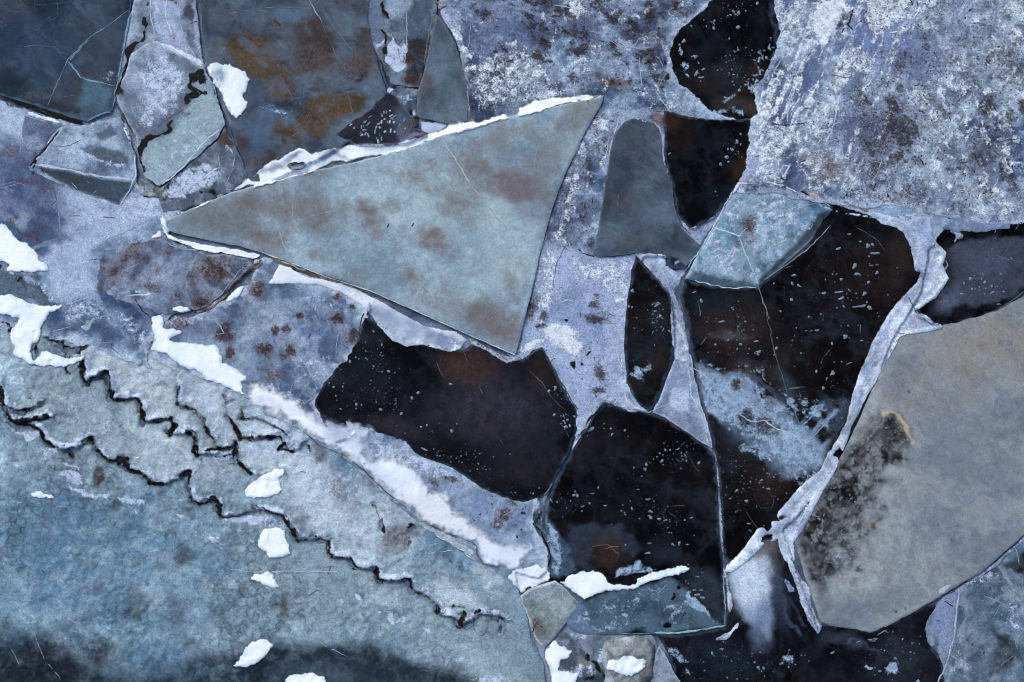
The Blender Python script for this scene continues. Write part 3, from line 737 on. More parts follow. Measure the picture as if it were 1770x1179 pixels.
# blue refrozen ice, far left
left = ice('ice_plate', 'hazy blue refrozen ice along the left edge with rusty specks', 'ice plate', PL,
    G('-30,164 0,170 60,188 119,204 149,212 196,195 230,290 255,335 300,325 350,345 295,382 300,412 340,440 420,450 400,490 330,530 290,560 262,600 262,640 220,628 150,604 60,586 -30,570'),
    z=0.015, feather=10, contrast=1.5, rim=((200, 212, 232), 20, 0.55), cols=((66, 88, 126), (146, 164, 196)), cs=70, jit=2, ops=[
    ('b', (86, 96, 132), 35, 300, 60, 60, 0, 0.6), ('p', (184, 198, 222), G('0,172 60,200 90,225 60,250 20,235 0,225'), 0.85, 12), ('p', (178, 192, 218), T(1, '300,960 450,1010 600,1060 800,1010 850,1090 700,1179 300,1179'), 0.8, 12),
    ('b', 'frost', 240, 345, 60, 22, -20, 0.45), ('b', 'frost', 60, 215, 50, 20, 20, 0.35), ('p', 'frost', T(1, '600,1060 700,1040 830,1000 850,1060 800,1100 640,1130'), 0.5, 8),
    ('p', (172, 188, 215), T(5, '340,60 480,20 650,0 560,60 470,130 440,200 490,280 490,340 380,390 280,360 250,240 200,170'), 0.85, 10), ('p', 'frost', T(5, '130,240 250,290 340,400 290,410 200,330'), 0.5, 10),
    ('b', (64, 80, 116), 90, 380, 36, 24, 0, 0.7), ('b', (60, 76, 112), 40, 320, 50, 40, 20, 0.7), ('l', (196, 208, 228), G('100,300 160,335 205,350 285,335'), 0.6, 8, 6), ('b', (70, 86, 122), 200, 330, 30, 8, 20, 0.5), ('b', 'frost', 270, 350, 40, 10, -15, 0.6), ('b', 'dirt', 12, 258, 16, 14, 0, 0.5), ('b', 'dirt', 78, 332, 22, 14, 0, 0.38), ('b', 'dirt', 24, 383, 10, 8, 0, 0.5), ('b', 'dirt', 62, 412, 12, 12, 0, 0.55),
    ('b', 'dirt', 58, 300, 40, 8, 30, 0.4), ('b', 'dirt', 45, 318, 14, 8, 0, 0.45), ('b', 'dirt', 70, 400, 40, 30, 0, 0.25),
    ('p', (82, 100, 116), T(5, '-60,190 100,250 220,330 300,400 270,408 130,385 60,345 -60,350'), 0.95, 4), ('l', (50, 60, 74), T(5, '100,255 200,320 290,395'), 0.8, 4, 3), ('b', 'dark', 2, 460, 10, 6, 0, 0.9), ('b', 'dark', 40, 482, 6, 4, 0, 0.8),
    ('p', (58, 74, 104), T(5, '220,500 270,450 340,460 350,510 430,500 520,500 600,540 620,600 500,580 400,560 300,540'), 0.85, 8), ('b', 'frost', 150, 540, 46, 14, 10, 0.5), ('b', 'frost', 225, 565, 40, 16, 40, 0.5),
    ('b', (66, 76, 96), 245, 595, 24, 12, 35, 0.7), ('p', 'frost', T(5, '340,400 480,380 500,470 420,500 340,480'), 0.5, 8), ('b', 'frost', 30, 475, 12, 4, 30, 0.5)])
for pts, w, c in ((T(1, '0,497 60,508 120,528 230,563 300,588 345,605 420,628'), 9, (10, 10, 13)), (T(1, '120,535 200,570 300,600'), 6, (10, 10, 13)), (T(1, '300,960 300,1100 310,1179'), 1.6, (150, 165, 195)), (T(1, '130,590 115,700 100,800'), 1.6, (140, 155, 188)), (T(1, '520,1108 590,1112'), 1.6, (46, 46, 58)), (T(1, '350,1100 430,1100'), 1.2, (70, 76, 98)),
                  (T(5, '340,400 420,375 495,350'), 1.8, (186, 198, 222)), (T(1, '480,1010 560,1075 640,1070'), 2.0, (176, 190, 216)), (T(1, '640,1179 800,1100'), 1.6, (160, 172, 200)), (T(5, '470,130 560,60 700,10'), 1.8, (160, 176, 206))):
    crack(left, pts, w, c)

brown = ice('ice_plate', 'rust-speckled lilac ice plate under the tip of the large grey triangle', 'ice plate', PL,
    G('262,412 285,398 330,428 380,436 440,446 452,452 430,470 390,505 335,538 285,548 240,532 200,520 166,500 166,450 178,432 215,416'),
    z=0.025, feather=7, contrast=1.4, cols=((84, 92, 122), (142, 152, 182)), cs=45, base={'dirt': (0.34, 30, 0.3)}, ops=[
    ('b', 'dirt', 225, 440, 14, 26, 40, 0.6), ('b', 'dirt', 198, 470, 11, 11, 0, 0.75), ('b', 'dirt', 178, 468, 6, 8, 0, 0.5), ('b', 'dirt', 205, 535, 30, 20, 0, 0.5), ('b', 'dirt', 268, 500, 16, 10, 30, 0.65),
    ('b', 'dirt', 308, 515, 12, 7, 0, 0.7), ('b', 'dirt', 290, 442, 9, 9, 0, 0.6), ('b', 'dirt', 232, 425, 22, 5, -45, 0.6), ('b', 'dirt', 275, 465, 12, 8, 60, 0.5), ('b', 'dirt', 240, 450, 8, 10, 0, 0.55),
    ('b', 'frost', 255, 510, 18, 4, -5, 0.55), ('b', 'frost', 230, 470, 30, 20, 0, 0.2)])
for pts, w, c in ((T(5, '640,358 720,352 780,345'), 2.6, (200, 208, 224)), (T(5, '700,395 730,440 765,468'), 2.4, (44, 42, 52)), (T(5, '835,70 870,100 940,120 1005,125'), 2.2, (178, 186, 206)), (T(5, '685,370 700,395'), 3, (60, 50, 54)),
                  (T(5, '500,470 600,350 640,358'), 1.2, (110, 118, 148)), (T(5, '880,390 930,420'), 1.3, (170, 178, 200))):
    crack(brown, pts, w, c)
tongue = ice('ice_fragment', 'brown-stained wedge of ice beside the dark curved crack, left of the lilac plate', 'ice fragment', FR,
    T(5, '1005,130 1060,145 1180,150 1260,170 1290,195 1240,250 1180,300 1110,370 1040,420 985,430 965,395 945,330 940,260 970,190'),
    z=0.04, cols=((92, 96, 118), (120, 126, 150)), cs=40, ops=[('b', 'dirt', 370, 465, 26, 20, 0, 0.85), ('b', 'dirt', 395, 455, 12, 12, 0, 0.55), ('b', 'dirt', 350, 518, 18, 10, -20, 0.75), ('b', 'dirt', 335, 480, 10, 16, 0, 0.4),
    ('b', 'frost', 425, 470, 14, 8, -40, 0.4), ('b', (86, 100, 118), 415, 450, 20, 8, 0, 0.6)], rim=((150, 158, 180), 4, 0.5))
crack(tongue, T(5, '1250,180 1200,260 1130,350 1060,400'), 1.3, (150, 156, 174))

# lilac plate between the white drift and the black plate
lilac = ice('ice_plate', 'pale lilac ice plate with clustered rusty spots left of the central black plate', 'ice plate', PL,
    G('440,446 470,440 500,452 560,478 640,525 640,560 628,600 606,625 575,665 552,700 565,740 600,760 560,770 500,745 430,700 380,670 300,640 262,620 262,560 300,545 335,545 395,508 430,488'),
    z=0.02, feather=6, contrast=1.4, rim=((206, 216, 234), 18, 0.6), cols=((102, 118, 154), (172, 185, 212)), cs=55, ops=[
    ('b', 'dirt', 472, 571, 8, 11, 20, 0.95), ('b', 'dirt', 493, 569, 11, 9, -20, 0.95), ('b', 'dirt', 456, 608, 12, 12, 0, 0.95), ('b', 'dirt', 504, 608, 13, 13, 30, 1.0), ('b', 'dirt', 490, 615, 8, 7, 0, 0.8),
    ('b', 'dirt', 518, 547, 9, 7, 0, 0.95), ('b', 'dirt', 582, 552, 7, 8, 0, 0.95), ('b', 'dirt', 578, 511, 12, 6, 0, 0.85), ('b', 'dirt', 607, 532, 7, 5, 40, 0.95), ('b', 'dirt', 610, 578, 14, 16, 20, 0.85),
    ('b', 'dirt', 470, 645, 20, 12, 0, 0.55), ('b', 'dirt', 388, 570, 18, 12, -30, 0.85), ('b', 'dirt', 392, 607, 9, 14, 0, 0.9), ('b', 'dirt', 442, 500, 14, 16, 0, 0.8), ('b', 'dirt', 398, 575, 10, 10, 0, 0.8),
    ('b', 'dirt', 310, 560, 20, 16, 0, 0.6), ('b', 'dirt', 350, 570, 14, 8, 0, 0.4), ('b', 'dirt', 420, 545, 12, 6, 0, 0.35), ('b', 'dirt', 460, 555, 14, 5, 0, 0.3), ('b', 'dirt', 545, 570, 60, 50, 0, 0.12),
    ('b', (108, 116, 146), 330, 570, 40, 24, 0, 0.6), ('b', 'frost', 540, 640, 50, 30, -40, 0.35), ('b', 'frost', 560, 520, 50, 20, 25, 0.3), ('b', 'frost', 470, 680, 60, 16, 15, 0.4), ('b', 'dirt', 472, 680, 10, 6, 0, 0.4), ('b', 'grit', 590, 580, 30, 30, 0, 0.3)])
for pts, w, c in ((T(5, '1080,460 1120,510 1140,550'), 1.5, (176, 184, 206)), (T(6, '275,570 290,550'), 2.2, (40, 40, 56)), (T(6, '560,440 545,475 530,560'), 2.4, (66, 44, 40)), (T(6, '290,470 297,485'), 2, (50, 50, 66)), (T(6, '60,300 160,310 220,330'), 1.6, (96, 104, 130))):
    crack(lilac, pts, w, c)

# ================================================================== upper left
teal = ice('ice_plate', 'dark teal clear ice plate with branching white cracks in the upper left corner', 'ice plate', PL,
    G('-30,-30 229,-30 227,12 213,95 200,149 196,180 193,192 170,201 149,210 119,202 60,182 0,164 -30,158'), z=0.06, tilt=(0, -0.004), thick=0.2, mat='grey', cols=((28, 44, 62), (52, 70, 88)), cs=70, contrast=1.2, jit=0.8, ops=[
    ('b', (62, 62, 72), 150, 150, 60, 36, -20, 0.7), ('b', (56, 60, 72), 160, 80, 50, 40, 0, 0.5), ('b', (26, 36, 50), 28, 140, 26, 26, 0, 0.85), ('b', (60, 64, 76), 20, 20, 60, 20, 30, 0.6), ('b', (40, 62, 88), 60, 70, 60, 40, 0, 0.5),
    ('p', (82, 106, 126), T(1, '470,400 590,450 578,560 440,622 340,595 420,500'), 0.85, 9), ('b', 'frost', 195, 128, 14, 8, -30, 0.35), ('b', (66, 92, 112), 130, 115, 26, 8, -50, 0.5), ('b', 'dirt', 60, 165, 20, 8, 10, 0.35), ('b', 'dirt', 40, 15, 14, 8, 0, 0.3),
    ('b', 'dirt', 122, 42, 10, 8, 0, 0.3), ('b', 'dirt', 5, 40, 10, 10, 0, 0.35), ('b', (46, 44, 54), 110, 185, 60, 10, 12, 0.7)], rim=((92, 122, 142), 3.5, 0.6))
for pts, w, c in ((T(1, '670,38 560,130 460,190 345,310 290,430 240,550'), 2.0, (106, 138, 160)), (T(1, '345,310 380,350 410,395 470,415 590,438'), 2.6, (118, 150, 172)), (T(1, '90,235 270,240 350,285'), 1.4, (78, 106, 130)),
                  (T(1, '100,200 200,150 330,60'), 1.0, (66, 90, 114)), (T(1, '165,120 260,220 345,310'), 1.0, (84, 92, 104)), (T(1, '0,30 60,70'), 1.0, (80, 90, 106)), (T(1, '170,30 350,15'), 1.2, (76, 92, 112)),
                  (T(1, '668,60 640,200 605,400 575,560'), 3.0, (122, 156, 176)), (T(1, '440,622 500,590 570,570'), 3.0, (110, 142, 160)), (T(1, '455,205 400,260 355,310'), 3.4, (92, 124, 148))):
    crack(teal, pts, w, c)

neck = ice('ice_fragment', 'narrow strip of milky ice running down from the top edge between two dark plates', 'ice fragment', FR,
    T(1, '690,-70 985,-70 1005,60 1018,200 1040,345 1060,420 900,420 640,420 590,470 600,420 640,200 676,35'), z=0.03, cols=((84, 92, 120), (136, 146, 174)), cs=40, contrast=1.3, rim=((192, 202, 224), 10, 0.5), ops=[
    ('p', (166, 178, 206), T(1, '775,-60 925,-60 915,120 960,260 1020,330 900,300 820,210 790,120'), 0.85, 8), ('p', 'frost', T(1, '790,0 840,0 830,120 860,200 800,140'), 0.5, 6), ('p', 'frost', T(1, '780,215 900,250 1030,320 1020,350 930,320 830,270'), 0.8, 4),
    ('l', 'dark', T(1, '742,100 745,190 700,240 665,262'), 1.0, 2.5, 5), ('l', 'dark', T(1, '665,265 655,340 620,420'), 0.9, 2, 3), ('p', (66, 66, 82), T(1, '930,20 1000,10 1005,110 940,120'), 0.8, 6), ('b', 'dirt', 298, 5, 8, 6, 0, 0.6), ('b', 'dirt', 298, 62, 4, 6, 0, 0.5),
    ('l', 'dark', T(1, '770,0 768,40'), 0.8, 2, 3), ('b', (84, 96, 116), 300, 95, 10, 14, 0, 0.6), ('l', (70, 74, 92), T(1, '940,170 970,250'), 0.8, 3, 2)])
crack(neck, T(1, '770,-20 768,80 790,180'), 2.0, (196, 204, 222)); crack(neck, T(1, '920,-10 915,110 945,200 1000,300'), 2.0, (172, 184, 210)); crack(neck, T(1, '775,212 850,235 930,270 1035,325'), 7, (220, 228, 242)); crack(neck, T(1, '850,0 845,90 880,180'), 3, (196, 206, 226)); crack(neck, T(1, '955,125 1005,108'), 2.0, (30, 30, 38)); 

block = ice('ice_block', 'frosted greenish ice block split by a black diagonal fracture', 'ice block', FR,
    T(1, '670,275 740,222 800,215 900,275 1000,325 1045,350 1085,420 1150,630 1110,705 985,815 870,908 810,947 745,900 712,830 695,690 640,600 600,520 592,475 640,370'), z=0.075, thick=0.24, tilt=(0.004, 0.006), cols=((120, 130, 156), (156, 168, 192)), cs=45, jit=2.0, ops=[
    ('p', (150, 172, 182), T(1, '1060,430 1150,630 985,815 810,945 740,890 740,800 800,720 900,650 960,560'), 0.9, 10), ('p', 'frost', T(1, '740,300 860,280 960,360 960,450 880,560 720,640 690,600 740,500 700,420'), 0.62, 12),
    ('p', 'frost', T(1, '790,760 900,680 1060,580 1130,640 980,790 820,900'), 0.34, 16), ('p', (96, 102, 122), T(1, '690,660 800,600 900,540 960,470 980,520 900,630 800,690 720,750'), 0.7, 8),
    ('l', 'dark', T(1, '1050,400 1000,400 985,450 1020,470 960,525'), 0.86, 4, 7), ('l', 'dark', T(1, '900,610 865,625 875,650'), 0.9, 2, 3), ('l', 'dark', T(1, '870,660 800,690 760,715'), 1, 2.5, 4), ('l', 'dark', T(1, '760,715 735,740 715,800'), 0.95, 4, 6),
    ('l', 'dark', T(1, '715,800 730,880'), 0.85, 3, 4), ('b', 'dark', 205, 158, 10, 9, 0, 0.9), ('b', (92, 98, 116), 225, 170, 20, 12, 20, 0.6), ('b', (84, 92, 112), 235, 215, 14, 20, 0, 0.6), ('l', (90, 100, 122), T(1, '780,270 750,350 730,440'), 0.5, 4, 2),
    ('b', 'dirt', 327, 203, 4, 3, 0, 0.7), ('b', (104, 110, 132), 270, 125, 16, 10, 0, 0.4), ('b', (110, 118, 138), 235, 150, 26, 12, 0, 0.5)], rim=((176, 188, 204), 4, 0.55))
crack(block, T(1, '1140,640 1040,730 940,850 830,940'), 2.0, (206, 216, 226)); crack(block, T(1, '940,560 850,610 800,650'), 1.2, (70, 74, 88))
crack(block, T(1, '690,560 740,490 760,420'), 1.2, (196, 204, 222)); crack(block, T(1, '650,310 610,430 590,490'), 3.4, (24, 22, 28)); crack(block, T(1, '590,520 640,610 680,680'), 2.4, (30, 28, 34))

wedge = ice('ice_fragment', 'grey frosted triangular fragment under the split ice block, touching the white snow seam', 'ice fragment', FR,
    T(1, '1145,645 1200,740 1235,820 1265,905 1150,985 1040,1035 900,1075 835,1080 790,985 830,945 875,915 1000,800 1115,712'), z=0.03, cols=((98, 104, 124), (116, 124, 146)), cs=40, ops=[
    ('p', 'frost', T(1, '900,905 1010,810 1110,830 1130,850 1110,930 950,1010 860,1040 840,980'), 0.72, 7), ('p', (70, 72, 82), T(1, '880,920 1000,815 1020,815 900,930'), 0.9, 4), ('p', 'frost', T(1, '1150,730 1180,730 1195,790 1170,780'), 0.6, 4),
    ('p', (74, 60, 56), T(1, '1110,690 1175,680 1200,745 1120,730'), 0.9, 4), ('b', 'dark', 368, 333, 10, 4, -25, 0.75), ('b', 'dark', 353, 333, 4, 4, 0, 0.7), ('l', 'dark', T(1, '872,905 860,960'), 0.8, 2, 3), ('b', 'frost', 310, 340, 26, 12, -20, 0.5)])
crack(wedge, T(1, '900,1000 1000,930 1120,850'), 2.6, (202, 212, 228)); crack(wedge, T(1, '1112,720 1116,850 1110,960'), 1.6, (160, 168, 190)); crack(wedge, T(1, '1200,790 1185,870 1160,920'), 2.0, (158, 166, 190))
rubble = ice('snow_patch', 'small clump of crumbled snow and grit at the foot of the split ice block', 'snow', SP,
    T(1, '700,900 740,905 790,945 840,940 870,990 840,1030 740,1000 700,985'), z=0.06, thick=0.08, mat='snowy', cols=((90, 90, 100), (170, 176, 196)), cs=12, contrast=2, base={'grit': 0.5}, dome=(0.015, 8), jit=3, conform=True, feather=3)

frag = ice('ice_fragment', 'pale frosted fragment with a dark clear triangular window at the left', 'ice fragment', FR,
    T(1, '310,645 440,640 540,612 615,597 650,680 688,780 695,920 668,965 605,1042 480,1000 300,935 150,868 145,845 215,770 290,660'), z=0.05, cols=((116, 134, 168), (178, 190, 214)), cs=30, contrast=1.3, ops=[
    ('P', (50, 62, 78), T(1, '165,843 340,875 520,912 670,928 660,965 603,1038 480,995 300,925'), 0.95, 2.5), ('P', (66, 82, 98), T(1, '560,930 670,930 660,965 603,1038 540,1010'), 0.7, 8), ('b', (38, 46, 58), 120, 305, 30, 10, 12, 0.6),
    ('p', (86, 98, 116), T(1, '495,680 560,640 585,680 540,725 490,720'), 0.95, 3), ('p', (80, 92, 108), T(1, '410,770 470,750 600,770 650,840 610,870 540,850 440,800'), 0.95, 3), ('b', 'frost', 150, 275, 40, 6, 15, 0.6), ('b', 'frost', 190, 290, 30, 5, 5, 0.5),
    ('b', (96, 108, 132), 110, 225, 20, 12, -30, 0.5), ('b', 'dirt', 140, 228, 8, 4, 30, 0.6), ('b', 'dirt', 165, 215, 26, 5, -10, 0.35), ('b', 'dark', 222, 255, 4, 5, 0, 0.5)])
crack(frag, T(1, '170,835 340,865 520,902 690,915'), 4, (190, 202, 222)); crack(frag, T(1, '690,790 692,900 660,970 610,1045'), 3, (196, 206, 226)); crack(frag, T(1, '280,750 360,740 410,710'), 1.4, (84, 94, 118)); crack(frag, T(1, '300,670 260,720 215,780 170,820'), 4, (40, 40, 50)); crack(frag, T(1, '325,650 260,740 220,790'), 2.2, (186, 196, 216)); crack(frag, T(1, '150,845 190,815 170,860'), 4, (22, 22, 28))
crack(frag, T(1, '225,885 215,850'), 2, (20, 20, 26)); crack(frag, T(1, '170,870 165,890'), 2, (20, 20, 26))
cor = ice('ice_fragment', 'dim lilac fragment under the lower edge of the dark teal plate', 'ice fragment', FR,
    T(1, '125,590 305,640 215,765 140,760 110,690'), z=0.045, cols=((100, 112, 144), (130, 144, 176)), cs=30, ops=[('b', (88, 96, 124), 68, 225, 20, 12, 0, 0.7)])

olive = ice('ice_plate', 'dark slate ice plate with olive-brown stains near the top edge', 'ice plate', PL,
    G('347,-30 641,-30 637,30 645,80 656,120 668,156 650,195 612,240 560,272 500,300 455,320 434,322 418,270 402,220 388,170 372,130 357,106 350,60'), z=0.055, mat='grey', cols=((54, 66, 82), (90, 103, 119)), cs=60, contrast=1.2, jit=1.0, ops=[
    ('p', (82, 65, 38), G('395,75 425,60 465,65 480,90 500,120 505,160 478,175 465,150 440,135 405,115'), 0.75, 10), ('b', (84, 66, 36), 438, 92, 34, 28, 20, 0.7), ('p', (80, 63, 38), G('530,170 560,160 610,165 640,170 600,205 560,235 500,252 468,240 475,215 500,205 520,200'), 0.85, 9),
    ('x', (44, 36, 30), G('380,50 650,50 640,180 560,240 470,250 460,160'), 0.6, 20, 12, 5, 3, 0.45, 0.8), ('x', (60, 50, 46), G('470,-20 650,-20 660,140 560,150 480,120'), 0.75, 30, 34, 10, 1.5, 0.45, 0.7), ('x', (96, 116, 140), G('350,-20 650,-20 640,180 440,300 370,130'), 0.4, 20, 30, 30, 2.5, 0.6, 0.85),
    ('b', 'dirt', 435, 95, 36, 30, 0, 0.32), ('b', 'dirt', 560, 200, 60, 34, -20, 0.32), ('b', (66, 52, 48), 540, 50, 50, 34, 20, 0.75), ('b', (60, 50, 50), 550, 100, 60, 30, 10, 0.6), ('b', (58, 46, 44), 630, 110, 26, 24, 0, 0.75),
    ('b', (40, 34, 36), 622, 136, 14, 6, -30, 0.9), ('b', 'dirt', 630, 110, 30, 24, 0, 0.4), ('b', 'dirt', 540, 110, 60, 30, 0, 0.38), ('b', 'dirt', 480, 40, 8, 6, 0, 0.8), ('b', (54, 46, 52), 608, 10, 26, 14, 0, 0.6), ('b', 'dirt', 480, 155, 16, 26, 0, 0.4),
    ('b', 'dirt', 375, 75, 10, 8, 0, 0.5), ('b', 'dirt', 405, 25, 9, 8, 0, 0.6), ('b', 'dirt', 375, 90, 6, 10, 0, 0.6), ('b', (92, 116, 138), 505, 25, 30, 12, 0, 0.6), ('b', (86, 108, 128), 595, 85, 8, 22, -40, 0.6), ('b', 'dirt', 350, 0, 20, 14, 0, 0.3),
    ('b', (92, 118, 146), 475, 200, 26, 10, 25, 0.7), ('b', (76, 98, 128), 450, 235, 16, 40, 20, 0.6), ('b', (60, 72, 92), 480, 203, 8, 5, 0, 0.8), ('b', (62, 54, 56), 465, 275, 20, 10, -30, 0.7), ('b', (76, 88, 108), 420, 180, 16, 30, 10, 0.5), ('b', 'dirt', 440, 285, 24, 8, -30, 0.5),
    ('p', (66, 52, 50), G('402,240 425,230 440,260 430,300 418,270'), 0.6, 8), ('b', 'frost', 480, 195, 24, 6, 25, 0.35)])
for pts, w, c in ((T(2, '280,0 310,60 345,115'), 2.2, (142, 156, 178)), (T(2, '340,40 400,130 500,265'), 2.4, (92, 112, 136)), (T(2, '0,50 120,40 230,40'), 1.4, (96, 116, 140)), (T(2, '20,540 100,570 180,610'), 1.6, (116, 140, 166)), (T(2, '340,120 390,220'), 1.2, (84, 98, 120)),
                  (T(1, '1160,75 1200,65 1300,55'), 1.4, (110, 120, 136)), (T(1, '1120,275 1150,240'), 1.8, (120, 136, 160)), (T(2, '200,660 270,600 290,560'), 1.3, (100, 110, 128)), (T(2, '0,900 60,850 130,800'), 1.8, (110, 122, 146)), (T(1, '1326,880 1290,900'), 1.8, (130, 145, 170))):
    crack(olive, pts, w, c)
shard = ice('ice_fragment', 'dark triangular ice shard flecked with white scratches above the snow seam', 'ice fragment', FR,
    T(2, '672,468 720,490 770,545 800,610 812,650 860,670 880,690 760,735 620,745 500,735 402,684 480,625 580,560'), z=0.07, mat='black', cols=((40, 44, 54), (66, 70, 82)), cs=40, ops=[
    ('b', (84, 92, 112), 700, 215, 16, 26, -10, 0.8), ('b', (100, 96, 112), 705, 228, 14, 20, 0, 0.6), ('p', (58, 48, 48), T(2, '402,684 480,625 580,560 600,575 480,660 430,700'), 0.6, 5), ('p', (120, 122, 140), T(2, '740,700 870,670 880,690 760,735'), 0.9, 5), ('b', (34, 36, 44), 610, 235, 30, 8, 0, 0.6)], rim=((120, 126, 142), 3.5, 0.55))
rs = random.Random(3)
for i in range(46):
    x = rs.gauss(655, 19); y = rs.gauss(212, 15)
    if inside_scan(shard.P, [x], [y])[0] and y > 165:
        l = rs.uniform(2.5, 8); a = rs.gauss(1.9, 0.5)
        crack(shard, [(x, y), (x + l * math.cos(a) * .5 + rs.uniform(-1, 1), y + l * math.sin(a) * .5), (x + l * math.cos(a), y + l * math.sin(a))], rs.uniform(1.8, 3.6), rs.choice(((150, 170, 190), (120, 140, 162), (176, 190, 206))), name='scratch', taper=False)

slot = ice('ice_fragment', 'narrow frosted fragment wedged upright at the top edge beside the slate plate', 'ice fragment', FR,
    T(2, '568,-70 930,-70 930,60 905,170 880,300 850,390 835,445 700,432 665,365 640,300 610,250 590,180 575,110'), z=0.04, cols=((70, 84, 102), (96, 112, 132)), cs=35, ops=[
    ('p', (36, 38, 46), T(2, '780,170 890,150 870,330 850,390 835,445 760,430 770,330'), 0.9, 6), ('p', (72, 88, 104), T(2, '780,-60 925,-60 920,100 880,170 790,180'), 0.8, 5), ('p', 'frost', T(2, '690,160 745,230 775,200 775,300 745,360 720,360 680,300 665,250'), 0.85, 4),
    ('p', (104, 116, 142), T(2, '575,-40 650,-40 660,120 650,200 610,230 585,130'), 0.9, 5), ('p', (150, 166, 188), T(2, '675,-40 830,-40 800,40 760,75 690,70'), 0.85, 4), ('l', 'dark', T(2, '655,0 670,40 685,70'), 1, 2, 2.5), ('l', 'dark', T(2, '640,135 665,160 660,260 640,320'), 0.9, 2.5, 3.5),
    ('p', 'frost', T(2, '615,225 660,185 660,220 620,250'), 0.95, 3), ('b', (50, 52, 58), 668, 115, 8, 24, 0, 0.85), ('p', (96, 110, 128), T(2, '690,80 775,70 770,130 740,220 700,150'), 0.7, 4), ('b', 'dirt', 715, 138, 18, 10, 0, 0.6), ('b', 'dirt', 700, 95, 18, 20, 0, 0.25),
    ('p', (110, 128, 150), T(2, '680,370 740,350 760,430 700,430'), 0.7, 5)])
for pts, w, c in ((T(2, '775,60 778,190 765,330'), 1.8, (170, 184, 200)), (T(2, '700,170 735,235 760,190'), 1.4, (70, 84, 104)), (T(2, '910,80 880,230 865,340'), 2.4, (112, 104, 106)), (T(2, '640,300 680,430'), 2.4, (30, 30, 36)), (T(2, '730,240 745,330'), 1.2, (120, 136, 160))):
    crack(slot, pts, w, c)
pit = ice('ice_fragment', 'small crumbled pocket of dark rubble between the speckled shard and grey wedge', 'ice fragment', FR,
    T(2, '672,468 690,440 830,440 850,470 830,560 830,640 812,645 770,545 720,490'), z=0.035, cols=((70, 80, 100), (110, 124, 148)), cs=14, contrast=1.6, ops=[('L', 'dark', T(2, '690,440 740,445 830,445'), 1.2, 2, 3.5), ('b', 'frost', 672, 151, 6, 6, 0, 0.95), ('b', 'frost', 718, 192, 3, 10, 10, 0.9), ('b', 'dark', 712, 195, 4, 9, 0, 0.9), ('b', 'dark', 720, 205, 4, 5, 0, 0.8), ('b', 'frost', 700, 165, 12, 8, 0, 0.5), ('b', (84, 62, 36), 720, 212, 5, 8, 0, 0.9)])
wed = ice('ice_plate', 'smooth slate-grey ice wedge standing between two brown-edged cracks at the top', 'ice plate', PL,
    T(2, '926,72 965,120 1005,185 1030,245 1055,330 1080,420 1086,520 1084,615 1040,628 990,632 900,612 840,602 822,585 832,460 868,350 890,240 908,150'), z=0.065, mat='grey', cols=((70, 84, 98), (98, 114, 128)), cs=45, jit=1.2, ops=[
    ('b', (58, 66, 78), 750, 180, 30, 22, 0, 0.5), ('b', (62, 56, 58), 735, 150, 12, 30, 10, 0.6), ('b', 'dirt', 735, 140, 14, 26, 0, 0.35), ('b', (106, 124, 138), 765, 95, 14, 20, 0, 0.5), ('b', 'frost', 755, 180, 22, 6, 0, 0.25), ('b', (60, 54, 54), 790, 130, 10, 16, 0, 0.4)], rim=((120, 116, 120), 3, 0.5))
pale = ice('snow_patch', 'thin smear of milky ice at the foot of the slate-grey wedge', 'snow', SP, T(2, '830,620 920,612 1000,632 940,670 890,690 850,670'), z=0.072, thick=0.05, mat='snow', cols=((130, 150, 186), (190, 200, 222)), cs=20, dome=(0.005, 6), conform=True, feather=4)

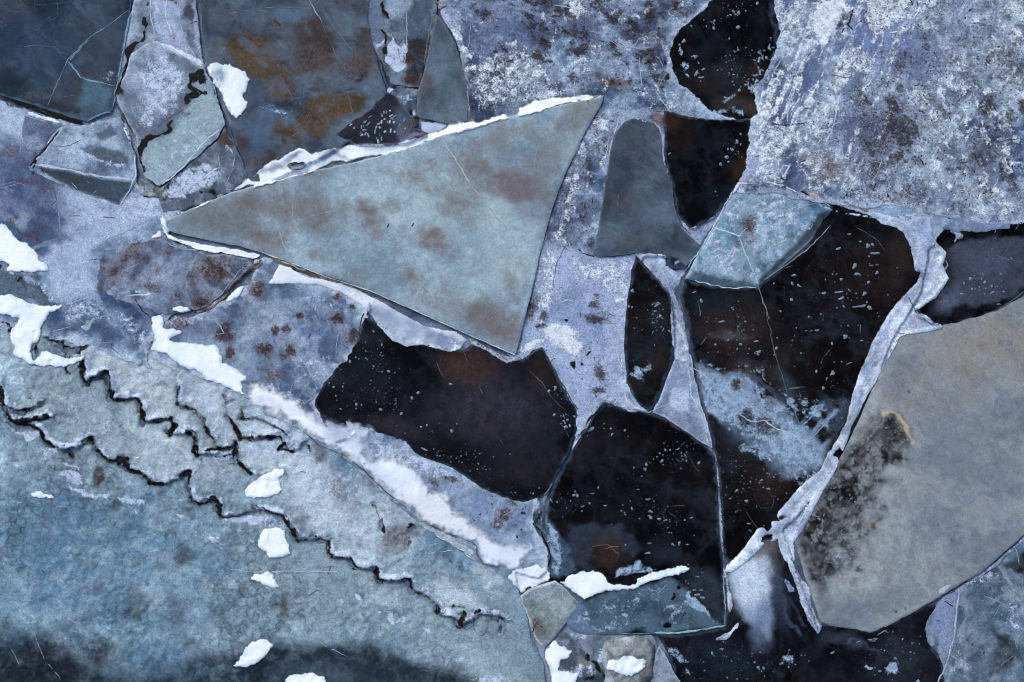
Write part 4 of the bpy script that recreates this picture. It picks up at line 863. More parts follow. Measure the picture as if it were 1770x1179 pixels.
# ================================================================== centre and right
lav = ice('ice_plate', 'large lavender frosted plate with white crystals and rusty smudges, top centre', 'ice plate', PL,
    G('757,-30 1256,-30 1236,-2 1212,24 1195,41 1178,51 1166,72 1160,95 1164,118 1176,143 1206,166 1224,188 1257,201 1292,206 1300,280 1290,310 1230,300 1150,280 1150,440 1110,445 1088,520 1086,660 1130,712 1100,720 1046,695 1022,722 1000,760 985,752 990,712 960,660 930,606 900,632 858,600 882,540 898,475 922,388 945,316 978,248 1000,210 1010,192 1000,184 950,194 870,212 790,236 800,150 796,100 780,60 760,28'),
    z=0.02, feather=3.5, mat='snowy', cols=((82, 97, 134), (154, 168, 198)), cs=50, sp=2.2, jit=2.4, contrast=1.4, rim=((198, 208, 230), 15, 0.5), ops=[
    ('p', 'dirt', G('960,-20 1230,-20 1160,60 1150,120 1080,160 1040,120 1000,90 980,40'), 0.30, 40), ('p', 'grit', G('780,-20 1230,-20 1160,90 1160,160 1040,165 960,120 840,80'), 0.4, 20), ('b', 'dirt', 1010, 20, 22, 18, 0, 0.5), ('b', 'dirt', 1070, 40, 36, 24, 0, 0.42),
    ('b', 'dirt', 925, 95, 10, 11, 0, 0.95), ('b', 'dirt', 1001, 88, 12, 8, 30, 1.0), ('b', 'dirt', 1122, 28, 9, 10, 0, 0.9), ('b', 'dirt', 1040, 95, 8, 8, 0, 0.6), ('b', (92, 70, 52), 1058, 145, 28, 8, 8, 0.8), ('b', 'dirt', 1060, 145, 24, 9, 0, 0.5), ('b', 'dirt', 1120, 60, 30, 14, 30, 0.55), ('b', 'dirt', 1150, 10, 30, 20, 0, 0.5),
    ('b', 'dirt', 845, 30, 22, 20, 0, 0.5), ('b', 'dirt', 870, 15, 14, 10, 0, 0.45), ('b', 'dirt', 1125, 105, 10, 16, 20, 0.6), ('b', 'dirt', 1095, 60, 20, 14, 0, 0.6), ('b', (98, 112, 156), 850, 60, 60, 50, 0, 0.5), ('b', (96, 106, 146), 900, 60, 40, 40, 0, 0.4),
    ('x', 'dirt', G('780,-30 1230,-30 1160,90 1160,170 1040,165 960,150 840,110'), 0.9, 30, 20, 20, 1.4, 0.46, 0.8), ('x', 'frost', G('760,-30 1230,-30 1160,90 1200,200 1040,165 800,200'), 0.5, 30, 15, 20, 1.3, 0.5, 0.8), ('x', 'dirt', G('1040,180 1060,240 1035,440 945,420 970,320'), 0.6, 14, 14, 100, 1.6, 0.45, 0.75), ('x', 'frost', G('1040,180 1060,240 1035,440 945,420 970,320'), 0.6, 14, 12, 100, 1.6, 0.45, 0.75),
    # crystals
    ('p', 'frost', G('815,110 850,85 900,75 940,110 950,150 920,170 880,180 830,190 812,170'), 0.50, 20), ('p', 'cell', G('780,50 960,60 960,190 800,200'), 0.9, 20), ('b', 'frost', 790, 62, 10, 14, -40, 0.75), ('b', 'frost', 803, 85, 14, 8, 40, 0.65), ('b', 'frost', 880, 120, 40, 26, 0, 0.45), ('b', 'frost', 840, 140, 26, 20, 0, 0.5),
    ('b', 'frost', 996, 16, 16, 20, 20, 0.8), ('b', 'frost', 940, 28, 6, 6, 0, 0.7), ('b', 'frost', 885, 75, 14, 5, 0, 0.6), ('b', 'frost', 1015, 72, 8, 8, 0, 0.55), ('b', 'frost', 935, 165, 60, 9, -15, 0.55), ('b', 'frost', 800, 205, 10, 20, 0, 0.3), ('b', 'grit', 870, 150, 70, 40, 0, 0.7), ('b', 'grit', 815, 165, 12, 40, 0, 0.9), ('b', 'dirt', 812, 165, 8, 26, 0, 0.45),
    # along the window and the right bridge
    ('b', 'frost', 1150, 170, 50, 20, 10, 0.35), ('l', (174, 188, 214), G('1234,4 1195,46 1178,54'), 0.8, 5, 5), ('p', (160, 174, 204), G('1210,185 1260,196 1265,206 1215,200'), 0.8, 6), ('b', (140, 112, 106), 1138, 205, 10, 12, 0, 0.6), ('b', 'dark', 1122, 107, 4, 5, 0, 0.9), ('b', 'dark', 1148, 108, 4, 4, 0, 0.9), ('b', 'dark', 1158, 128, 5, 5, 0, 0.95), ('b', 'dark', 1140, 52, 7, 8, 0, 0.45),
    # strip right of the big triangle
    ('b', 'grit', 1000, 320, 40, 130, 12, 0.85), ('b', 'dirt', 985, 330, 30, 120, 12, 0.28), ('b', 'frost', 1036, 214, 18, 10, 10, 0.85), ('b', 'frost', 1000, 265, 9, 16, 30, 0.75), ('b', 'frost', 995, 330, 14, 10, 0, 0.55), ('b', 'frost', 965, 390, 8, 30, 15, 0.5), ('b', 'dirt', 1045, 245, 10, 16, 0, 0.4), ('b', 'dirt', 1028, 208, 12, 5, 0, 0.7), ('b', 'dirt', 1032, 220, 10, 4, 0, 0.6),
    ('l', 'dirt', G('1040,180 1008,236 970,320 948,395'), 0.5, 4, 3), ('b', 'dirt', 1020, 390, 12, 16, 0, 0.5), ('b', 'dirt', 1005, 400, 8, 8, 0, 0.4), ('b', (92, 108, 130), 1022, 360, 16, 10, 20, 0.6), ('b', 'dark', 1075, 150, 3, 3, 0, 0.9),
    # lower, milky part
    ('p', (166, 178, 210), G('945,420 1040,445 1095,450 1085,530 1085,690 1130,712 1046,695 1000,760 990,712 940,606 900,620 925,485'), 0.9, 20), ('p', 'frost', G('935,440 965,420 970,470 955,520 945,560 930,580 925,520'), 0.5, 10), ('p', 'frost', G('985,450 1090,450 1085,520 1070,540 1040,500 1000,480'), 0.5, 16),
    ('P', (124, 140, 172), T(7, '180,420 330,290 380,330 360,400 260,450 200,470'), 0.75, 12), ('b', (122, 140, 176), 1000, 560, 40, 34, 0, 0.55), ('b', 'frost', 968, 582, 30, 20, 35, 1.1), ('b', (236, 240, 248), 968, 582, 24, 15, 35, 0.9), ('b', 'frost', 990, 600, 14, 14, 0, 0.9), ('b', 'frost', 920, 598, 26, 8, -20, 0.8),
    ('b', 'dirt', 1032, 525, 10, 10, 0, 0.85), ('b', 'dirt', 1026, 554, 20, 8, 10, 0.95), ('b', 'dirt', 1040, 545, 14, 14, 0, 0.5), ('b', 'dirt', 942, 543, 8, 9, 0, 0.85), ('b', 'dirt', 936, 562, 9, 8, 0, 0.85), ('b', 'dirt', 1042, 645, 10, 16, 0, 0.9), ('b', 'dirt', 1040, 675, 14, 8, -20, 0.9), ('b', 'dirt', 1050, 660, 16, 34, 0, 0.38),
    ('b', 'dark', 988, 628, 5, 8, 0, 0.85), ('b', 'dark', 1005, 625, 6, 6, 0, 0.7), ('b', 'dark', 1018, 613, 4, 3, 0, 0.8), ('b', 'dark', 975, 551, 5, 3, 20, 0.8), ('b', 'dirt', 918, 532, 9, 24, 20, 0.75), ('b', 'dirt', 1066, 688, 22, 8, 20, 0.4), ('b', 'grit', 1000, 640, 50, 60, 0, 0.45), ('b', 'fleck', 1010, 620, 40, 40, 0, 0.5),
    ('b', 'dirt', 938, 470, 8, 14, 0, 0.35), ('b', 'dark', 1003, 715, 5, 4, 0, 0.7), ('b', (112, 130, 164), 1010, 720, 14, 10, 0, 0.4)])
for pts, w, c in ((T(7, '345,118 380,140 440,160'), 2.2, (40, 38, 46)), (T(7, '290,90 240,200 220,330'), 1.6, (112, 124, 156)), (T(7, '195,30 150,200 135,300 165,360 155,430'), 1.8, (196, 206, 226)), (T(3, '485,495 520,530'), 1.4, (186, 192, 210)), (T(3, '560,560 600,600'), 1.2, (190, 190, 200)),
                  (T(3, '110,180 135,192'), 2.2, (40, 34, 40)), (T(7, '245,400 300,380 330,385'), 2.0, (196, 206, 226)), (T(7, '560,580 545,640 575,720'), 1.4, (200, 208, 226)), (T(3, '560,610 530,700 510,800'), 2.6, (186, 192, 212)), (T(3, '510,690 490,830'), 1.3, (180, 186, 206))):
    crack(lav, pts, w, c)
small_bubbles(lav, 330, [(985, 330, 45, 160, 2), (1100, 90, 140, 110, 3), (880, 60, 120, 80, 1)], name='grit', mat='silt', rmin=0.5, rmax=1.7)

snowf = ice('snow_crust', 'wide grey-white snow crust peppered with dark grit, upper right', 'snow field', None,
    G('1330,-30 1805,-30 1805,388 1770,388 1720,392 1660,384 1600,372 1545,356 1500,362 1460,358 1420,352 1380,350 1345,336 1300,338 1268,332 1284,292 1292,250 1294,205 1307,193 1301,153 1318,132 1335,95 1346,55 1336,27'),
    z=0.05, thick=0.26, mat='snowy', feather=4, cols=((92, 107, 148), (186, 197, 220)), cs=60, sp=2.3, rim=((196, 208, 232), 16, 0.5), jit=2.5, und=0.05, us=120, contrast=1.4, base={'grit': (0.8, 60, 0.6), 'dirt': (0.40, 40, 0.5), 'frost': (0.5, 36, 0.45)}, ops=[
    ('p', '-grit', G('1300,-30 1480,-30 1440,160 1420,330 1290,320 1300,140'), 0.85, 30), ('p', '-dirt', G('1300,-30 1490,-30 1440,160 1420,330 1290,320 1300,140'), 0.75, 30), 
    ('b', (124, 138, 182), 1520, 60, 60, 50, 20, 0.75), ('b', (120, 132, 176), 1480, 20, 30, 30, 0, 0.5), ('b', (116, 128, 168), 1570, 110, 60, 40, 0, 0.6), ('b', (112, 122, 156), 1520, 220, 60, 50, 0, 0.55), ('b', '-frost', 1535, 100, 70, 60, 0, 0.8), ('b', '-frost', 1525, 230, 60, 50, 0, 0.9),
    ('p', 'frost', G('1405,30 1440,-20 1470,-20 1440,60 1425,90'), 0.85, 8), ('p', 'frost', G('1500,-20 1580,-20 1560,40 1530,60 1510,70 1500,40'), 0.7, 10), ('p', 'frost', G('1440,130 1480,70 1510,95 1520,110 1470,140 1450,180'), 0.6, 12), ('p', 'frost', G('1395,200 1470,110 1450,220 1430,320 1380,300 1350,280'), 0.42, 22), ('b', 'frost', 1345, 240, 30, 40, 0, 0.6),
    ('l', (128, 142, 178), G('1455,20 1430,60 1410,110 1395,170 1370,220'), 0.55, 6, 5), ('l', (120, 134, 170), G('1390,40 1372,110 1364,170 1362,215'), 0.6, 6, 4), ('l', (126, 140, 178), G('1470,140 1455,190 1440,230 1425,255'), 0.6, 6, 3), ('l', (106, 112, 142), G('1405,20 1385,60 1375,100'), 0.5, 4, 3),
    ('l', (136, 150, 184), G('1560,-10 1560,30 1555,55'), 0.6, 6, 4), ('l', (200, 208, 226), G('1580,20 1570,50 1560,60'), 0.8, 3, 2),
    ('x', 'frost', G('1300,-30 1500,-30 1470,120 1440,240 1420,335 1290,320 1300,140'), 0.66, 20, 9, 112, 7, 0.42, 0.8), ('x', (96, 110, 146), G('1380,-30 1700,-30 1620,150 1500,330 1420,330'), 0.55, 30, 12, 112, 8, 0.5, 0.8), ('x', 'frost', G('1400,-30 1680,-30 1600,150 1480,330 1400,330'), 0.55, 30, 10, 112, 8, 0.48, 0.8), ('x', 'frost', G('1330,-30 1480,-30 1450,120 1400,260 1330,220'), 0.6, 20, 14, 112, 6, 0.5, 0.8), ('x', (88, 102, 138), G('1300,-30 1500,-30 1470,120 1440,240 1420,335 1290,320 1300,140'), 0.75, 20, 13, 112, 6, 0.55, 0.8), ('x', 'frost', G('1480,-30 1700,-30 1600,120 1480,140'), 0.8, 24, 20, 125, 3, 0.5, 0.75), ('x', 'frost', G('1560,150 1805,-30 1805,388 1560,360'), 0.62, 40, 14, 60, 1.4, 0.45, 0.75),
    ('x', 'dirt', G('1480,60 1805,-30 1805,388 1480,350'), 0.7, 50, 24, 80, 1.5, 0.5, 0.85), ('x', 'dirt', G('1480,150 1600,150 1600,300 1480,300'), 0.9, 40, 16, 40, 1.5, 0.42, 0.7),
    ('b', 'dirt', 1530, 225, 60, 44, -20, 0.62), ('b', 'dirt', 1518, 250, 28, 20, 0, 0.7), ('b', 'dirt', 1570, 110, 40, 24, -30, 0.5), ('b', 'dirt', 1700, 50, 16, 12, 0, 0.6), ('b', 'dirt', 1705, 180, 14, 26, 10, 0.75), ('b', 'dirt', 1560, 90, 30, 20, 0, 0.4), ('b', 'dirt', 1500, 335, 40, 14, 10, 0.5), ('b', 'dirt', 1540, 345, 40, 10, 0, 0.55), ('b', 'dirt', 1755, 120, 26, 60, 0, 0.45),
    ('b', 'dirt', 1600, 340, 20, 20, 30, 0.45), ('b', 'dirt', 1650, 260, 60, 30, 0, 0.32), ('b', 'dirt', 1435, 285, 16, 8, 40, 0.5), ('b', 'dirt', 1450, 180, 10, 5, 20, 0.5), ('b', 'dirt', 1380, 270, 14, 8, 20, 0.4), ('b', 'dirt', 1768, 180, 8, 14, 0, 0.9), ('b', 'dirt', 1640, 300, 10, 16, -40, 0.5), ('b', 'dirt', 1650, 360, 14, 10, 0, 0.5), ('b', 'dirt', 1590, 170, 34, 22, 0, 0.45),
    ('b', 'dirt', 1450, 40, 4, 14, 20, 0.9), ('b', 'dirt', 1468, 22, 10, 5, -40, 0.6), ('b', (90, 104, 128), 1640, 260, 22, 14, 0, 0.5), ('b', (96, 106, 134), 1705, 170, 16, 16, 0, 0.7), ('b', (134, 122, 124), 1430, 290, 40, 20, 20, 0.55), ('b', (190, 178, 172), 1410, 335, 14, 6, 25, 0.7), ('b', (172, 184, 212), 1310, 290, 30, 22, 0, 0.6), 
    ('p', (166, 180, 214), G('1490,350 1560,356 1605,385 1620,400 1540,380'), 0.8, 6), ('p', (158, 172, 206), G('1285,270 1300,230 1330,260 1360,300 1340,316 1275,318'), 0.7, 10), ('b', (140, 152, 182), 1318, 80, 14, 30, 0, 0.5)])
for pts, w, c in ((T(4, '395,460 370,560 340,680 300,760'), 2.4, (196, 204, 222)), (T(4, '30,630 110,640 220,625'), 1.8, (60, 56, 70)), (T(4, '330,380 440,400 450,340'), 1.3, (80, 84, 108)), (T(4, '120,620 130,520 165,440'), 2.4, (188, 200, 220)), (T(4, '800,810 815,842'), 3.4, (26, 22, 26)),
                  (T(4, '760,440 790,432'), 2.6, (40, 34, 40)), (T(4, '460,40 440,90 430,130 455,160'), 2.6, (34, 30, 38)), (T(4, '415,125 440,120'), 3, (30, 28, 34)), (T(4, '360,560 350,640'), 1.6, (90, 90, 110)), (T(4, '640,170 690,165'), 2.2, (210, 216, 230)), (T(4, '430,1040 480,1060 530,1075'), 2.0, (150, 122, 96)),
                  (T(4, '370,370 400,340 440,310'), 1.3, (88, 90, 112)), (T(4, '100,900 130,850 95,840'), 3.0, (206, 210, 224)), (T(4, '80,905 110,915'), 3.2, (34, 30, 36)), (T(4, '190,975 225,995'), 3.2, (34, 30, 36)), (T(4, '820,100 840,85'), 2.4, (40, 38, 46)), (T(4, '175,150 215,150'), 4, (206, 214, 230)), (T(4, '110,215 150,208'), 4, (206, 214, 230))):
    crack(snowf, pts, w, c)
small_bubbles(snowf, 1300, [(1640, 180, 160, 180, 6), (1700, 330, 110, 60, 2), (1500, 250, 70, 80, 1.6), (1400, 150, 70, 150, 0.5)], name='grit', mat='silt', rmin=0.5, rmax=1.9, pw=2.6)

# clear black ice
hole = ice('ice_plate', 'black clear ice with trapped bubbles at the top edge between two frosted plates', 'ice plate', PL,
    G('1220,-30 1350,-30 1356,15 1362,55 1354,100 1336,138 1322,160 1324,200 1300,226 1250,222 1205,206 1185,176 1155,155 1142,124 1142,92 1150,62 1168,38 1185,26 1202,10'),
    z=0.0, mat='black', cols=((13, 12, 16), (26, 26, 32)), cs=50, jit=3, js=12, ops=[('b', (44, 44, 52), 1265, 130, 40, 26, 0, 0.6), ('b', (40, 34, 32), 1210, 140, 30, 16, 30, 0.7), ('b', (64, 58, 58), 1270, 180, 30, 14, 10, 0.7), ('b', (62, 56, 54), 1300, 185, 12, 14, 0, 0.8), ('b', 'frost', 1262, 172, 16, 4, -20, 0.6),
    ('b', 'frost', 1258, 192, 26, 6, 10, 0.5), ('b', (44, 34, 28), 1305, 130, 14, 26, 20, 0.7), ('l', (54, 66, 86), G('1336,10 1345,60 1336,100'), 0.8, 4, 4), ('x', 'frost', G('1160,60 1185,60 1190,140 1230,185 1300,190 1300,205 1220,200 1165,140'), 0.8, 6, 10, 40, 1.3, 0.5, 0.75), ('x', 'frost', G('1300,90 1345,60 1345,110 1310,160 1290,170'), 0.7, 6, 9, 60, 1.3, 0.52, 0.75), ('b', 'dirt', 1290, 165, 20, 16, 0, 0.4)])
bubbles(hole, [(1182, 71, 6, .8, 50), (1202, 98, 4, 2.2, 75), (1204, 127, 8, .6, 60), (1216, 120, 5, .8, 20), (1276, 47, 5), (1268, 20, 4), (1277, 22, 5), (1234, 49, 4), (1263, 26, 3), (1309, 6, 4), (1325, 100, 4), (1308, 130, 4), (1302, 138, 3), (1268, 129, 3), (1256, 170, 8, .5, 150), (1278, 156, 4), (1195, 45, 3), (1212, 134, 7, .6, 10), (1235, 36, 3)])
small_bubbles(hole, 260, [(1270, 30, 40, 30, 2), (1280, 115, 45, 40, 4), (1200, 110, 30, 40, 0.6), (1230, 45, 20, 10, 0.6)], rmax=2.0)

dusk = ice('ice_plate', 'black ice plate with brown corners beneath the bridge of snow, right of the grey dome', 'ice plate', PL,
    T(3, '790,562 830,572 885,590 960,600 1040,606 1130,610 1260,600 1270,690 1265,760 1245,840 1215,900 1160,950 1090,1050 1050,1105 990,1140 935,1170 900,1145 860,1085 845,1040 835,960 818,890 795,820 788,780 793,700 782,610'),
    z=0.035, mat='black', cols=((11, 10, 14), (20, 19, 24)), cs=50, jit=1.2, ops=[('b', (56, 38, 30), 1155, 205, 22, 16, 20, 0.85), ('b', (36, 26, 22), 1170, 240, 30, 30, 0, 0.5), ('b', (52, 36, 28), 1275, 290, 14, 26, 20, 0.7), ('b', (34, 40, 48), 1245, 370, 20, 14, 30, 0.6)])
bubbles(dusk, [(1157, 266, 4, .7, 40), (1256, 272, 5), (1245, 284, 4), (1259, 280, 3), (1274, 245, 5), (1280, 250, 3), (1266, 259, 4, 1, 60), (1280, 232, 3), (1258, 258, 3)])
small_bubbles(dusk, 70, [(1270, 255, 24, 24, 3), (1255, 290, 30, 20, 1), (1236, 335, 10, 14, 0.6), (1155, 275, 14, 10, 0.3)], rmax=2.0)

dome = ice('ice_plate', 'dome-shaped slate-grey ice plate right of the large triangle', 'ice plate', PL,
    G('1078,212 1094,205 1112,207 1131,213 1142,232 1144,262 1150,290 1161,322 1167,362 1180,395 1209,427 1200,445 1187,460 1168,464 1154,446 1125,440 1100,437 1060,443 1033,444 1024,441 1031,410 1040,360 1047,310 1053,271 1061,232'),
    z=0.06, mat='grey', cols=((54, 64, 78), (82, 95, 110)), cs=50, jit=0.9, ops=[('b', (96, 110, 126), 1128, 365, 22, 20, 0, 0.6), ('b', (74, 70, 76), 1070, 350, 26, 20, 0, 0.5), ('b', (62, 60, 66), 1100, 240, 30, 20, 0, 0.4), ('p', (48, 54, 64), G('1165,380 1200,420 1190,445 1160,430'), 0.6, 8), ('b', (88, 88, 90), 1085, 420, 30, 10, 0, 0.5), ('b', (50, 48, 54), 1040, 350, 8, 50, 8, 0.5)], rim=((110, 122, 142), 2.6, 0.5))
crack(dome, T(7, '455,160 540,155 620,148 660,140'), 1.4, (30, 28, 34)); crack(dome, T(7, '870,0 900,30 960,95'), 1.6, (150, 164, 188))
shade = ice('ice_fragment', 'dark ragged patch of ice at the lower right corner of the grey dome plate', 'ice fragment', FR,
    T(7, '805,150 850,160 890,190 900,215 850,225 805,205'), z=0.075, thick=0.05, mat='black', cols=((44, 54, 68), (70, 84, 104)), cs=14, contrast=1.6, jit=2, ops=[('b', 'frost', 1172, 452, 4, 4, 0, 0.8)])

fan = ice('ice_plate', 'pale blue fan-shaped ice plate with radiating cracks beside the black plate', 'ice plate', PL,
    G('1272,322 1300,318 1345,318 1388,333 1442,362 1425,385 1398,418 1350,462 1312,494 1290,498 1240,493 1184,482 1200,450 1232,398 1252,360'),
    z=0.038, mat='frosted', gain=0.95, cols=((96, 130, 156), (152, 176, 196)), cs=40, jit=1.0, contrast=1.4, ops=[
    ('P', (30, 40, 48), G('1268,318 1345,314 1388,332 1380,342 1345,330 1290,330 1265,335'), 0.85, 4), ('x', 'frost', G('1230,400 1290,335 1370,340 1420,370 1340,460 1300,480 1210,460'), 0.6, 10, 14, -35, 2.2, 0.45, 0.8), ('x', (70, 84, 104), G('1250,380 1300,340 1380,350 1360,420 1300,450'), 0.6, 14, 12, -35, 1.6, 0.5, 0.8), ('b', 'frost', 1330, 380, 60, 40, -20, 0.42), ('b', 'frost', 1240, 440, 30, 24, 0, 0.36), ('b', 'dirt', 1293, 392, 16, 20, 0, 0.7), ('b', 'dirt', 1275, 425, 20, 10, 30, 0.5), ('b', 'dirt', 1300, 415, 12, 16, 0, 0.45),
    ('P', (34, 58, 74), G('1184,484 1200,468 1240,478 1300,488 1312,497 1290,500 1240,496'), 0.8, 5), ('P', (26, 33, 40), G('1442,360 1400,415 1350,460 1310,497 1312,482 1380,415 1415,370'), 0.85, 4), ('b', 'fleck', 1300, 400, 120, 80, 0, 0.25), ('b', (100, 120, 140), 1285, 370, 30, 26, 0, 0.4), ('b', (66, 96, 120), 1320, 345, 40, 8, 10, 0.5)])
for pts, w, c in ((T(7, '1040,10 1100,30 1170,52 1215,10'), 2.4, (196, 212, 226)), (T(7, '1170,52 1200,140 1240,230 1268,300'), 1.8, (176, 192, 208)), (T(4, '0,1120 150,1060 300,1030 350,1060'), 1.5, (168, 188, 206)), (T(7, '1170,52 1240,60 1326,140'), 1.0, (150, 172, 192)), (T(7, '945,280 1020,300 1120,318 1265,312'), 2.0, (186, 204, 218)), (T(3, '1030,1179 1090,1060 1160,940'), 2.6, (206, 216, 230)),
                  (T(8, '0,280 100,210 215,130 340,0'), 1.6, (150, 160, 170)), (T(7, '1040,10 980,110 905,220'), 2.0, (190, 206, 222))):
    crack(fan, pts, w, c)

big = ice('ice_plate', 'largest black ice plate with many floating bubbles right of centre', 'ice plate', PL,
    G('1184,484 1240,494 1290,499 1312,496 1352,462 1400,416 1442,335 1480,325 1520,325 1575,340 1625,372 1604,432 1600,470 1590,508 1565,550 1540,590 1525,630 1508,690 1488,745 1466,785 1434,825 1388,880 1345,925 1300,960 1262,972 1250,960 1246,880 1240,800 1232,770 1222,715 1205,650 1194,600 1190,560 1176,512'),
    z=0.03, mat='black', cols=((16, 14, 17), (30, 25, 27)), cs=60, sp=2.2, jit=1.6, contrast=1.3, base={'fleck': (0.14, 40, 0.4)}, ops=[
    ('b', (40, 30, 28), 1500, 480, 60, 60, 0, 0.5), ('b', (46, 36, 34), 1550, 440, 16, 50, 10, 0.7), ('b', (52, 44, 44), 1268, 560, 60, 40, 0, 0.6), ('b', 'dirt', 1270, 590, 60, 26, 10, 0.28), ('b', (84, 84, 92), 1262, 580, 30, 8, -5, 0.6), ('b', (26, 34, 40), 1230, 520, 40, 16, 0, 0.7),
    # frosted lobes
    ('p', (146, 164, 190), G('1196,632 1230,640 1260,642 1290,650 1302,668 1316,690 1340,690 1356,700 1362,720 1380,740 1400,745 1420,770 1440,765 1425,805 1400,815 1380,825 1350,830 1330,800 1300,770 1260,740 1228,715'), 0.85, 7), ('p', 'frost', G('1205,645 1270,650 1300,690 1340,700 1360,725 1400,750 1420,790 1390,815 1360,815 1320,770 1270,735 1225,712'), 0.6, 10), ('x', (60, 66, 80), G('1205,645 1270,650 1300,690 1340,700 1360,725 1400,750 1420,790 1390,815 1360,815 1320,770 1270,735 1225,712'), 0.6, 8, 16, 30, 1.5, 0.5, 0.8),
    ('x', 'frost', G('1200,630 1320,640 1380,690 1470,690 1440,790 1390,850 1300,800 1230,720'), 0.62, 24, 15, 35, 2, 0.5, 0.8), ('x', (84, 98, 118), G('1200,630 1320,640 1380,690 1470,690 1440,790 1390,860 1300,830 1230,740'), 0.6, 26, 26, 35, 2, 0.45, 0.75), ('b', (74, 56, 56), 1208, 672, 8, 26, -10, 0.85), ('b', 'dirt', 1268, 668, 9, 12, 0, 0.95), ('b', 'dirt', 1290, 720, 14, 18, 0, 0.85), ('b', 'dirt', 1325, 735, 24, 16, 20, 0.8), ('b', 'dirt', 1330, 700, 10, 20, 30, 0.6), ('b', (34, 28, 30), 1300, 735, 36, 18, 20, 0.75), ('p', (34, 30, 32), G('1230,720 1260,735 1300,770 1320,810 1300,830 1260,790 1235,765'), 0.85, 10),
    ('p', 'dark', G('1318,672 1345,690 1356,696 1330,690'), 0.8, 5), ('b', 'fleck', 1270, 770, 50, 40, 30, 0.75), ('b', (50, 66, 84), 1290, 760, 40, 20, 30, 0.5), ('b', 'frost', 1385, 800, 30, 20, -30, 0.5), ('b', 'dirt', 1340, 840, 40, 30, -20, 0.5), ('b', (36, 30, 30), 1320, 850, 50, 40, 0, 0.4), ('b', 'fleck', 1450, 690, 50, 40, -50, 0.5), ('b', 'fleck', 1290, 850, 50, 60, 0, 0.45),
    ('l', (104, 124, 150), G('1370,745 1390,725 1420,700'), 0.7, 3, 2.5), ('l', (130, 148, 174), G('1395,760 1412,735 1442,715'), 0.8, 3, 5), ('b', 'frost', 1425, 730, 24, 10, -35, 0.5), ('b', (46, 40, 42), 1350, 640, 20, 60, 0, 0.5), ('b', (60, 74, 90), 1355, 670, 10, 30, -10, 0.5), ('b', (44, 40, 44), 1375, 690, 16, 24, -20, 0.5),
    ('b', 'frost', 1232, 630, 30, 5, 10, 0.4), ('b', (60, 50, 50), 1300, 640, 50, 16, 10, 0.45), ('b', 'fleck', 1260, 560, 70, 60, 0, 0.35)])
for pts, w, c in ((T(7, '1268,300 1290,380 1326,480'), 1.7, (128, 132, 142)), (T(8, '0,390 30,520 60,670 100,790 130,880'), 1.6, (96, 100, 110)), (T(8, '0,990 60,1030 140,1060 210,1120'), 2.4, (186, 202, 218)), (T(7, '930,720 1030,790 1100,870 1170,960 1230,1000 1326,990'), 2.0, (170, 188, 208)), (T(8, '120,870 180,1000 240,1100'), 1.2, (120, 140, 160)), (T(8, '150,1060 220,1000 290,925'), 3.0, (132, 152, 178)),
                  (T(8, '240,1090 300,1020 380,930'), 2.4, (140, 158, 184)), (T(8, '120,830 215,822'), 2.2, (100, 116, 130)), (T(8, '450,415 500,412 520,405'), 3.0, (110, 130, 146)), (T(8, '490,500 490,545'), 2.2, (84, 100, 112)), (T(8, '415,710 450,695'), 2, (100, 116, 126)), (T(8, '180,850 190,875'), 1.6, (110, 130, 140)), (T(11, '1220,400 1235,412'), 1.8, (140, 160, 176))):
    crack(big, pts, w, c)
bubbles(big, [(1449, 430, 6, .8, 30), (1500, 425, 6, 1.1, 80), (1508, 423, 4), (1512, 438, 11, .45, 5), (1477, 460, 7, 1.1, 70), (1482, 474, 9, .45, 175), (1372, 476, 6, .7, 10), (1369, 490, 4), (1381, 494, 6, .6, 150), (1450, 505, 10, .4, 10), (1468, 502, 5, .5, 140), (1454, 516, 7, .8, 30), (1424, 507, 5, 1, 20), (1494, 508, 6, 1, 50), (1503, 532, 6), (1368, 518, 4), (1501, 488, 4), (1454, 483, 3, 2, 80),
    (1489, 589, 4, .7, 10), (1439, 645, 7, .9, 60), (1438, 594, 4), (1461, 582, 6, 1.2, 90), (1458, 530, 3), (1349, 538, 3), (1487, 418, 3), (1516, 471, 4), (1506, 459, 5, .4, 0), (1516, 458, 4, .4, 0), (1411, 642, 4), (1423, 671, 4), (1412, 571, 6, .5, 10), (1402, 572, 4, .4, 10), (1393, 572, 4, .4, 10), (1342, 602, 4), (1398, 548, 3),
    (1200, 505, 5, .6, 20), (1212, 520, 5), (1247, 556, 7, .6, 20), (1307, 590, 6, .6, 5), (1311, 608, 7, .6, 10), (1318, 640, 5, .6, 0), (1280, 595, 4), (1273, 848, 5, .8, 40), (1290, 866, 5, .9, 0), (1294, 905, 5, .5, 0), (1328, 845, 5, .8, 0), (1316, 830, 5, .6, 20), (1310, 612, 4), (1468, 405, 5, .5, 10)])
small_bubbles(big, 760, [(1480, 480, 90, 80, 3), (1430, 590, 80, 60, 3), (1260, 560, 60, 60, 3), (1300, 610, 50, 30, 2), (1280, 840, 40, 70, 2.4), (1440, 700, 50, 60, 1.5), (1330, 830, 40, 40, 0.8)], rmax=2.0)

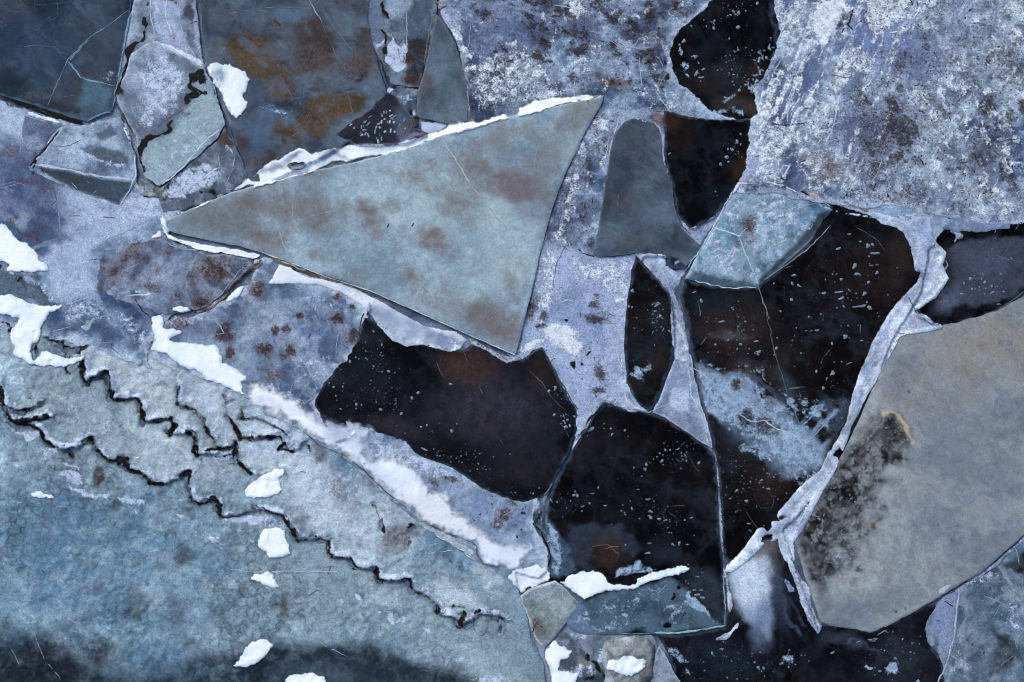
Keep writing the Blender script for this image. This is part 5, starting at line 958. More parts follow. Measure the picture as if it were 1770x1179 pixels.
spear = ice('ice_plate', 'narrow leaf-shaped black ice plate between lavender ice and the white ridge', 'ice plate', PL,
    G('1099,441 1118,463 1140,490 1158,512 1163,540 1166,580 1164,612 1152,648 1140,680 1130,704 1121,712 1104,699 1090,680 1083,655 1079,610 1079,570 1084,520 1091,470'),
    z=0.05, mat='black', cols=((20, 18, 20), (36, 32, 34)), cs=40, jit=1.2, ops=[('b', (46, 38, 36), 1140, 620, 24, 20, 0, 0.5), ('p', (92, 108, 134), G('1086,668 1096,675 1104,700 1090,682'), 0.8, 3), ('b', 'fleck', 1135, 545, 24, 40, 20, 0.5), ('b', (40, 48, 58), 1140, 560, 20, 26, 20, 0.5), ('b', 'frost', 1104, 645, 8, 12, -20, 0.75), ('b', 'frost', 1117, 636, 8, 6, -30, 0.55), ('b', 'frost', 1134, 530, 8, 5, 20, 0.5), ('b', (48, 42, 40), 1100, 660, 14, 14, 0, 0.5)])
bubbles(spear, [(1093, 503, 4, 1.8, 10), (1141, 547, 4), (1135, 528, 6, .7, 40), (1104, 650, 7, 1.4, 70), (1120, 635, 6, .6, 140), (1087, 530, 3), (1146, 570, 5, .3, 60), (1128, 575, 5, .3, 70)])
small_bubbles(spear, 130, [(1135, 545, 24, 40, 3), (1110, 640, 20, 20, 1), (1100, 560, 14, 30, 0.7)], rmax=2.0)

tri = ice('ice_fragment', 'lilac triangular fragment of milky ice below the leaf-shaped black plate', 'ice fragment', FR,
    G('1195,615 1200,650 1212,700 1224,735 1232,775 1215,766 1185,745 1150,722 1128,712 1140,690 1152,655 1166,622 1180,600'), z=0.045, cols=((140, 150, 184), (170, 180, 212)), cs=35, jit=1, ops=[('P', (186, 198, 224), T(7, '830,830 880,820 915,860 915,940 850,945 810,910'), 0.85, 3), ('b', 'dirt', 1200, 665, 4, 16, 0, 0.3), ('b', (128, 140, 176), 1165, 665, 14, 16, 0, 0.5), ('b', 'frost', 1172, 700, 10, 12, 0, 0.4)], rim=((200, 208, 228), 3.5, 0.6))
crack(tri, T(7, '920,700 925,860 980,960 1010,1060'), 2.0, (198, 208, 228)); crack(tri, T(7, '725,945 780,920 840,900'), 1.2, (190, 200, 220))

mid = ice('ice_plate', 'wide black ice plate with scattered bubbles directly under the tip of the grey triangle', 'ice plate', PL,
    G('630,548 655,560 700,588 760,600 800,605 820,592 850,605 880,624 905,621 920,606 938,599 950,625 965,655 980,682 996,706 996,745 981,786 960,825 950,848 931,862 905,870 881,866 850,852 830,843 800,822 779,808 745,796 715,784 700,765 644,745 589,734 556,720 543,700 545,685 567,652 603,607 618,585'),
    z=0.035, mat='black', cols=((20, 20, 25), (36, 36, 44)), cs=70, sp=2.2, jit=2.0, contrast=1.2, ops=[
    ('b', (72, 52, 48), 805, 638, 48, 26, 10, 0.8), ('b', 'dirt', 810, 635, 50, 24, 0, 0.3), ('b', (44, 36, 34), 935, 640, 20, 40, -30, 0.6), ('b', (54, 53, 64), 850, 710, 90, 55, 0, 0.75), ('b', (46, 38, 36), 860, 730, 20, 10, 0, 0.6), ('b', (14, 13, 16), 560, 690, 40, 30, 0, 0.6), ('b', (16, 15, 18), 780, 780, 60, 26, 25, 0.7), ('b', (50, 46, 54), 690, 740, 50, 14, 20, 0.7),
    ('b', (40, 44, 54), 640, 580, 20, 16, 30, 0.6), ('b', (22, 30, 34), 640, 640, 40, 30, 0, 0.6), ('b', (44, 40, 46), 900, 800, 50, 40, 0, 0.5), ('b', 'fleck', 640, 640, 100, 80, 0, 0.2), ('b', (16, 14, 16), 900, 850, 40, 14, 10, 0.7)])
crack(mid, T(7, '100,730 170,800 220,880 290,945'), 1.6, (96, 84, 74)); crack(mid, T(7, '120,740 170,830 240,900'), 1.2, (70, 62, 58)); crack(mid, T(6, '1150,830 1165,860'), 2, (80, 92, 112)); crack(mid, T(7, '70,680 165,622 180,640 260,790 345,935'), 2.4, (70, 80, 100), taper=False)
crack(mid, T(6, '900,1040 910,1055'), 3, (60, 60, 72)); crack(mid, T(6, '850,1130 880,1142'), 4, (150, 160, 180)); 
bubbles(mid, [(646, 573, 4, .6, 120), (672, 642, 4), (672, 642, 3), (616, 699, 4), (589, 707, 3), (658, 708, 4), (694, 715, 4), (723, 679, 4), (712, 688, 4), (646, 633, 3), (577, 669, 3), (605, 625, 4), (738, 735, 3), (781, 745, 4), (779, 664, 4), (660, 596, 3), (949, 676, 4), (960, 670, 4), (958, 717, 4), (978, 738, 5), (985, 736, 4), (981, 726, 3), (993, 720, 3), (975, 728, 3), (728, 738, 3)])
small_bubbles(mid, 620, [(640, 610, 40, 30, 1.6), (610, 660, 60, 50, 2.4), (690, 690, 70, 40, 2.4), (740, 745, 40, 20, 2), (780, 780, 60, 20, 2.2), (830, 810, 60, 26, 1.5), (960, 680, 18, 20, 1), (982, 728, 16, 18, 1.4), (900, 845, 30, 10, 0.6)], rmax=2.0)

pond = ice('ice_plate', 'five-sided black ice plate with round bubbles at bottom centre', 'ice plate', PL,
    G('1046,694 1080,708 1123,713 1148,722 1185,747 1219,768 1234,789 1240,840 1243,915 1248,955 1251,1000 1254,1084 1225,1088 1190,1096 1150,1098 1084,1098 1010,1098 985,1085 960,1050 945,1000 945,940 946,885 954,845 985,787 1003,755 1022,722'),
    z=0.03, mat='black', cols=((16, 15, 19), (28, 26, 31)), cs=60, jit=1.2, contrast=1.2, ops=[
    ('p', (74, 88, 112), T(11, '185,340 230,350 270,420 310,480 320,560 330,620 260,660 200,660 180,500'), 0.9, 5), ('p', 'frost', T(11, '195,350 230,360 265,420 285,520 250,640 215,640 205,500'), 0.62, 6), ('p', (52, 60, 76), T(11, '320,370 420,360 480,400 570,380 590,410 620,430 680,490 640,520 560,500 470,480 420,490 380,560 420,590 330,600 310,480'), 0.75, 6),
    ('b', (56, 44, 40), 1050, 955, 34, 24, 20, 0.75), ('b', 'dirt', 1048, 955, 30, 20, 0, 0.3), ('b', (44, 50, 64), 1150, 955, 30, 16, 20, 0.5), ('p', 'frost', T(11, '560,590 640,550 740,590 760,600 680,620 590,640 540,640'), 0.62, 4), ('p', 'dark', T(11, '430,590 520,580 530,650 470,620'), 0.7, 5),
    # blue bottom corner
    ('p', (84, 104, 122), T(11, '270,690 380,770 470,730 640,710 830,655 920,715 1000,830 1095,892 950,912 740,922 560,935 300,935 230,900'), 0.92, 5), ('p', (108, 126, 160), T(11, '290,800 360,770 410,860 440,940 260,940'), 0.85, 10), ('p', 'frost', T(11, '860,760 920,700 960,760 1060,880 1000,850 920,790'), 0.7, 4), ('b', (44, 66, 86), 1100, 1050, 50, 16, 0, 0.6), ('b', 'frost', 1060, 1085, 40, 6, -5, 0.45),
    ('b', (46, 60, 78), 1150, 1060, 20, 14, 0, 0.6), ('b', 'frost', 1130, 1022, 30, 8, -15, 0.35), ('b', 'dark', 1162, 1025, 3, 6, 30, 0.9), ('b', 'dark', 1175, 1013, 4, 3, 0, 0.9), ('b', 'dark', 1152, 1079, 4, 4, 0, 0.9), ('b', 'dark', 1180, 1065, 14, 12, 0, 0.4), ('b', 'frost', 1065, 1050, 40, 14, 0, 0.4), ('x', 'frost', T(11, '270,720 380,790 640,730 830,675 1000,850 740,910 300,930'), 0.55, 6, 18, 10, 1.5, 0.45, 0.8),
    ('p', (58, 66, 80), T(11, '940,590 1000,590 1090,700 1095,880 1000,800 920,680'), 0.55, 10), ('b', (40, 38, 44), 1000, 770, 40, 26, -30, 0.5), ('b', 'frost', 1185, 790, 10, 5, -60, 0.35)])
crack(pond, T(11, '740,925 840,930 960,915 1080,895 1105,885'), 3.0, (150, 186, 200)); crack(pond, T(11, '1100,890 1098,760 1090,620'), 2.4, (140, 160, 184)); crack(pond, T(11, '560,935 640,930 740,925'), 1.6, (110, 140, 160)); crack(pond, T(11, '755,730 800,680'), 2.6, (130, 156, 176))
crack(pond, T(7, '495,890 560,920 700,948'), 1.6, (120, 132, 152)); crack(pond, T(7, '400,1050 435,1025'), 5, (110, 136, 160)); crack(pond, T(11, '420,490 500,475 560,530 540,570'), 1.4, (96, 84, 80)); crack(pond, T(11, '480,500 530,490 560,485'), 1.3, (110, 96, 88))
bubbles(pond, [(1144, 797, 5, 1), (1117, 803, 4), (1115, 811, 4, 1), (992, 856, 4), (998, 857, 4), (1034, 843, 3), (1120, 863, 6, .6, 10), (1007, 875, 5, .4, 10), (1046, 874, 5, .5, 0), (1092, 879, 4, 1), (1120, 956, 7, .6, 5), (1163, 941, 5, .6, 150), (1174, 939, 5, .9, 80), (1123, 939, 5, .5, 0), (1125, 895, 4), (1139, 897, 5, .8, 0), (1150, 899, 5, .5, 20), (1195, 895, 4, .6, 20), (1103, 846, 4, .4, 0), (1019, 870, 3), (1058, 751, 4, .9, 60), (1056, 741, 3), (1080, 744, 3), (1024, 853, 5, .4, 10),
    (1205, 1028, 7, .8, 10), (1214, 1033, 6, .8, 0), (1200, 1020, 5, .5, 0), (1212, 1020, 5, .5, 0), (1150, 778, 3), (1185, 788, 6, .4, 120), (1172, 776, 5, .4, 30), (1208, 800, 4), (1206, 997, 5, .4, 0), (953, 865, 5, .6, 130), (1188, 941, 4, .5, 0), (1126, 885, 3)])
small_bubbles(pond, 430, [(1130, 830, 60, 60, 2), (1120, 900, 60, 50, 3), (1180, 780, 40, 30, 1), (1060, 745, 40, 16, 0.8), (1000, 860, 40, 26, 1.2), (1190, 1000, 40, 30, 0.8)], rmax=2.0)

# beige plate, lower right
beige = ice('ice_plate', 'large smooth beige-grey ice plate with a dark churned left margin, lower right', 'ice plate', PL,
    G('1805,497 1770,512 1720,538 1660,556 1610,566 1570,574 1552,582 1535,618 1510,668 1490,712 1470,755 1450,795 1425,835 1400,865 1380,900 1372,930 1380,955 1392,1000 1405,1040 1418,1074 1432,1081 1470,1086 1490,1090 1505,1093 1530,1083 1565,1065 1610,1040 1650,1015 1700,985 1735,955 1770,925 1805,895'),
    z=0.06, mat='grey', cols=((120, 129, 139), (150, 156, 161)), cs=90, sp=2.3, contrast=1.3, jit=1.2, tilt=(0.002, 0.002), ops=[
    ('b', (140, 134, 132), 1600, 660, 80, 60, -30, 0.6), ('b', (116, 124, 138), 1640, 760, 60, 120, 30, 0.5), ('b', (104, 114, 128), 1500, 1050, 90, 26, -20, 0.6), ('b', (146, 136, 126), 1720, 600, 90, 60, 0, 0.5), ('b', (118, 126, 140), 1740, 850, 60, 100, 0, 0.5), ('b', (96, 112, 132), 1690, 880, 80, 50, -30, 0.4), ('b', (158, 148, 140), 1595, 670, 14, 12, 0, 0.7), ('b', (150, 154, 164), 1632, 660, 22, 16, 0, 0.5),
    ('x', (104, 108, 118), G('1560,580 1790,500 1790,920 1510,1090 1440,1080 1500,900'), 0.5, 20, 10, 60, 1.8, 0.5, 0.9), ('x', (162, 164, 168), G('1560,580 1790,500 1790,920 1510,1090 1440,1080 1500,900'), 0.45, 20, 40, 40, 1.8, 0.55, 0.9), ('x', (150, 140, 130), G('1560,580 1790,500 1790,760 1600,760'), 0.35, 30, 36, 150, 1.5, 0.5, 0.85),
    ('b', (96, 104, 118), 1560, 640, 30, 40, 30, 0.4), ('b', (152, 158, 166), 1720, 636, 40, 16, 30, 0.3),
    ('p', (76, 77, 80), G('1455,790 1500,735 1522,712 1545,715 1564,735 1572,760 1555,795 1535,835 1520,885 1495,935 1480,985 1440,1010 1412,1030 1395,990 1378,945 1385,905 1420,845'), 0.94, 13), ('p', 'cell', G('1455,790 1522,712 1568,755 1520,830 1505,880 1470,980 1412,1030 1378,945 1420,845'), 1.0, 12),
    ('p', (98, 96, 94), G('1460,790 1500,745 1530,760 1500,790 1470,810 1440,830'), 0.6, 10), ('b', (24, 23, 27), 1465, 850, 34, 22, -40, 0.85), ('b', (20, 19, 24), 1420, 900, 20, 30, 20, 0.8), ('b', (28, 26, 30), 1440, 960, 18, 26, 20, 0.7), ('b', (26, 25, 29), 1480, 870, 16, 22, 30, 0.7), ('b', (36, 34, 36), 1534, 728, 14, 12, 0, 0.8), ('b', (70, 68, 68), 1560, 745, 8, 16, -20, 0.6),
    ('x', (126, 128, 130), G('1455,790 1500,735 1522,712 1548,715 1568,735 1576,760 1560,800 1545,840 1530,885 1505,935 1490,995 1450,1025 1412,1030 1395,990 1378,945 1385,905 1420,845'), 0.8, 12, 11, 140, 1.5, 0.5, 0.78), ('x', (22, 21, 25), G('1455,790 1500,735 1522,712 1548,715 1568,735 1576,760 1560,800 1545,840 1530,885 1505,935 1490,995 1450,1025 1412,1030 1395,990 1378,945 1385,905 1420,845'), 0.85, 12, 13, 40, 1.4, 0.52, 0.75), ('x', (146, 150, 155), G('1470,790 1530,740 1575,760 1545,840 1530,890 1505,940 1490,1000 1440,1030 1420,980 1450,900'), 0.9, 16, 13, 120, 1.4, 0.5, 0.8), ('x', (160, 164, 168), G('1455,790 1500,735 1522,712 1548,715 1568,735 1576,760 1560,800 1545,840 1530,885 1505,935 1490,995 1450,1025 1412,1030 1395,990 1378,945 1385,905 1420,845'), 0.8, 10, 7, 120, 1.3, 0.66, 0.85), ('b', (158, 164, 172), 1450, 960, 14, 14, 0, 0.85), ('b', (160, 168, 176), 1465, 990, 16, 14, 0, 0.85), ('b', (150, 156, 164), 1440, 1010, 14, 14, 0, 0.75), ('b', (154, 160, 168), 1500, 890, 12, 22, 20, 0.7), ('b', (160, 164, 170), 1540, 815, 16, 8, -10, 0.75), ('b', (156, 160, 168), 1525, 850, 14, 14, 0, 0.75),
    ('b', (150, 156, 164), 1485, 940, 14, 16, 0, 0.65), ('b', (110, 116, 126), 1425, 1050, 14, 24, -20, 0.7), ('b', 'frost', 1447, 965, 8, 7, 0, 0.4), ('b', 'frost', 1462, 990, 8, 8, 0, 0.35), ('b', (140, 146, 154), 1445, 880, 10, 10, 0, 0.5), ('b', (150, 156, 160), 1500, 828, 10, 7, 0, 0.8), ('b', (140, 146, 152), 1490, 845, 5, 8, 0, 0.8), ('b', (146, 150, 156), 1442, 827, 8, 7, 0, 0.8),
    ('l', (196, 176, 150), G('1524,713 1536,709 1545,716 1558,727 1568,745 1573,758'), 0.95, 2.5, 2.6), ('l', (160, 160, 160), G('1524,713 1515,730 1500,738 1480,760'), 0.5, 4, 2), ('b', (60, 44, 44), 1565, 677, 3, 3, 0, 0.95), ('b', (70, 44, 40), 1564, 1056, 3, 3, 0, 0.9), ('b', (80, 52, 46), 1543, 1060, 3, 2.4, 0, 0.9), ('b', (60, 44, 44), 1625, 908, 2.6, 2.6, 0, 0.9), ('b', (90, 76, 74), 1573, 1047, 3, 2.4, 0, 0.9), ('b', (96, 70, 56), 1508, 909, 4, 4, 0, 0.8),
    ('b', (168, 150, 130), 1460, 996, 4, 4, 0, 0.8), ('l', (100, 112, 130), G('1430,1075 1480,1080'), 0.5, 4, 3)], rim=((96, 92, 90), 3, 0.5))
crack(beige, T(8, '1160,705 1190,760 1240,775 1326,795'), 1.6, (142, 148, 158)); crack(beige, T(8, '850,520 760,545 690,550'), 1.8, (96, 104, 122), taper=True)
for i, (x, y, r) in enumerate(((1450, 840, 6), (1488, 838, 5), (1502, 826, 6), (1440, 827, 7), (1478, 868, 4), (1424, 890, 5), (1512, 836, 5))):
    bubbles(beige, [(x, y, r, 0.35 + 0.1 * (i % 5), i * 47)], name='air_pocket')

glossy = ice('ice_plate', 'dark glossy ice plate with a black rim at the right edge above the beige plate', 'ice plate', PL,
    T(8, '1430,-60 1326,-40 1200,-40 1060,-40 940,-20 860,0 845,60 880,120 900,145 885,205 905,240 912,275 885,325 850,365 790,405 760,420 775,440 810,462 860,500 900,508 960,505 1080,475 1180,442 1260,390 1326,340 1430,280'), z=0.03, mat='black', cols=((10, 9, 12), (18, 17, 21)), cs=50, jit=1.2, ops=[
    ('p', (66, 71, 86), T(8, '1430,70 1250,70 1060,60 985,75 950,130 972,200 965,290 925,350 860,400 900,420 1000,425 1150,405 1280,345 1430,250'), 0.95, 6), ('b', (84, 92, 112), 1640, 515, 30, 18, -40, 0.75), ('b', (78, 84, 104), 1690, 450, 50, 20, 10, 0.6), ('b', 'frost', 1652, 405, 10, 6, 0, 0.7), ('b', 'frost', 1628, 520, 16, 5, -10, 0.35), ('b', (60, 62, 74), 1650, 465, 20, 40, 30, 0.5)])
crack(glossy, T(8, '970,85 985,60 1010,50'), 3, (140, 150, 170)); crack(glossy, T(8, '1180,150 1250,175 1326,190'), 1.5, (100, 108, 128)); crack(glossy, T(8, '1170,445 1250,395 1326,335'), 2.2, (90, 92, 104)); crack(glossy, T(8, '925,175 935,200 920,225'), 3, (120, 134, 156))
bubbles(glossy, [(1677, 482, 4), (1715, 506, 5, .8, 40), (1666, 490, 3), (1662, 508, 4), (1702, 488, 4), (1726, 526, 5, .5, 0), (1714, 495, 3), (1680, 500, 3), (1735, 504, 3), (1656, 400, 4), (1720, 400, 4, .5, 80)])
small_bubbles(glossy, 120, [(1690, 495, 40, 22, 3), (1650, 545, 40, 6, 0.6), (1720, 440, 30, 30, 0.6)], rmax=2.0)
apron = ice('ice_fragment', 'pale blue apron of ice just under the lower edge of the snow crust', 'ice fragment', FR,
    G('1425,335 1500,340 1560,345 1620,368 1650,380 1630,400 1612,425 1596,432 1588,410 1572,394 1545,383 1500,374 1462,362 1438,352'), z=0.04, feather=3, cols=((128, 146, 186), (170, 184, 214)), cs=30, jit=1.5, ops=[('b', 'frost', 1570, 380, 30, 12, 20, 0.5), ('b', 'dirt', 1500, 360, 14, 5, 15, 0.6)])
ledge = ice('ice_fragment', 'thin pale blue ledge of ice under the edge of the snow crust at the right', 'ice fragment', FR,
    T(4, '910,1160 960,1110 1010,1105 1080,1130 1160,1140 1260,1135 1250,1165 1100,1179 1000,1179'), z=0.06, cols=((112, 126, 160), (140, 154, 186)), cs=30, jit=2)
ledge2 = ice('ice_fragment', 'bluish sliver of ice bordering the black rim at the right edge', 'ice fragment', FR, T(8, '930,30 1000,-10 1100,-20 1240,-15 1160,15 1060,22 960,38'), z=0.045, cols=((120, 136, 166), (150, 164, 192)), cs=30, jit=1.5)

# bottom right
smoke = ice('ice_plate', 'dark smoky ice plate along the bottom edge with a pale rounded bulge', 'ice plate', PL,
    G('1135,1098 1190,1098 1225,1090 1252,1086 1256,1040 1252,985 1266,968 1300,945 1330,922 1352,918 1362,945 1375,985 1392,1030 1410,1080 1425,1078 1470,1084 1505,1092 1560,1066 1612,1040 1625,1060 1618,1085 1602,1090 1612,1120 1628,1140 1632,1180 1632,1215 1180,1215 1165,1160 1150,1120'),
    z=0.02, mat='black', cols=((16, 17, 24), (34, 35, 44)), cs=50, jit=1.8, contrast=1.2, ops=[
    ('P', (150, 166, 192), T(11, '1130,590 1200,555 1240,570 1300,600 1330,700 1335,860 1320,960 1270,900 1200,860 1160,760 1130,680'), 0.9, 8), ('b', (196, 208, 228), 1298, 1000, 30, 44, 8, 1.1), ('B', 'z', 1300, 1010, 36, 60, 8, 0.035, 0.9), ('b', (104, 120, 148), 1318, 1075, 16, 36, 0, 0.7), ('b', (110, 104, 108), 1325, 945, 24, 12, -30, 0.7), ('b', (60, 70, 90), 1345, 1020, 12, 60, -10, 0.7), ('b', (78, 82, 92), 1340, 960, 10, 20, -20, 0.6),
    ('l', (70, 78, 94), T(12, '40,590 100,720 110,830 200,940'), 0.75, 3, 2), ('l', (62, 68, 84), T(12, '130,740 180,820 210,890'), 0.7, 3, 2), ('p', (52, 56, 70), T(12, '310,905 420,920 520,970 570,1020 500,1000 380,970 290,960'), 0.7, 6), ('l', (74, 80, 96), T(12, '430,960 520,985 570,1015'), 0.7, 2, 1.5),
    ('b', 'frost', 1542, 1152, 14, 8, -20, 0.9), ('b', 'frost', 1500, 1158, 10, 4, -10, 0.7), ('b', 'frost', 1360, 1135, 10, 12, 20, 0.55), ('b', 'frost', 1585, 1172, 6, 5, 0, 0.7), ('b', 'fleck', 1520, 1120, 60, 50, 0, 0.3), ('b', (50, 56, 68), 1560, 1130, 40, 30, 0, 0.5), ('b', 'fleck', 1300, 1150, 60, 30, 0, 0.4), ('b', (30, 40, 54), 1250, 1140, 50, 30, 0, 0.6),
    ('b', 'frost', 1170, 1128, 26, 5, 30, 0.6), ('b', 'frost', 1190, 1160, 14, 5, 50, 0.5), ('b', 'fleck', 1180, 1150, 30, 40, 40, 0.8)])
bubbles(smoke, [(1439, 1128, 6, .5, 25), (1484, 1109, 6, .4, 20), (1508, 1108, 8, .25, 0), (1548, 1138, 4), (1231, 1129, 4), (1248, 1122, 5, .6, 0), (1320, 1155, 4), (1310, 1153, 4), (1560, 1105, 3), (1532, 1092, 5, .4, 150), (1521, 1160, 4)])
small_bubbles(smoke, 260, [(1300, 1150, 60, 30, 2), (1550, 1130, 50, 40, 2), (1370, 1130, 20, 20, 1), (1240, 1130, 50, 26, 1)], rmax=2.0)
crack(smoke, T(12, '530,960 580,960'), 2.2, (150, 166, 190)); crack(smoke, T(12, '580,940 630,910'), 2.6, (110, 120, 136)); crack(smoke, T(12, '60,485 90,530 110,600'), 3, (90, 70, 52)); crack(smoke, T(11, '1200,545 1280,580 1320,630'), 1.3, (100, 106, 124))

corner = ice('ice_plate', 'blue-grey speckled ice plate with a white crack in the lower right corner', 'ice plate', PL,
    G('1805,905 1770,930 1735,960 1700,990 1660,1015 1640,1025 1622,1040 1608,1065 1599,1085 1602,1110 1622,1130 1630,1150 1632,1180 1630,1215 1805,1215'), z=0.04, cols=((90, 108, 132), (132, 148, 168)), cs=45, jit=1.8, contrast=1.2, ops=[
    ('p', (128, 142, 174), T(12, '990,700 985,800 970,960 920,1080 910,1020 830,900 870,770'), 0.9, 5), ('p', (28, 30, 36), T(12, '1220,560 1360,470 1360,760 1310,690 1290,640 1230,600'), 0.92, 6), ('p', (34, 40, 46), T(12, '1145,885 1200,920 1270,970 1310,1020 1260,1100 1200,1140 1155,1140 1180,1060 1160,960'), 0.85, 9), ('b', 'fleck', 1730, 1100, 60, 70, 0, 0.4),
    ('b', 'frost', 1700, 1000, 30, 14, -30, 0.45), ('b', (60, 72, 90), 1690, 1140, 20, 50, 0, 0.5), ('b', (64, 80, 102), 1700, 1060, 18, 40, 0, 0.5), ('b', (72, 76, 80), 1713, 991, 8, 8, 0, 0.95, 0.25), ('b', (92, 96, 104), 1735, 1030, 6, 6, 0, 0.7), ('b', 'frost', 1755, 1070, 20, 40, 0, 0.4), ('b', 'grit', 1700, 1060, 80, 100, 0, 0.3), ('b', 'frost', 1660, 1150, 20, 30, 0, 0.35)])
crack(corner, T(12, '992,700 985,800 968,950 930,1080 885,1185'), 3.4, (170, 184, 206)); crack(corner, T(12, '920,765 965,795'), 1.6, (66, 36, 34), h=0.01); crack(corner, T(12, '910,735 975,710'), 1.6, (80, 44, 40), h=0.01)
small_bubbles(corner, 130, [(1720, 1100, 60, 70, 2), (1700, 1020, 40, 20, 1)], rmax=2.0)

# the big triangle
slab = ice('ice_plate', 'huge pale grey-green triangular ice plate with brown smudges, centre', 'ice plate', PL,
    G('1043,166 1041,178 1028,200 1009,234 985,284 968,322 954,362 944,397 932,445 924,485 916,515 908,545 900,578 892,612 880,610 860,602 835,590 806,577 760,556 720,538 677,520 640,503 600,487 542,471 500,453 454,437 415,426 373,418 335,410 302,403 285,392 284,382 292,379 320,366 353,352 400,333 440,322 490,310 538,297 610,281 677,265 725,250 766,234 830,215 890,199 960,184'),
    z=0.11, thick=0.2, mat='grey', sp=2.4, jit=0.9, tilt=(0.003, 0.004), und=0.012, cols=((126, 147, 164), (158, 178, 192)), cs=90, contrast=1.3, ops=[
    ('p', (112, 120, 128), G('284,385 440,320 470,330 450,400 470,440 400,425 300,405'), 0.8, 30), ('b', (124, 128, 134), 520, 360, 60, 30, 0, 0.7), ('b', (166, 184, 188), 760, 330, 90, 60, 0, 0.4), ('b', (168, 186, 190), 860, 440, 50, 70, 20, 0.4), ('b', (126, 130, 134), 1010, 195, 36, 26, -40, 0.75), ('b', (128, 134, 138), 960, 260, 30, 40, 40, 0.5), ('b', (160, 182, 190), 620, 300, 60, 24, -15, 0.4),
    ('x', (120, 117, 122), G('284,385 440,320 800,230 1040,172 950,400 895,605 700,520 460,438'), 0.62, 20, 62, 15, 1.5, 0.5, 0.85), ('x', (172, 190, 196), G('560,330 800,250 940,260 900,500 800,560 650,480'), 0.5, 40, 60, 15, 1.4, 0.5, 0.85), ('x', (124, 128, 134), G('284,385 440,320 800,230 1040,172 950,400 895,605 700,520 460,438'), 0.35, 12, 9, 70, 1.6, 0.5, 0.9),
    ('b', (116, 110, 114), 875, 318, 70, 24, 15, 0.85), ('b', (112, 106, 110), 905, 335, 44, 18, 0, 0.75), ('b', (120, 114, 116), 815, 280, 30, 18, 30, 0.7), ('b', (122, 118, 122), 800, 350, 24, 10, 20, 0.6), ('b', (126, 120, 122), 710, 305, 26, 16, 0, 0.55), ('b', (120, 112, 114), 752, 415, 24, 20, 0, 0.85), ('b', (122, 116, 118), 708, 482, 16, 16, 0, 0.8), ('b', (116, 108, 110), 860, 555, 46, 26, 10, 0.85),
    ('b', (112, 104, 106), 825, 538, 14, 14, 0, 0.7), ('b', (124, 118, 120), 880, 485, 10, 16, 0, 0.6), ('b', (118, 112, 114), 540, 375, 42, 24, 0, 0.75), ('b', (114, 108, 110), 490, 355, 18, 26, 0, 0.7), ('b', (116, 110, 112), 640, 375, 22, 28, -15, 0.75), ('b', (128, 124, 126), 655, 395, 14, 22, 0, 0.6), ('b', (120, 114, 116), 550, 440, 14, 12, 0, 0.7), ('b', (116, 110, 112), 485, 415, 22, 16, 0, 0.7), ('b', (108, 104, 106), 450, 400, 20, 14, 0, 0.7),
    ('b', (118, 112, 114), 590, 360, 16, 14, 0, 0.5), ('b', (106, 110, 116), 390, 385, 40, 20, 0, 0.6), ('b', (110, 106, 110), 430, 350, 30, 14, -20, 0.6), ('b', (128, 122, 124), 912, 565, 8, 30, 15, 0.6), ('b', (130, 124, 128), 845, 240, 40, 10, -15, 0.3), ('b', (106, 104, 108), 960, 350, 12, 20, 20, 0.5), ('b', 'dirt', 875, 320, 80, 26, 12, 0.22), ('b', 'dirt', 860, 552, 50, 26, 10, 0.25), ('b', 'dirt', 752, 415, 26, 20, 0, 0.22), ('b', 'dirt', 640, 378, 26, 30, -15, 0.2), ('b', 'dirt', 540, 372, 46, 24, 0, 0.2)],
    edge=(0.012, 3), rim=((170, 180, 184), 2.2, 0.5))
crack(slab, T(2, '955,700 985,760 1035,830 1070,885 1100,945 1160,1010 1220,1090 1260,1150'), 2.2, (184, 186, 184)); crack(slab, G('802,300 850,365 880,400 893,430'), 1.1, (166, 178, 182)); crack(slab, G('454,437 500,453 560,477 640,503 720,538 806,577 890,613'), 1.8, (196, 204, 208), taper=False, jit=0.6)
for x, y in ((670, 390), (712, 389)): crack(slab, [(x, y + 3), (x + 2, y), (x + 3, y - 3)], 2.2, (36, 34, 38), name='twig', taper=False)

# ================================================================== lower centre
shelf = ice('ice_plate', 'bluish-white frosted shelf along the lower edge of the central black plate', 'ice plate', PL,
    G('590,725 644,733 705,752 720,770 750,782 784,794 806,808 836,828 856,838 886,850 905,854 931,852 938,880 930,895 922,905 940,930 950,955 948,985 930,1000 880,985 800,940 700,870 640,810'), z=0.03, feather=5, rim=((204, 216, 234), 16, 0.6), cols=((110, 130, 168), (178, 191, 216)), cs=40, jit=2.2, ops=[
    ('p', 'frost', G('640,760 700,775 760,800 790,830 740,830 690,810 650,790'), 0.6, 10), ('b', (70, 76, 94), 690, 790, 12, 10, 0, 0.6), ('b', 'dirt', 780, 828, 16, 6, -10, 0.85), ('b', 'dirt', 750, 838, 10, 8, 0, 0.7), ('b', 'dirt', 870, 895, 12, 14, 0, 0.8), ('b', 'dirt', 862, 905, 8, 8, 0, 0.8), ('b', 'dark', 902, 888, 4, 3, 0, 0.9), ('b', 'dark', 893, 930, 3, 3, 0, 0.9), ('b', 'dark', 890, 910, 3, 3, 0, 0.8),
    ('b', 'frost', 863, 905, 6, 5, 0, 0.9), ('b', 'grit', 870, 890, 60, 40, 0, 0.5), ('b', (120, 138, 176), 830, 880, 50, 30, 30, 0.5), ('b', 'frost', 760, 810, 60, 20, 25, 0.4), ('b', (118, 134, 172), 920, 920, 20, 30, 0, 0.5), ('b', 'dirt', 885, 870, 6, 8, 0, 0.6)])
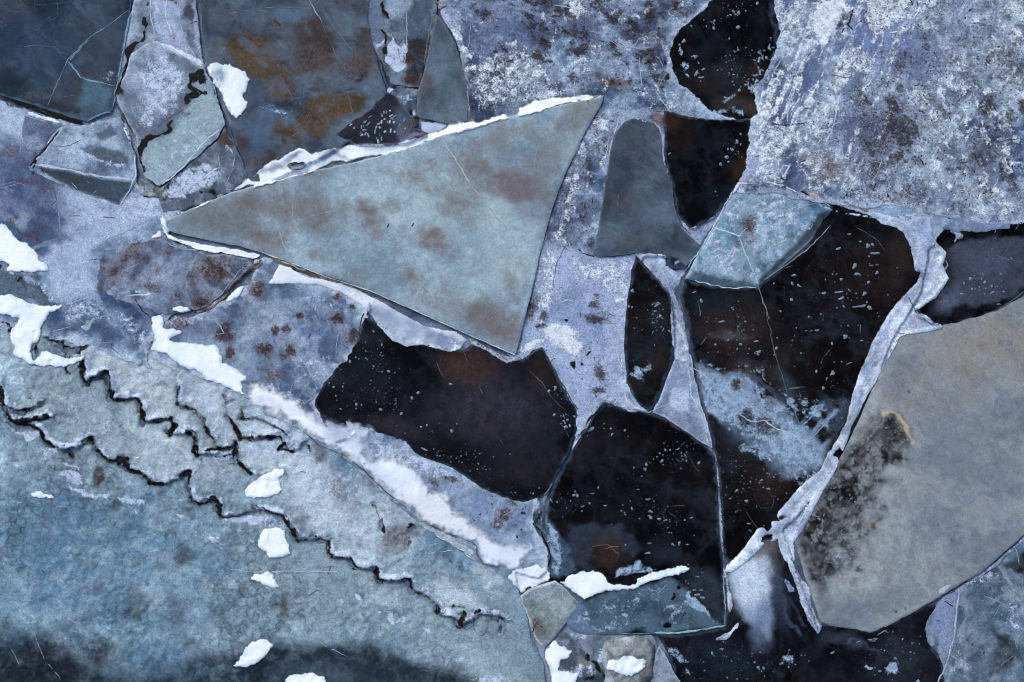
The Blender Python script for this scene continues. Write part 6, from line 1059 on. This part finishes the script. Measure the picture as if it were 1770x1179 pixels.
drift = ice('snow_drift', 'long smooth white snow drift running diagonally below the central black plate', 'snow drift', None,
    T(6, '-20,800 60,815 150,850 250,905 270,935 310,960 335,990 400,1010 460,1012 580,1010 600,1040 575,1075 560,1120 600,1179') + T(10, '640,20 700,30 800,70 850,130 880,185 960,210 1000,250 1020,310 1090,345 1150,390 1200,450 1260,470 1326,475') + T(11, '60,470 120,472 140,490 115,535 80,570 40,600 0,615') +
    T(10, '1250,592 1200,590 1155,565 1130,480 1050,440 960,410 880,370 810,310 770,285 700,235 640,185 560,100 480,40 420,-5') + T(6, '360,1120 300,1075 200,1005 100,960 -20,905'), z=0.06, thick=0.1, mat='snow', cols=((202, 213, 233), (238, 242, 250)), cs=60, jit=1.6, dome=(0.03, 40), grow=16, conform=True, feather=40, fnoise=0.3, ops=[
    ('p', (232, 232, 240), T(10, '640,180 760,200 880,190 960,220 1010,310 1130,390 1200,450 1100,450 900,360'), 0.8, 10), ('p', (176, 186, 210), T(6, '340,985 460,1010 590,1010 560,1080 480,1110 400,1080'), 0.8, 12), ('p', (196, 202, 220), T(6, '250,910 330,960 330,1000 250,980'), 0.7, 8), ('b', (140, 150, 176), 532, 704, 6, 8, 30, 0.8), ('b', (214, 216, 226), 470, 700, 40, 14, 20, 0.7),
    ('p', (150, 164, 192), T(10, '560,20 620,0 630,60 590,60'), 0.75, 5), ('b', 'frost', 618, 748, 6, 4, 0, 0.6), ('b', 'frost', 606, 753, 5, 3, 0, 0.6), ('b', (200, 208, 226), 900, 950, 30, 10, 0, 0.5)])
lip = ice('frozen_seam', 'grey frozen lip with a dark line tracing the lower edge of the snow drift', 'frozen seam', SE,
    T(5, '1280,880 1326,930') + T(6, '60,950 180,990 280,1060 330,1110 440,1175') + T(10, '430,0 500,50 560,105 640,180 690,225 770,285 880,375 1050,445 1130,490 1150,560 1120,570 1040,510 950,450 870,405 800,340 740,290 640,210 560,140 480,60 400,5') + T(6, '310,1110 260,1065 170,1005 50,970'), z=0.045, thick=0.08, cols=((150, 160, 184), (186, 194, 212)), cs=25, jit=1.2, dome=(0.006, 4), conform=True, feather=3, veins=0.6)
crack(lip, T(6, '50,960 170,998 270,1062 330,1120') + T(10, '440,10 560,100 640,180 700,235 770,285'), 1.8, (70, 74, 98), h=0.02); crack(lip, T(10, '870,360 960,410 1060,445 1130,480 1135,530 1160,572 1240,588'), 1.8, (86, 92, 122), h=0.03); crack(lip, T(10, '920,430 1000,470 1060,510 1110,555'), 2.4, (216, 222, 232), h=0.03)

hexa = ice('ice_block', 'small hexagonal grey-green ice block at the bottom centre', 'ice block', FR,
    T(11, '58,738 100,705 170,680 236,660 265,682 310,725 351,770 345,805 300,860 270,900 225,955 180,1005 150,985 122,930 95,850 68,780'), z=0.08, thick=0.26, cols=((126, 138, 142), (154, 164, 166)), cs=25, jit=1.0, mat='frosted', ops=[('b', (96, 92, 86), 935, 1090, 16, 14, 0, 0.7), ('b', 'dirt', 928, 1080, 10, 12, 20, 0.5), ('b', (168, 176, 178), 975, 1045, 16, 16, 0, 0.5), ('b', (104, 110, 112), 910, 1045, 12, 10, 0, 0.4)], rim=((186, 194, 196), 3.5, 0.8), edge=(0.02, 4))
crack(hexa, T(11, '215,690 270,700 280,760 240,790'), 1.2, (178, 186, 188)); crack(hexa, T(11, '120,930 140,870 170,900'), 2, (60, 56, 52))
# broken rubble at the bottom edge
rub = ice('ice_fragment', 'grey broken slush below the hexagonal block at the bottom edge', 'ice fragment', FR,
    T(11, '180,1005 240,950 300,930 420,930 580,935 700,932 745,960 770,1010 800,1060 870,1179 900,1250 190,1250 200,1150 175,1060'), z=0.02, cols=((84, 92, 108), (128, 136, 152)), cs=22, contrast=1.5, jit=2, ops=[('p', (124, 138, 168), T(11, '270,900 400,930 420,980 300,960'), 0.8, 5), ('p', 'frost', T(11, '300,930 380,940 380,970 310,960'), 0.6, 4), ('l', 'dark', T(11, '380,1060 440,1100 490,1160'), 0.95, 3, 4), ('p', (70, 80, 96), T(11, '260,1100 310,1060 360,1030 330,1110'), 0.8, 4), ('p', (120, 122, 118), T(11, '345,1060 390,1070 430,1110 400,1130 340,1110'), 0.8, 4), ('b', 'dark', 1015, 1172, 12, 6, 0, 0.8),
    ('p', (96, 110, 130), T(11, '390,960 460,970 460,1030 410,1040'), 0.7, 5), ('b', 'frost', 1040, 1130, 8, 16, 20, 0.7), ('b', 'frost', 1000, 1160, 30, 10, 0, 0.55)])
boul = ice('ice_block', 'lumpy boulder of grey ice with a white snow cap at the bottom edge', 'ice block', FR,
    T(11, '475,1010 490,975 560,955 650,945 710,960 745,990 740,1040 725,1090 735,1140 700,1179 690,1250 480,1250 490,1160 475,1080'), z=0.06, thick=0.2, cols=((122, 122, 126), (168, 168, 174)), cs=16, contrast=1.5, dome=(0.10, 20), jit=2, ops=[('p', (150, 152, 158), T(11, '480,990 560,960 700,965 740,990 700,1010 560,1010'), 0.6, 6), ('l', (96, 82, 70), T(11, '725,980 740,1040 720,1080'), 0.7, 3, 3), ('b', (110, 96, 86), 1120, 1150, 8, 14, 0, 0.6)])
blade = ice('ice_fragment', 'upright lilac blade of ice beside the snow-capped boulder at the bottom edge', 'ice fragment', FR,
    T(11, '765,992 790,1030 815,1080 840,1130 875,1179 890,1250 720,1250 730,1110 745,1040'), z=0.07, cols=((134, 140, 164), (160, 166, 188)), cs=20, jit=1, rim=((186, 192, 208), 3, 0.6))
cone = ice('frozen_seam', 'crooked bluish seam rising between the frosted shelf and the five-sided black plate', 'frozen seam', SE,
    T(7, '490,885 500,893 440,960 420,1020 370,1075 335,1130 312,1179') + T(11, '318,0 270,80 235,150 215,190 195,250 185,290 190,400 205,500 212,640 190,640 200,560 195,440 170,420 140,390 115,350 125,290 150,245 185,205 225,150 265,70 305,5') + T(7, '296,1179 330,1090 345,1060 380,1030 430,960 455,905'), z=0.055, thick=0.1, cols=((104, 118, 144), (160, 172, 196)), cs=14, jit=1.0, dome=(0.006, 4), conform=True, feather=2, veins=0.7, ops=[
    ('p', (60, 70, 92), T(11, '140,290 180,280 190,380 190,450 160,410 130,360'), 0.8, 4), ('l', (190, 200, 220), T(11, '120,350 125,310 150,260'), 0.8, 2, 3), ('l', 'dark', T(7, '455,905 490,885'), 1.0, 2, 4)])
crack(cone, T(11, '120,370 160,410 190,470 210,530 200,590'), 3.6, (16, 16, 20), h=0.03); crack(cone, T(7, '340,1070 400,1030 440,950 480,895'), 2.0, (30, 28, 36), h=0.03)

# ================================================================== frozen seams and snow ridges
def seam(label, pts, z=0.075, cols=((168, 180, 206), (204, 212, 230)), h=0.03, w=6, mat='frosted', **k):
    return ice('frozen_seam', label, 'frozen seam', SE, pts, z=z, thick=0.12, mat=mat, cols=cols, cs=k.pop('cs', 22), jit=k.pop('jit', 1.2), dome=(h * 0.4, w), und=0.01, conform=True, gain=1.0, veins=k.pop('veins', 0.6 if mat != 'snow' else 0.15), feather=k.pop('feather', 2.2), **k)
R1 = ice('snow_ridge', 'bright white snow ridge along the upper edge of the large grey triangle', 'snow ridge', None,
    T(1, '905,1085 960,1075 1040,1035 1150,985 1260,910 1326,905') + T(2, '0,900 60,845 120,810 225,755 260,755 300,785 350,770 440,752 560,735 690,742 745,725 800,715 880,690 960,655 1010,632 1080,618 1140,626 1200,605 1326,568') + T(3, '0,580 60,545 140,513 240,500 380,490 480,488 430,505 330,522 200,550 130,582 0,598') +
    T(2, '1326,594 1200,632 1060,672 960,695 840,735 700,785 560,800 470,818 400,818 350,845 290,884 150,915 60,945 0,960') + T(1, '1265,945 1150,985 1040,1043 960,1080'), z=0.12, thick=0.14, mat='snow', cols=((226, 232, 244), (250, 251, 254)), cs=40, jit=1.4, dome=(0.022, 14), grow=4, conform=True, feather=8, fnoise=0.6, ops=[
    ('p', (120, 130, 158), T(2, '0,905 60,850 230,757 255,760 200,830 100,870'), 0.75, 5), ('p', (142, 148, 172), T(2, '330,800 390,775 440,795 470,815 390,810 345,830'), 0.8, 4), ('p', (150, 160, 184), T(2, '560,737 740,725 880,692 860,705 730,745 600,755'), 0.5, 5), ('p', (170, 178, 202), T(2, '1030,660 1080,628 1140,640 1090,660'), 0.7, 4), ('b', (176, 190, 214), 1020, 165, 30, 4, -5, 0.5), ('p', (108, 84, 60), T(2, '300,770 420,745 470,750 420,765 330,785'), 0.5, 5)])
ring = [(513 + 15 * math.cos(t), 287 + 6 * math.sin(t) + 1) for t in np.linspace(0, 6.2, 20)]
crack(R1, ring, 2.2, (88, 98, 122), name='air_pocket_ring', h=0.065); crack(R1, [(500, 288), (513, 284), (527, 281)], 2, (76, 86, 112), h=0.065)
seam('thin white snow strip hugging the lower left edge of the large grey triangle', T(5, '828,-40 838,0 860,40 905,60 1000,85 1100,100 1230,122 1326,142 1326,160 1290,172 1250,165 1200,152 1090,142 990,118 925,90 855,70 835,30 815,-20 810,-50'), z=0.05, mat='snow', cols=((224, 230, 242), (244, 246, 250)), h=0.03, w=7)
seam('little white snow sliver left of the triangle tip', T(5, '755,70 790,40 822,15 832,60 790,66'), z=0.055, mat='snow', cols=((210, 216, 230), (236, 240, 248)), w=5)
seam('milky snow shelf under the lower right edge of the large grey triangle', T(6, '62,302 100,245 125,195 185,205 240,250 330,268 440,290 520,315 570,350 640,380 700,415 770,455 835,490 870,510 950,525 1030,535 1085,580 1050,630 1000,645 930,630 860,610 775,618 700,590 650,535 615,500 590,455 540,405 440,345 330,305 200,298'), z=0.05,
     mat='snow', cols=((206, 212, 228), (230, 234, 244)), h=0.03, w=10, cs=30, ops=[('p', (158, 172, 198), T(6, '590,450 700,415 830,480 870,520 860,610 775,618 700,590'), 0.9, 16), ('p', (136, 150, 178), T(6, '870,515 1030,540 1080,580 1000,645 860,612'), 0.92, 7), ('p', (238, 242, 250), T(6, '70,295 130,200 230,250 300,270 200,290'), 0.8, 6), ('b', 'frost', 795, 590, 18, 14, 0, 0.4), ('b', (120, 136, 166), 650, 545, 16, 20, 40, 0.6)])
seam('brownish ice rim in the crack below the triangle edge', T(6, '55,140 120,170 220,215 320,245 420,275 520,310 600,345 690,385 690,395 600,365 500,325 400,292 300,265 200,235 110,195'), z=0.02, h=0.02, w=3, cols=((60, 48, 40), (96, 76, 58)), cs=10)
seam('short glassy tail at the lowest corner of the large grey triangle', T(6, '1085,560 1120,580 1200,625 1270,660 1326,668') + T(7, '35,665 72,670 75,685 30,695 0,695') + T(6, '1290,705 1240,680 1180,640 1100,605'), z=0.06, h=0.02, w=4, cols=((140, 152, 178), (206, 214, 230)), cs=10)
seam('white seam line up the right edge of the grey dome plate', T(3, '640,596 700,615 745,620 775,655 795,690 792,780 800,830 822,900 832,960 820,930 800,890 780,820 772,700 760,660 735,632 690,628 630,606'), z=0.07, h=0.015, w=3, cols=((150, 152, 170), (196, 202, 220)), cs=12, jit=0.8)
seam('pale seam curling under the pointed foot of the black plate beside the dome', T(3, '850,1070 870,1095 920,1160 980,1140 1050,1090 1080,1060 1160,930 1165,945 1110,1050 1060,1140 1030,1179') + T(7, '1045,0 1000,70 972,105 930,60 890,10 870,-30') , z=0.05, h=0.02, w=5, cols=((128, 144, 178), (180, 192, 216)))
seam('tapered milky wedge between the grey dome and the leaf-shaped black plate', T(7, '640,148 720,138 790,145 805,160 800,200 850,225 905,205 915,215 880,280 850,350 865,390 890,440 870,430 820,360 760,280 700,215'), z=0.07, h=0.02, w=6, cols=((146, 158, 190), (184, 194, 218)))
seam('rough white ice ridge between the leaf-shaped plate and the largest black plate', T(7, '815,345 850,350 870,390 890,440 900,510 910,570 920,620 925,700 930,800 915,760 890,710 860,690 840,700 835,640 825,580 818,500 820,430'), z=0.075, h=0.05, w=7, cols=((132, 148, 178), (208, 216, 232)), cs=10, contrast=1.5)
seam('slim white rib on the left side of the leaf-shaped plate', T(7, '640,150 625,200 605,330 590,450 582,560 582,700 592,820 602,870 650,915 715,945 700,952 600,935 560,920 590,900 580,840 568,700 572,560 585,430 600,330 615,200 630,150'), z=0.065, h=0.02, w=3, cols=((160, 172, 202), (210, 218, 234)), cs=14, jit=0.8)
seam('hairline white seam between the five-sided plate and the largest black plate', T(7, '1000,1040 1030,1120 1060,1179') + T(11, '1050,0 1065,60 1075,180 1085,300 1092,400 1095,500 1100,590 1108,640 1100,700 1105,780 1105,890 1098,880 1092,760 1090,640 1080,520 1070,440 1062,340 1062,200 1052,80 1040,0') + T(7, '1035,1179 1005,1110 985,1050'), z=0.06, h=0.02, w=3, cols=((126, 136, 156), (186, 196, 214)), cs=12, jit=0.8)
seam('short rounded white seam beside the smoky bulge at bottom centre', T(11, '1100,600 1115,600 1118,690 1135,730 1145,790 1130,820 1112,835 1108,760 1102,680'), z=0.065, h=0.03, w=4, cols=((150, 164, 190), (206, 216, 232)))
R3 = seam('long winding white seam between the largest black plate and the beige plate', T(4, '560,1090 640,1110 720,1140 800,1110 840,1140 850,1179') + T(8, '850,10 845,55 870,90 918,140 900,200 930,270 870,360 800,405 765,425 775,448 830,470 860,505 900,515 810,535 720,545 685,560 650,630 610,700 560,790 510,880 470,960 435,1020 420,1080 390,1150 370,1179') +
    T(12, '390,0 360,80 330,140 290,200 250,280 200,380 145,460 150,560 140,540 120,560 100,520 75,440 30,455 0,450') + T(11, '1326,440 1280,480 1220,540 1140,600 1110,610 1120,590 1200,510 1270,410 1326,375') + T(12, '0,405 40,375 90,360 75,325 150,240 200,180 260,130 300,100 330,20 350,-10') + T(8, '350,1150 400,1060 430,1010 445,930 465,850 500,740 540,660 560,600 610,510 660,430 720,365 790,290 810,240 780,220 770,160 750,90 720,30 680,0 600,-20') , z=0.07, h=0.04, w=9,
    cols=((158, 171, 203), (210, 219, 236)), cs=24, jit=0.6, grow=5, veins=0.4, ops=[('p', (104, 116, 150), T(8, '540,720 590,690 600,700 560,750'), 0.7, 4), ('l', (130, 140, 172), T(8, '760,330 690,430 620,540 560,680 480,900'), 0.5, 4, 3), ('l', (214, 222, 236), T(8, '690,545 620,670 560,780 490,920'), 0.8, 3, 3), ('b', 'dark', 1590, 475, 6, 10, 0, 0.55), ('l', (118, 130, 164), T(12, '330,60 260,150 150,260'), 0.6, 4, 3), ('l', (214, 220, 234), T(12, '300,180 200,290 130,350'), 0.8, 3, 3), ('b', (150, 162, 196), 1600, 440, 14, 40, 10, 0.4), ('b', (128, 144, 186), 1530, 375, 30, 12, 20, 0.5), ('p', (150, 156, 180), T(8, '700,545 860,505 800,480 760,460'), 0.5, 6), ('b', 'dirt', 1350, 895, 6, 5, 0, 0.7), ('b', 'dark', 1345, 896, 6, 5, 30, 0.8)])
crack(R3, T(8, '775,448 740,380 735,360'), 1.6, (90, 100, 130), h=0.045); crack(R3, T(8, '770,455 820,470 850,500'), 2.6, (216, 222, 236), h=0.045)
seam('white spike of ice pointing down beside the beige plate', T(12, '75,440 130,420 150,480 145,545 160,580 200,650 235,700 250,790 275,850 300,890 290,920 275,940 255,910 220,870 205,820 180,770 160,680 125,600 105,540 90,500'), z=0.08, h=0.04, w=8, cols=((146, 156, 186), (194, 204, 226)), ops=[('l', (110, 120, 150), T(12, '220,840 260,900'), 0.7, 3, 3)])
seam('ragged slip of ice left of the white spike', T(12, '100,645 130,660 160,700 158,725 125,725 110,690'), z=0.05, h=0.02, w=4, cols=((100, 112, 140), (140, 152, 180)))
seam('feathery white flake on the smoky plate near the five-sided plate', T(11, '1042,968 1060,950 1120,920 1160,880 1172,868 1170,905 1140,930 1110,960 1070,968'), z=0.06, h=0.02, w=5, cols=((140, 154, 184), (186, 198, 222)), jit=2.4)
seam('narrow blue-white seam along the lower right edge of the beige plate', T(12, '1400,370 1326,430 1260,490 1180,560 1080,620 1020,665 1040,675 1100,640 1190,590 1260,520 1326,460 1400,400'), z=0.075, h=0.02, w=4, cols=((110, 128, 164), (158, 172, 202)))
seam('small pale flake on the lower edge of the beige plate', T(12, '880,700 950,672 958,690 925,720 905,740 885,730'), z=0.085, h=0.02, w=5, cols=((150, 158, 176), (186, 194, 210)))
seam('slender white rib between the fan-shaped plate and the snow crust', T(3, '1150,945 1165,925 1230,930 1326,922') + T(4, '40,925 110,945 200,990 300,1045 400,1080 500,1090 560,1100 600,1120 520,1112 400,1092 300,1060 200,1005 100,955 20,937') + T(3, '1300,938 1180,945 1120,1030 1050,1140 1030,1179 1020,1175 1080,1070'), z=0.08, h=0.02, w=3, cols=((166, 180, 208), (212, 220, 236)), cs=16, jit=0.8)
seam('brown-flecked ice line beside the slate-grey wedge at the top', T(2, '925,60 970,120 1010,190 1040,260 1070,360 1090,440 1098,540 1110,600 1140,625 1085,632 1082,520 1072,420 1045,310 1020,230 985,160 945,100'), z=0.07, h=0.02, w=3, cols=((110, 96, 98), (176, 180, 196)), cs=9, contrast=1.6)
seam('knobbly clod of ice at the top edge by the slate wedge', T(2, '915,0 970,5 990,30 950,50 925,45'), z=0.07, h=0.03, w=5, cols=((90, 82, 84), (150, 148, 154)), cs=8, contrast=1.6)
seam('thin glinting ice edge left of the slate-stained plate', T(1, '985,-20 1005,40 1015,120 1025,220 1045,310 1060,340 1050,365 1035,340 1015,220 1003,100 990,20'), z=0.07, h=0.015, w=2.5, cols=((120, 128, 148), (196, 204, 220)), cs=9, jit=0.8)
seam('thin dark edge line down the right side of the frosted wedge fragment', T(1, '1060,370 1090,440 1130,540 1165,620 1210,730 1240,820 1268,905 1250,880 1225,800 1195,730 1150,625 1115,540 1080,450'), z=0.05, h=0.01, w=2.5, cols=((40, 38, 44), (66, 64, 74)), cs=9, jit=0.8)

seam('dark brown curved crack lined with ice, right of the brown-stained wedge', T(5, '965,395 985,432 1040,418 1110,365 1180,295 1240,245 1290,190 1326,165 1350,180 1326,215 1280,240 1220,290 1150,365 1100,415 1050,445 985,447 962,410'), z=0.06, h=0.03, w=4, cols=((44, 36, 32), (84, 70, 60)), cs=10, veins=0.5)
# ================================================================== snow patches
def snow(label, pts, z=0.05, cols=((228, 235, 248), (246, 249, 254)), jit=2.2, **k):
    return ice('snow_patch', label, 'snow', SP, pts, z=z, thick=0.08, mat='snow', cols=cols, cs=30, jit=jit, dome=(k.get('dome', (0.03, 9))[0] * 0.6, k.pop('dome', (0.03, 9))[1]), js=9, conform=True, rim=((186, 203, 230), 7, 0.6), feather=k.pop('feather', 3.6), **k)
snow('white snow patch cut by the left edge of the frame at mid height', T(5, '-80,-20 30,-10 60,30 90,70 140,82 180,118 205,170 240,190 260,236 180,243 80,240 20,237 45,205 0,185 -80,180'))
snow('long white snow patch at the left edge curling into a hook', T(5, '-80,350 60,345 110,365 130,385 200,400 270,405 345,398 310,425 260,450 225,495 215,550 205,590 165,605 160,640 175,680 195,660 205,615 250,640 330,665 400,665 440,655 430,685 380,710 300,725 220,722 150,715 110,680 60,660 70,620 45,575 55,520 100,480 60,465 -80,455'))
snow('large ragged white snow patch left of the central black plate', T(5, '765,462 800,450 825,448 842,480 835,520 880,518 935,530 930,552 870,580 960,595 1040,598 1095,602 1130,640 1140,690 1200,725 1255,762 1262,790 1240,800 1240,840 1285,865 1230,862 1180,840 1110,808 1055,795 1020,755 920,720 840,660 790,640 760,630 790,590 775,540'))
snow('small white snow lens above the large ragged snow patch', T(5, '845,438 880,412 920,405 960,410 978,438 930,452 880,440'), dome=(0.02, 6))
snow('small oval snow patch right of the dark curved crack', T(5, '1136,395 1165,355 1205,308 1240,298 1252,318 1230,350 1215,375 1170,392'), dome=(0.02, 6))
snow('fluffy white snow patch on the olive-stained slate plate', T(1, '1052,318 1120,318 1190,332 1245,365 1282,400 1262,450 1250,500 1268,532 1240,590 1205,610 1160,572 1135,510 1100,440 1060,380'), z=0.075, jit=3, ops=[('b', (150, 164, 190), 378, 130, 14, 16, -30, 0.8), ('b', (190, 200, 220), 395, 110, 40, 6, 10, 0.5)])
snow('leaf-shaped white snow patch on the mottled sheet, upper of three in a column', G('420,850 430,835 448,823 465,815 480,808 496,809 494,820 484,828 492,845 480,856 455,863 425,862'))
snow('blocky white snow patch on the mottled sheet, middle of three in a column', G('447,925 455,912 475,908 495,915 497,930 505,955 490,965 465,968 458,955 445,945'))
snow('slim white snow patch on the mottled sheet, lowest of three in a column', G('429,1001 440,990 460,987 474,992 474,1000 487,1015 470,1018 445,1008'), dome=(0.02, 6))
snow('white snow patch by the dark lower margin of the mottled sheet', G('403,1152 415,1135 422,1118 440,1105 462,1103 477,1114 465,1132 445,1148 425,1156'))
snow('white snow patch cut by the bottom edge of the frame', G('491,1172 510,1163 540,1160 562,1168 570,1185 560,1215 500,1215'))
snow('sliver of white snow at the far left of the mottled sheet', G('50,851 60,850 70,843 75,850 95,856 103,861 85,864 60,860'), dome=(0.015, 4))
snow('tiny white snow fleck beside the black zigzag crack', G('228,791 236,786 248,785 246,792 235,797'), dome=(0.012, 3))
snow('tiny squiggle of white snow near the lower left corner', G('107,1103 115,1101 119,1096 125,1096 121,1102 112,1107'), dome=(0.01, 3), jit=1)
snow('white snow slip under the edge of the dark teal plate', T(1, '128,565 170,570 240,590 325,620 310,638 240,620 150,595'), z=0.065, dome=(0.02, 4))
snow('hair-thin white snow line under the dark teal plate', T(1, '320,635 380,635 412,645 340,650'), z=0.065, dome=(0.01, 3), jit=1)
snow('upright white snow sliver between the windowed fragment and the split block', T(1, '618,600 640,620 660,670 672,720 684,775 660,730 640,690 622,640'), z=0.07, dome=(0.015, 4), jit=1)
snow('white tooth of snow at the tip of the large grey triangle', T(1, '822,1085 850,1110 855,1150 880,1179 840,1190 820,1140'), z=0.07, dome=(0.02, 4))
snow('sweeping white snow tail across the five-sided black plate', T(11, '240,668 280,660 300,632 350,610 450,600 480,625 530,676 640,676 652,645 720,617 800,598 870,580 940,588 925,605 895,622 790,652 700,680 640,706 560,714 500,716 440,738 378,767 352,740 310,705'), z=0.06, dome=(0.03, 8))
snow('crumpled white snow heap where the drift meets the hexagonal block', T(11, '20,605 90,585 150,570 205,600 230,655 170,685 100,705 60,740 40,700 -10,650 0,630'), z=0.085, dome=(0.04, 8), cols=((214, 220, 232), (246, 248, 252)), jit=3, contrast=1.4)
snow('white snow clump right of the cracked corner at the bottom edge', T(11, '178,1020 200,985 245,962 270,985 325,1010 310,1050 265,1065 255,1110 360,1130 340,1179 330,1250 215,1250 205,1120 180,1060'), z=0.06, jit=3)
snow('white snow cap on the grey ice boulder', T(11, '485,1075 520,1045 600,1035 690,1045 705,1065 680,1110 620,1145 560,1130 490,1110'), z=0.15, jit=3, dome=(0.03, 8))
for S_, n_, l_, c_ in ((left, 26, 70, (178, 192, 216)), (lilac, 16, 60, (186, 198, 220)), (lav, 30, 60, (196, 206, 224)), (snowf, 34, 50, (206, 214, 230)), (sheet, 46, 90, (170, 188, 204)), (slab, 9, 90, (176, 188, 194)), (big, 16, 60, (96, 108, 122)), (mid, 9, 60, (84, 92, 106)),
                       (pond, 9, 60, (90, 100, 116)), (fan, 14, 60, (176, 198, 214)), (corner, 18, 50, (170, 184, 204)), (block, 10, 40, (190, 202, 216)), (teal, 14, 60, (92, 116, 136)), (olive, 16, 60, (104, 120, 140)), (beige, 10, 80, (150, 154, 160)), (brown, 10, 40, (166, 174, 196)), (shelf, 10, 40, (190, 200, 220)), (frag, 8, 30, (190, 202, 220)), (neck, 8, 40, (190, 200, 220)), (dome, 6, 40, (104, 118, 136)), (glossy, 6, 40, (96, 104, 122))):
    hairlines(S_, n_, l_, 1.1, c_)
for S_, n_, l_, c_ in ((snowf, 40, 14, (44, 38, 44)), (lav, 30, 12, (52, 44, 50)), (sheet, 34, 26, (70, 84, 98)), (left, 12, 24, (60, 68, 90))):
    hairlines(S_, n_, l_, 1.2, c_, seed=3, name='dark_hairlines', lo=0.1)
for o in bpy.data.objects:
    if '_o' in o: del o['_o']
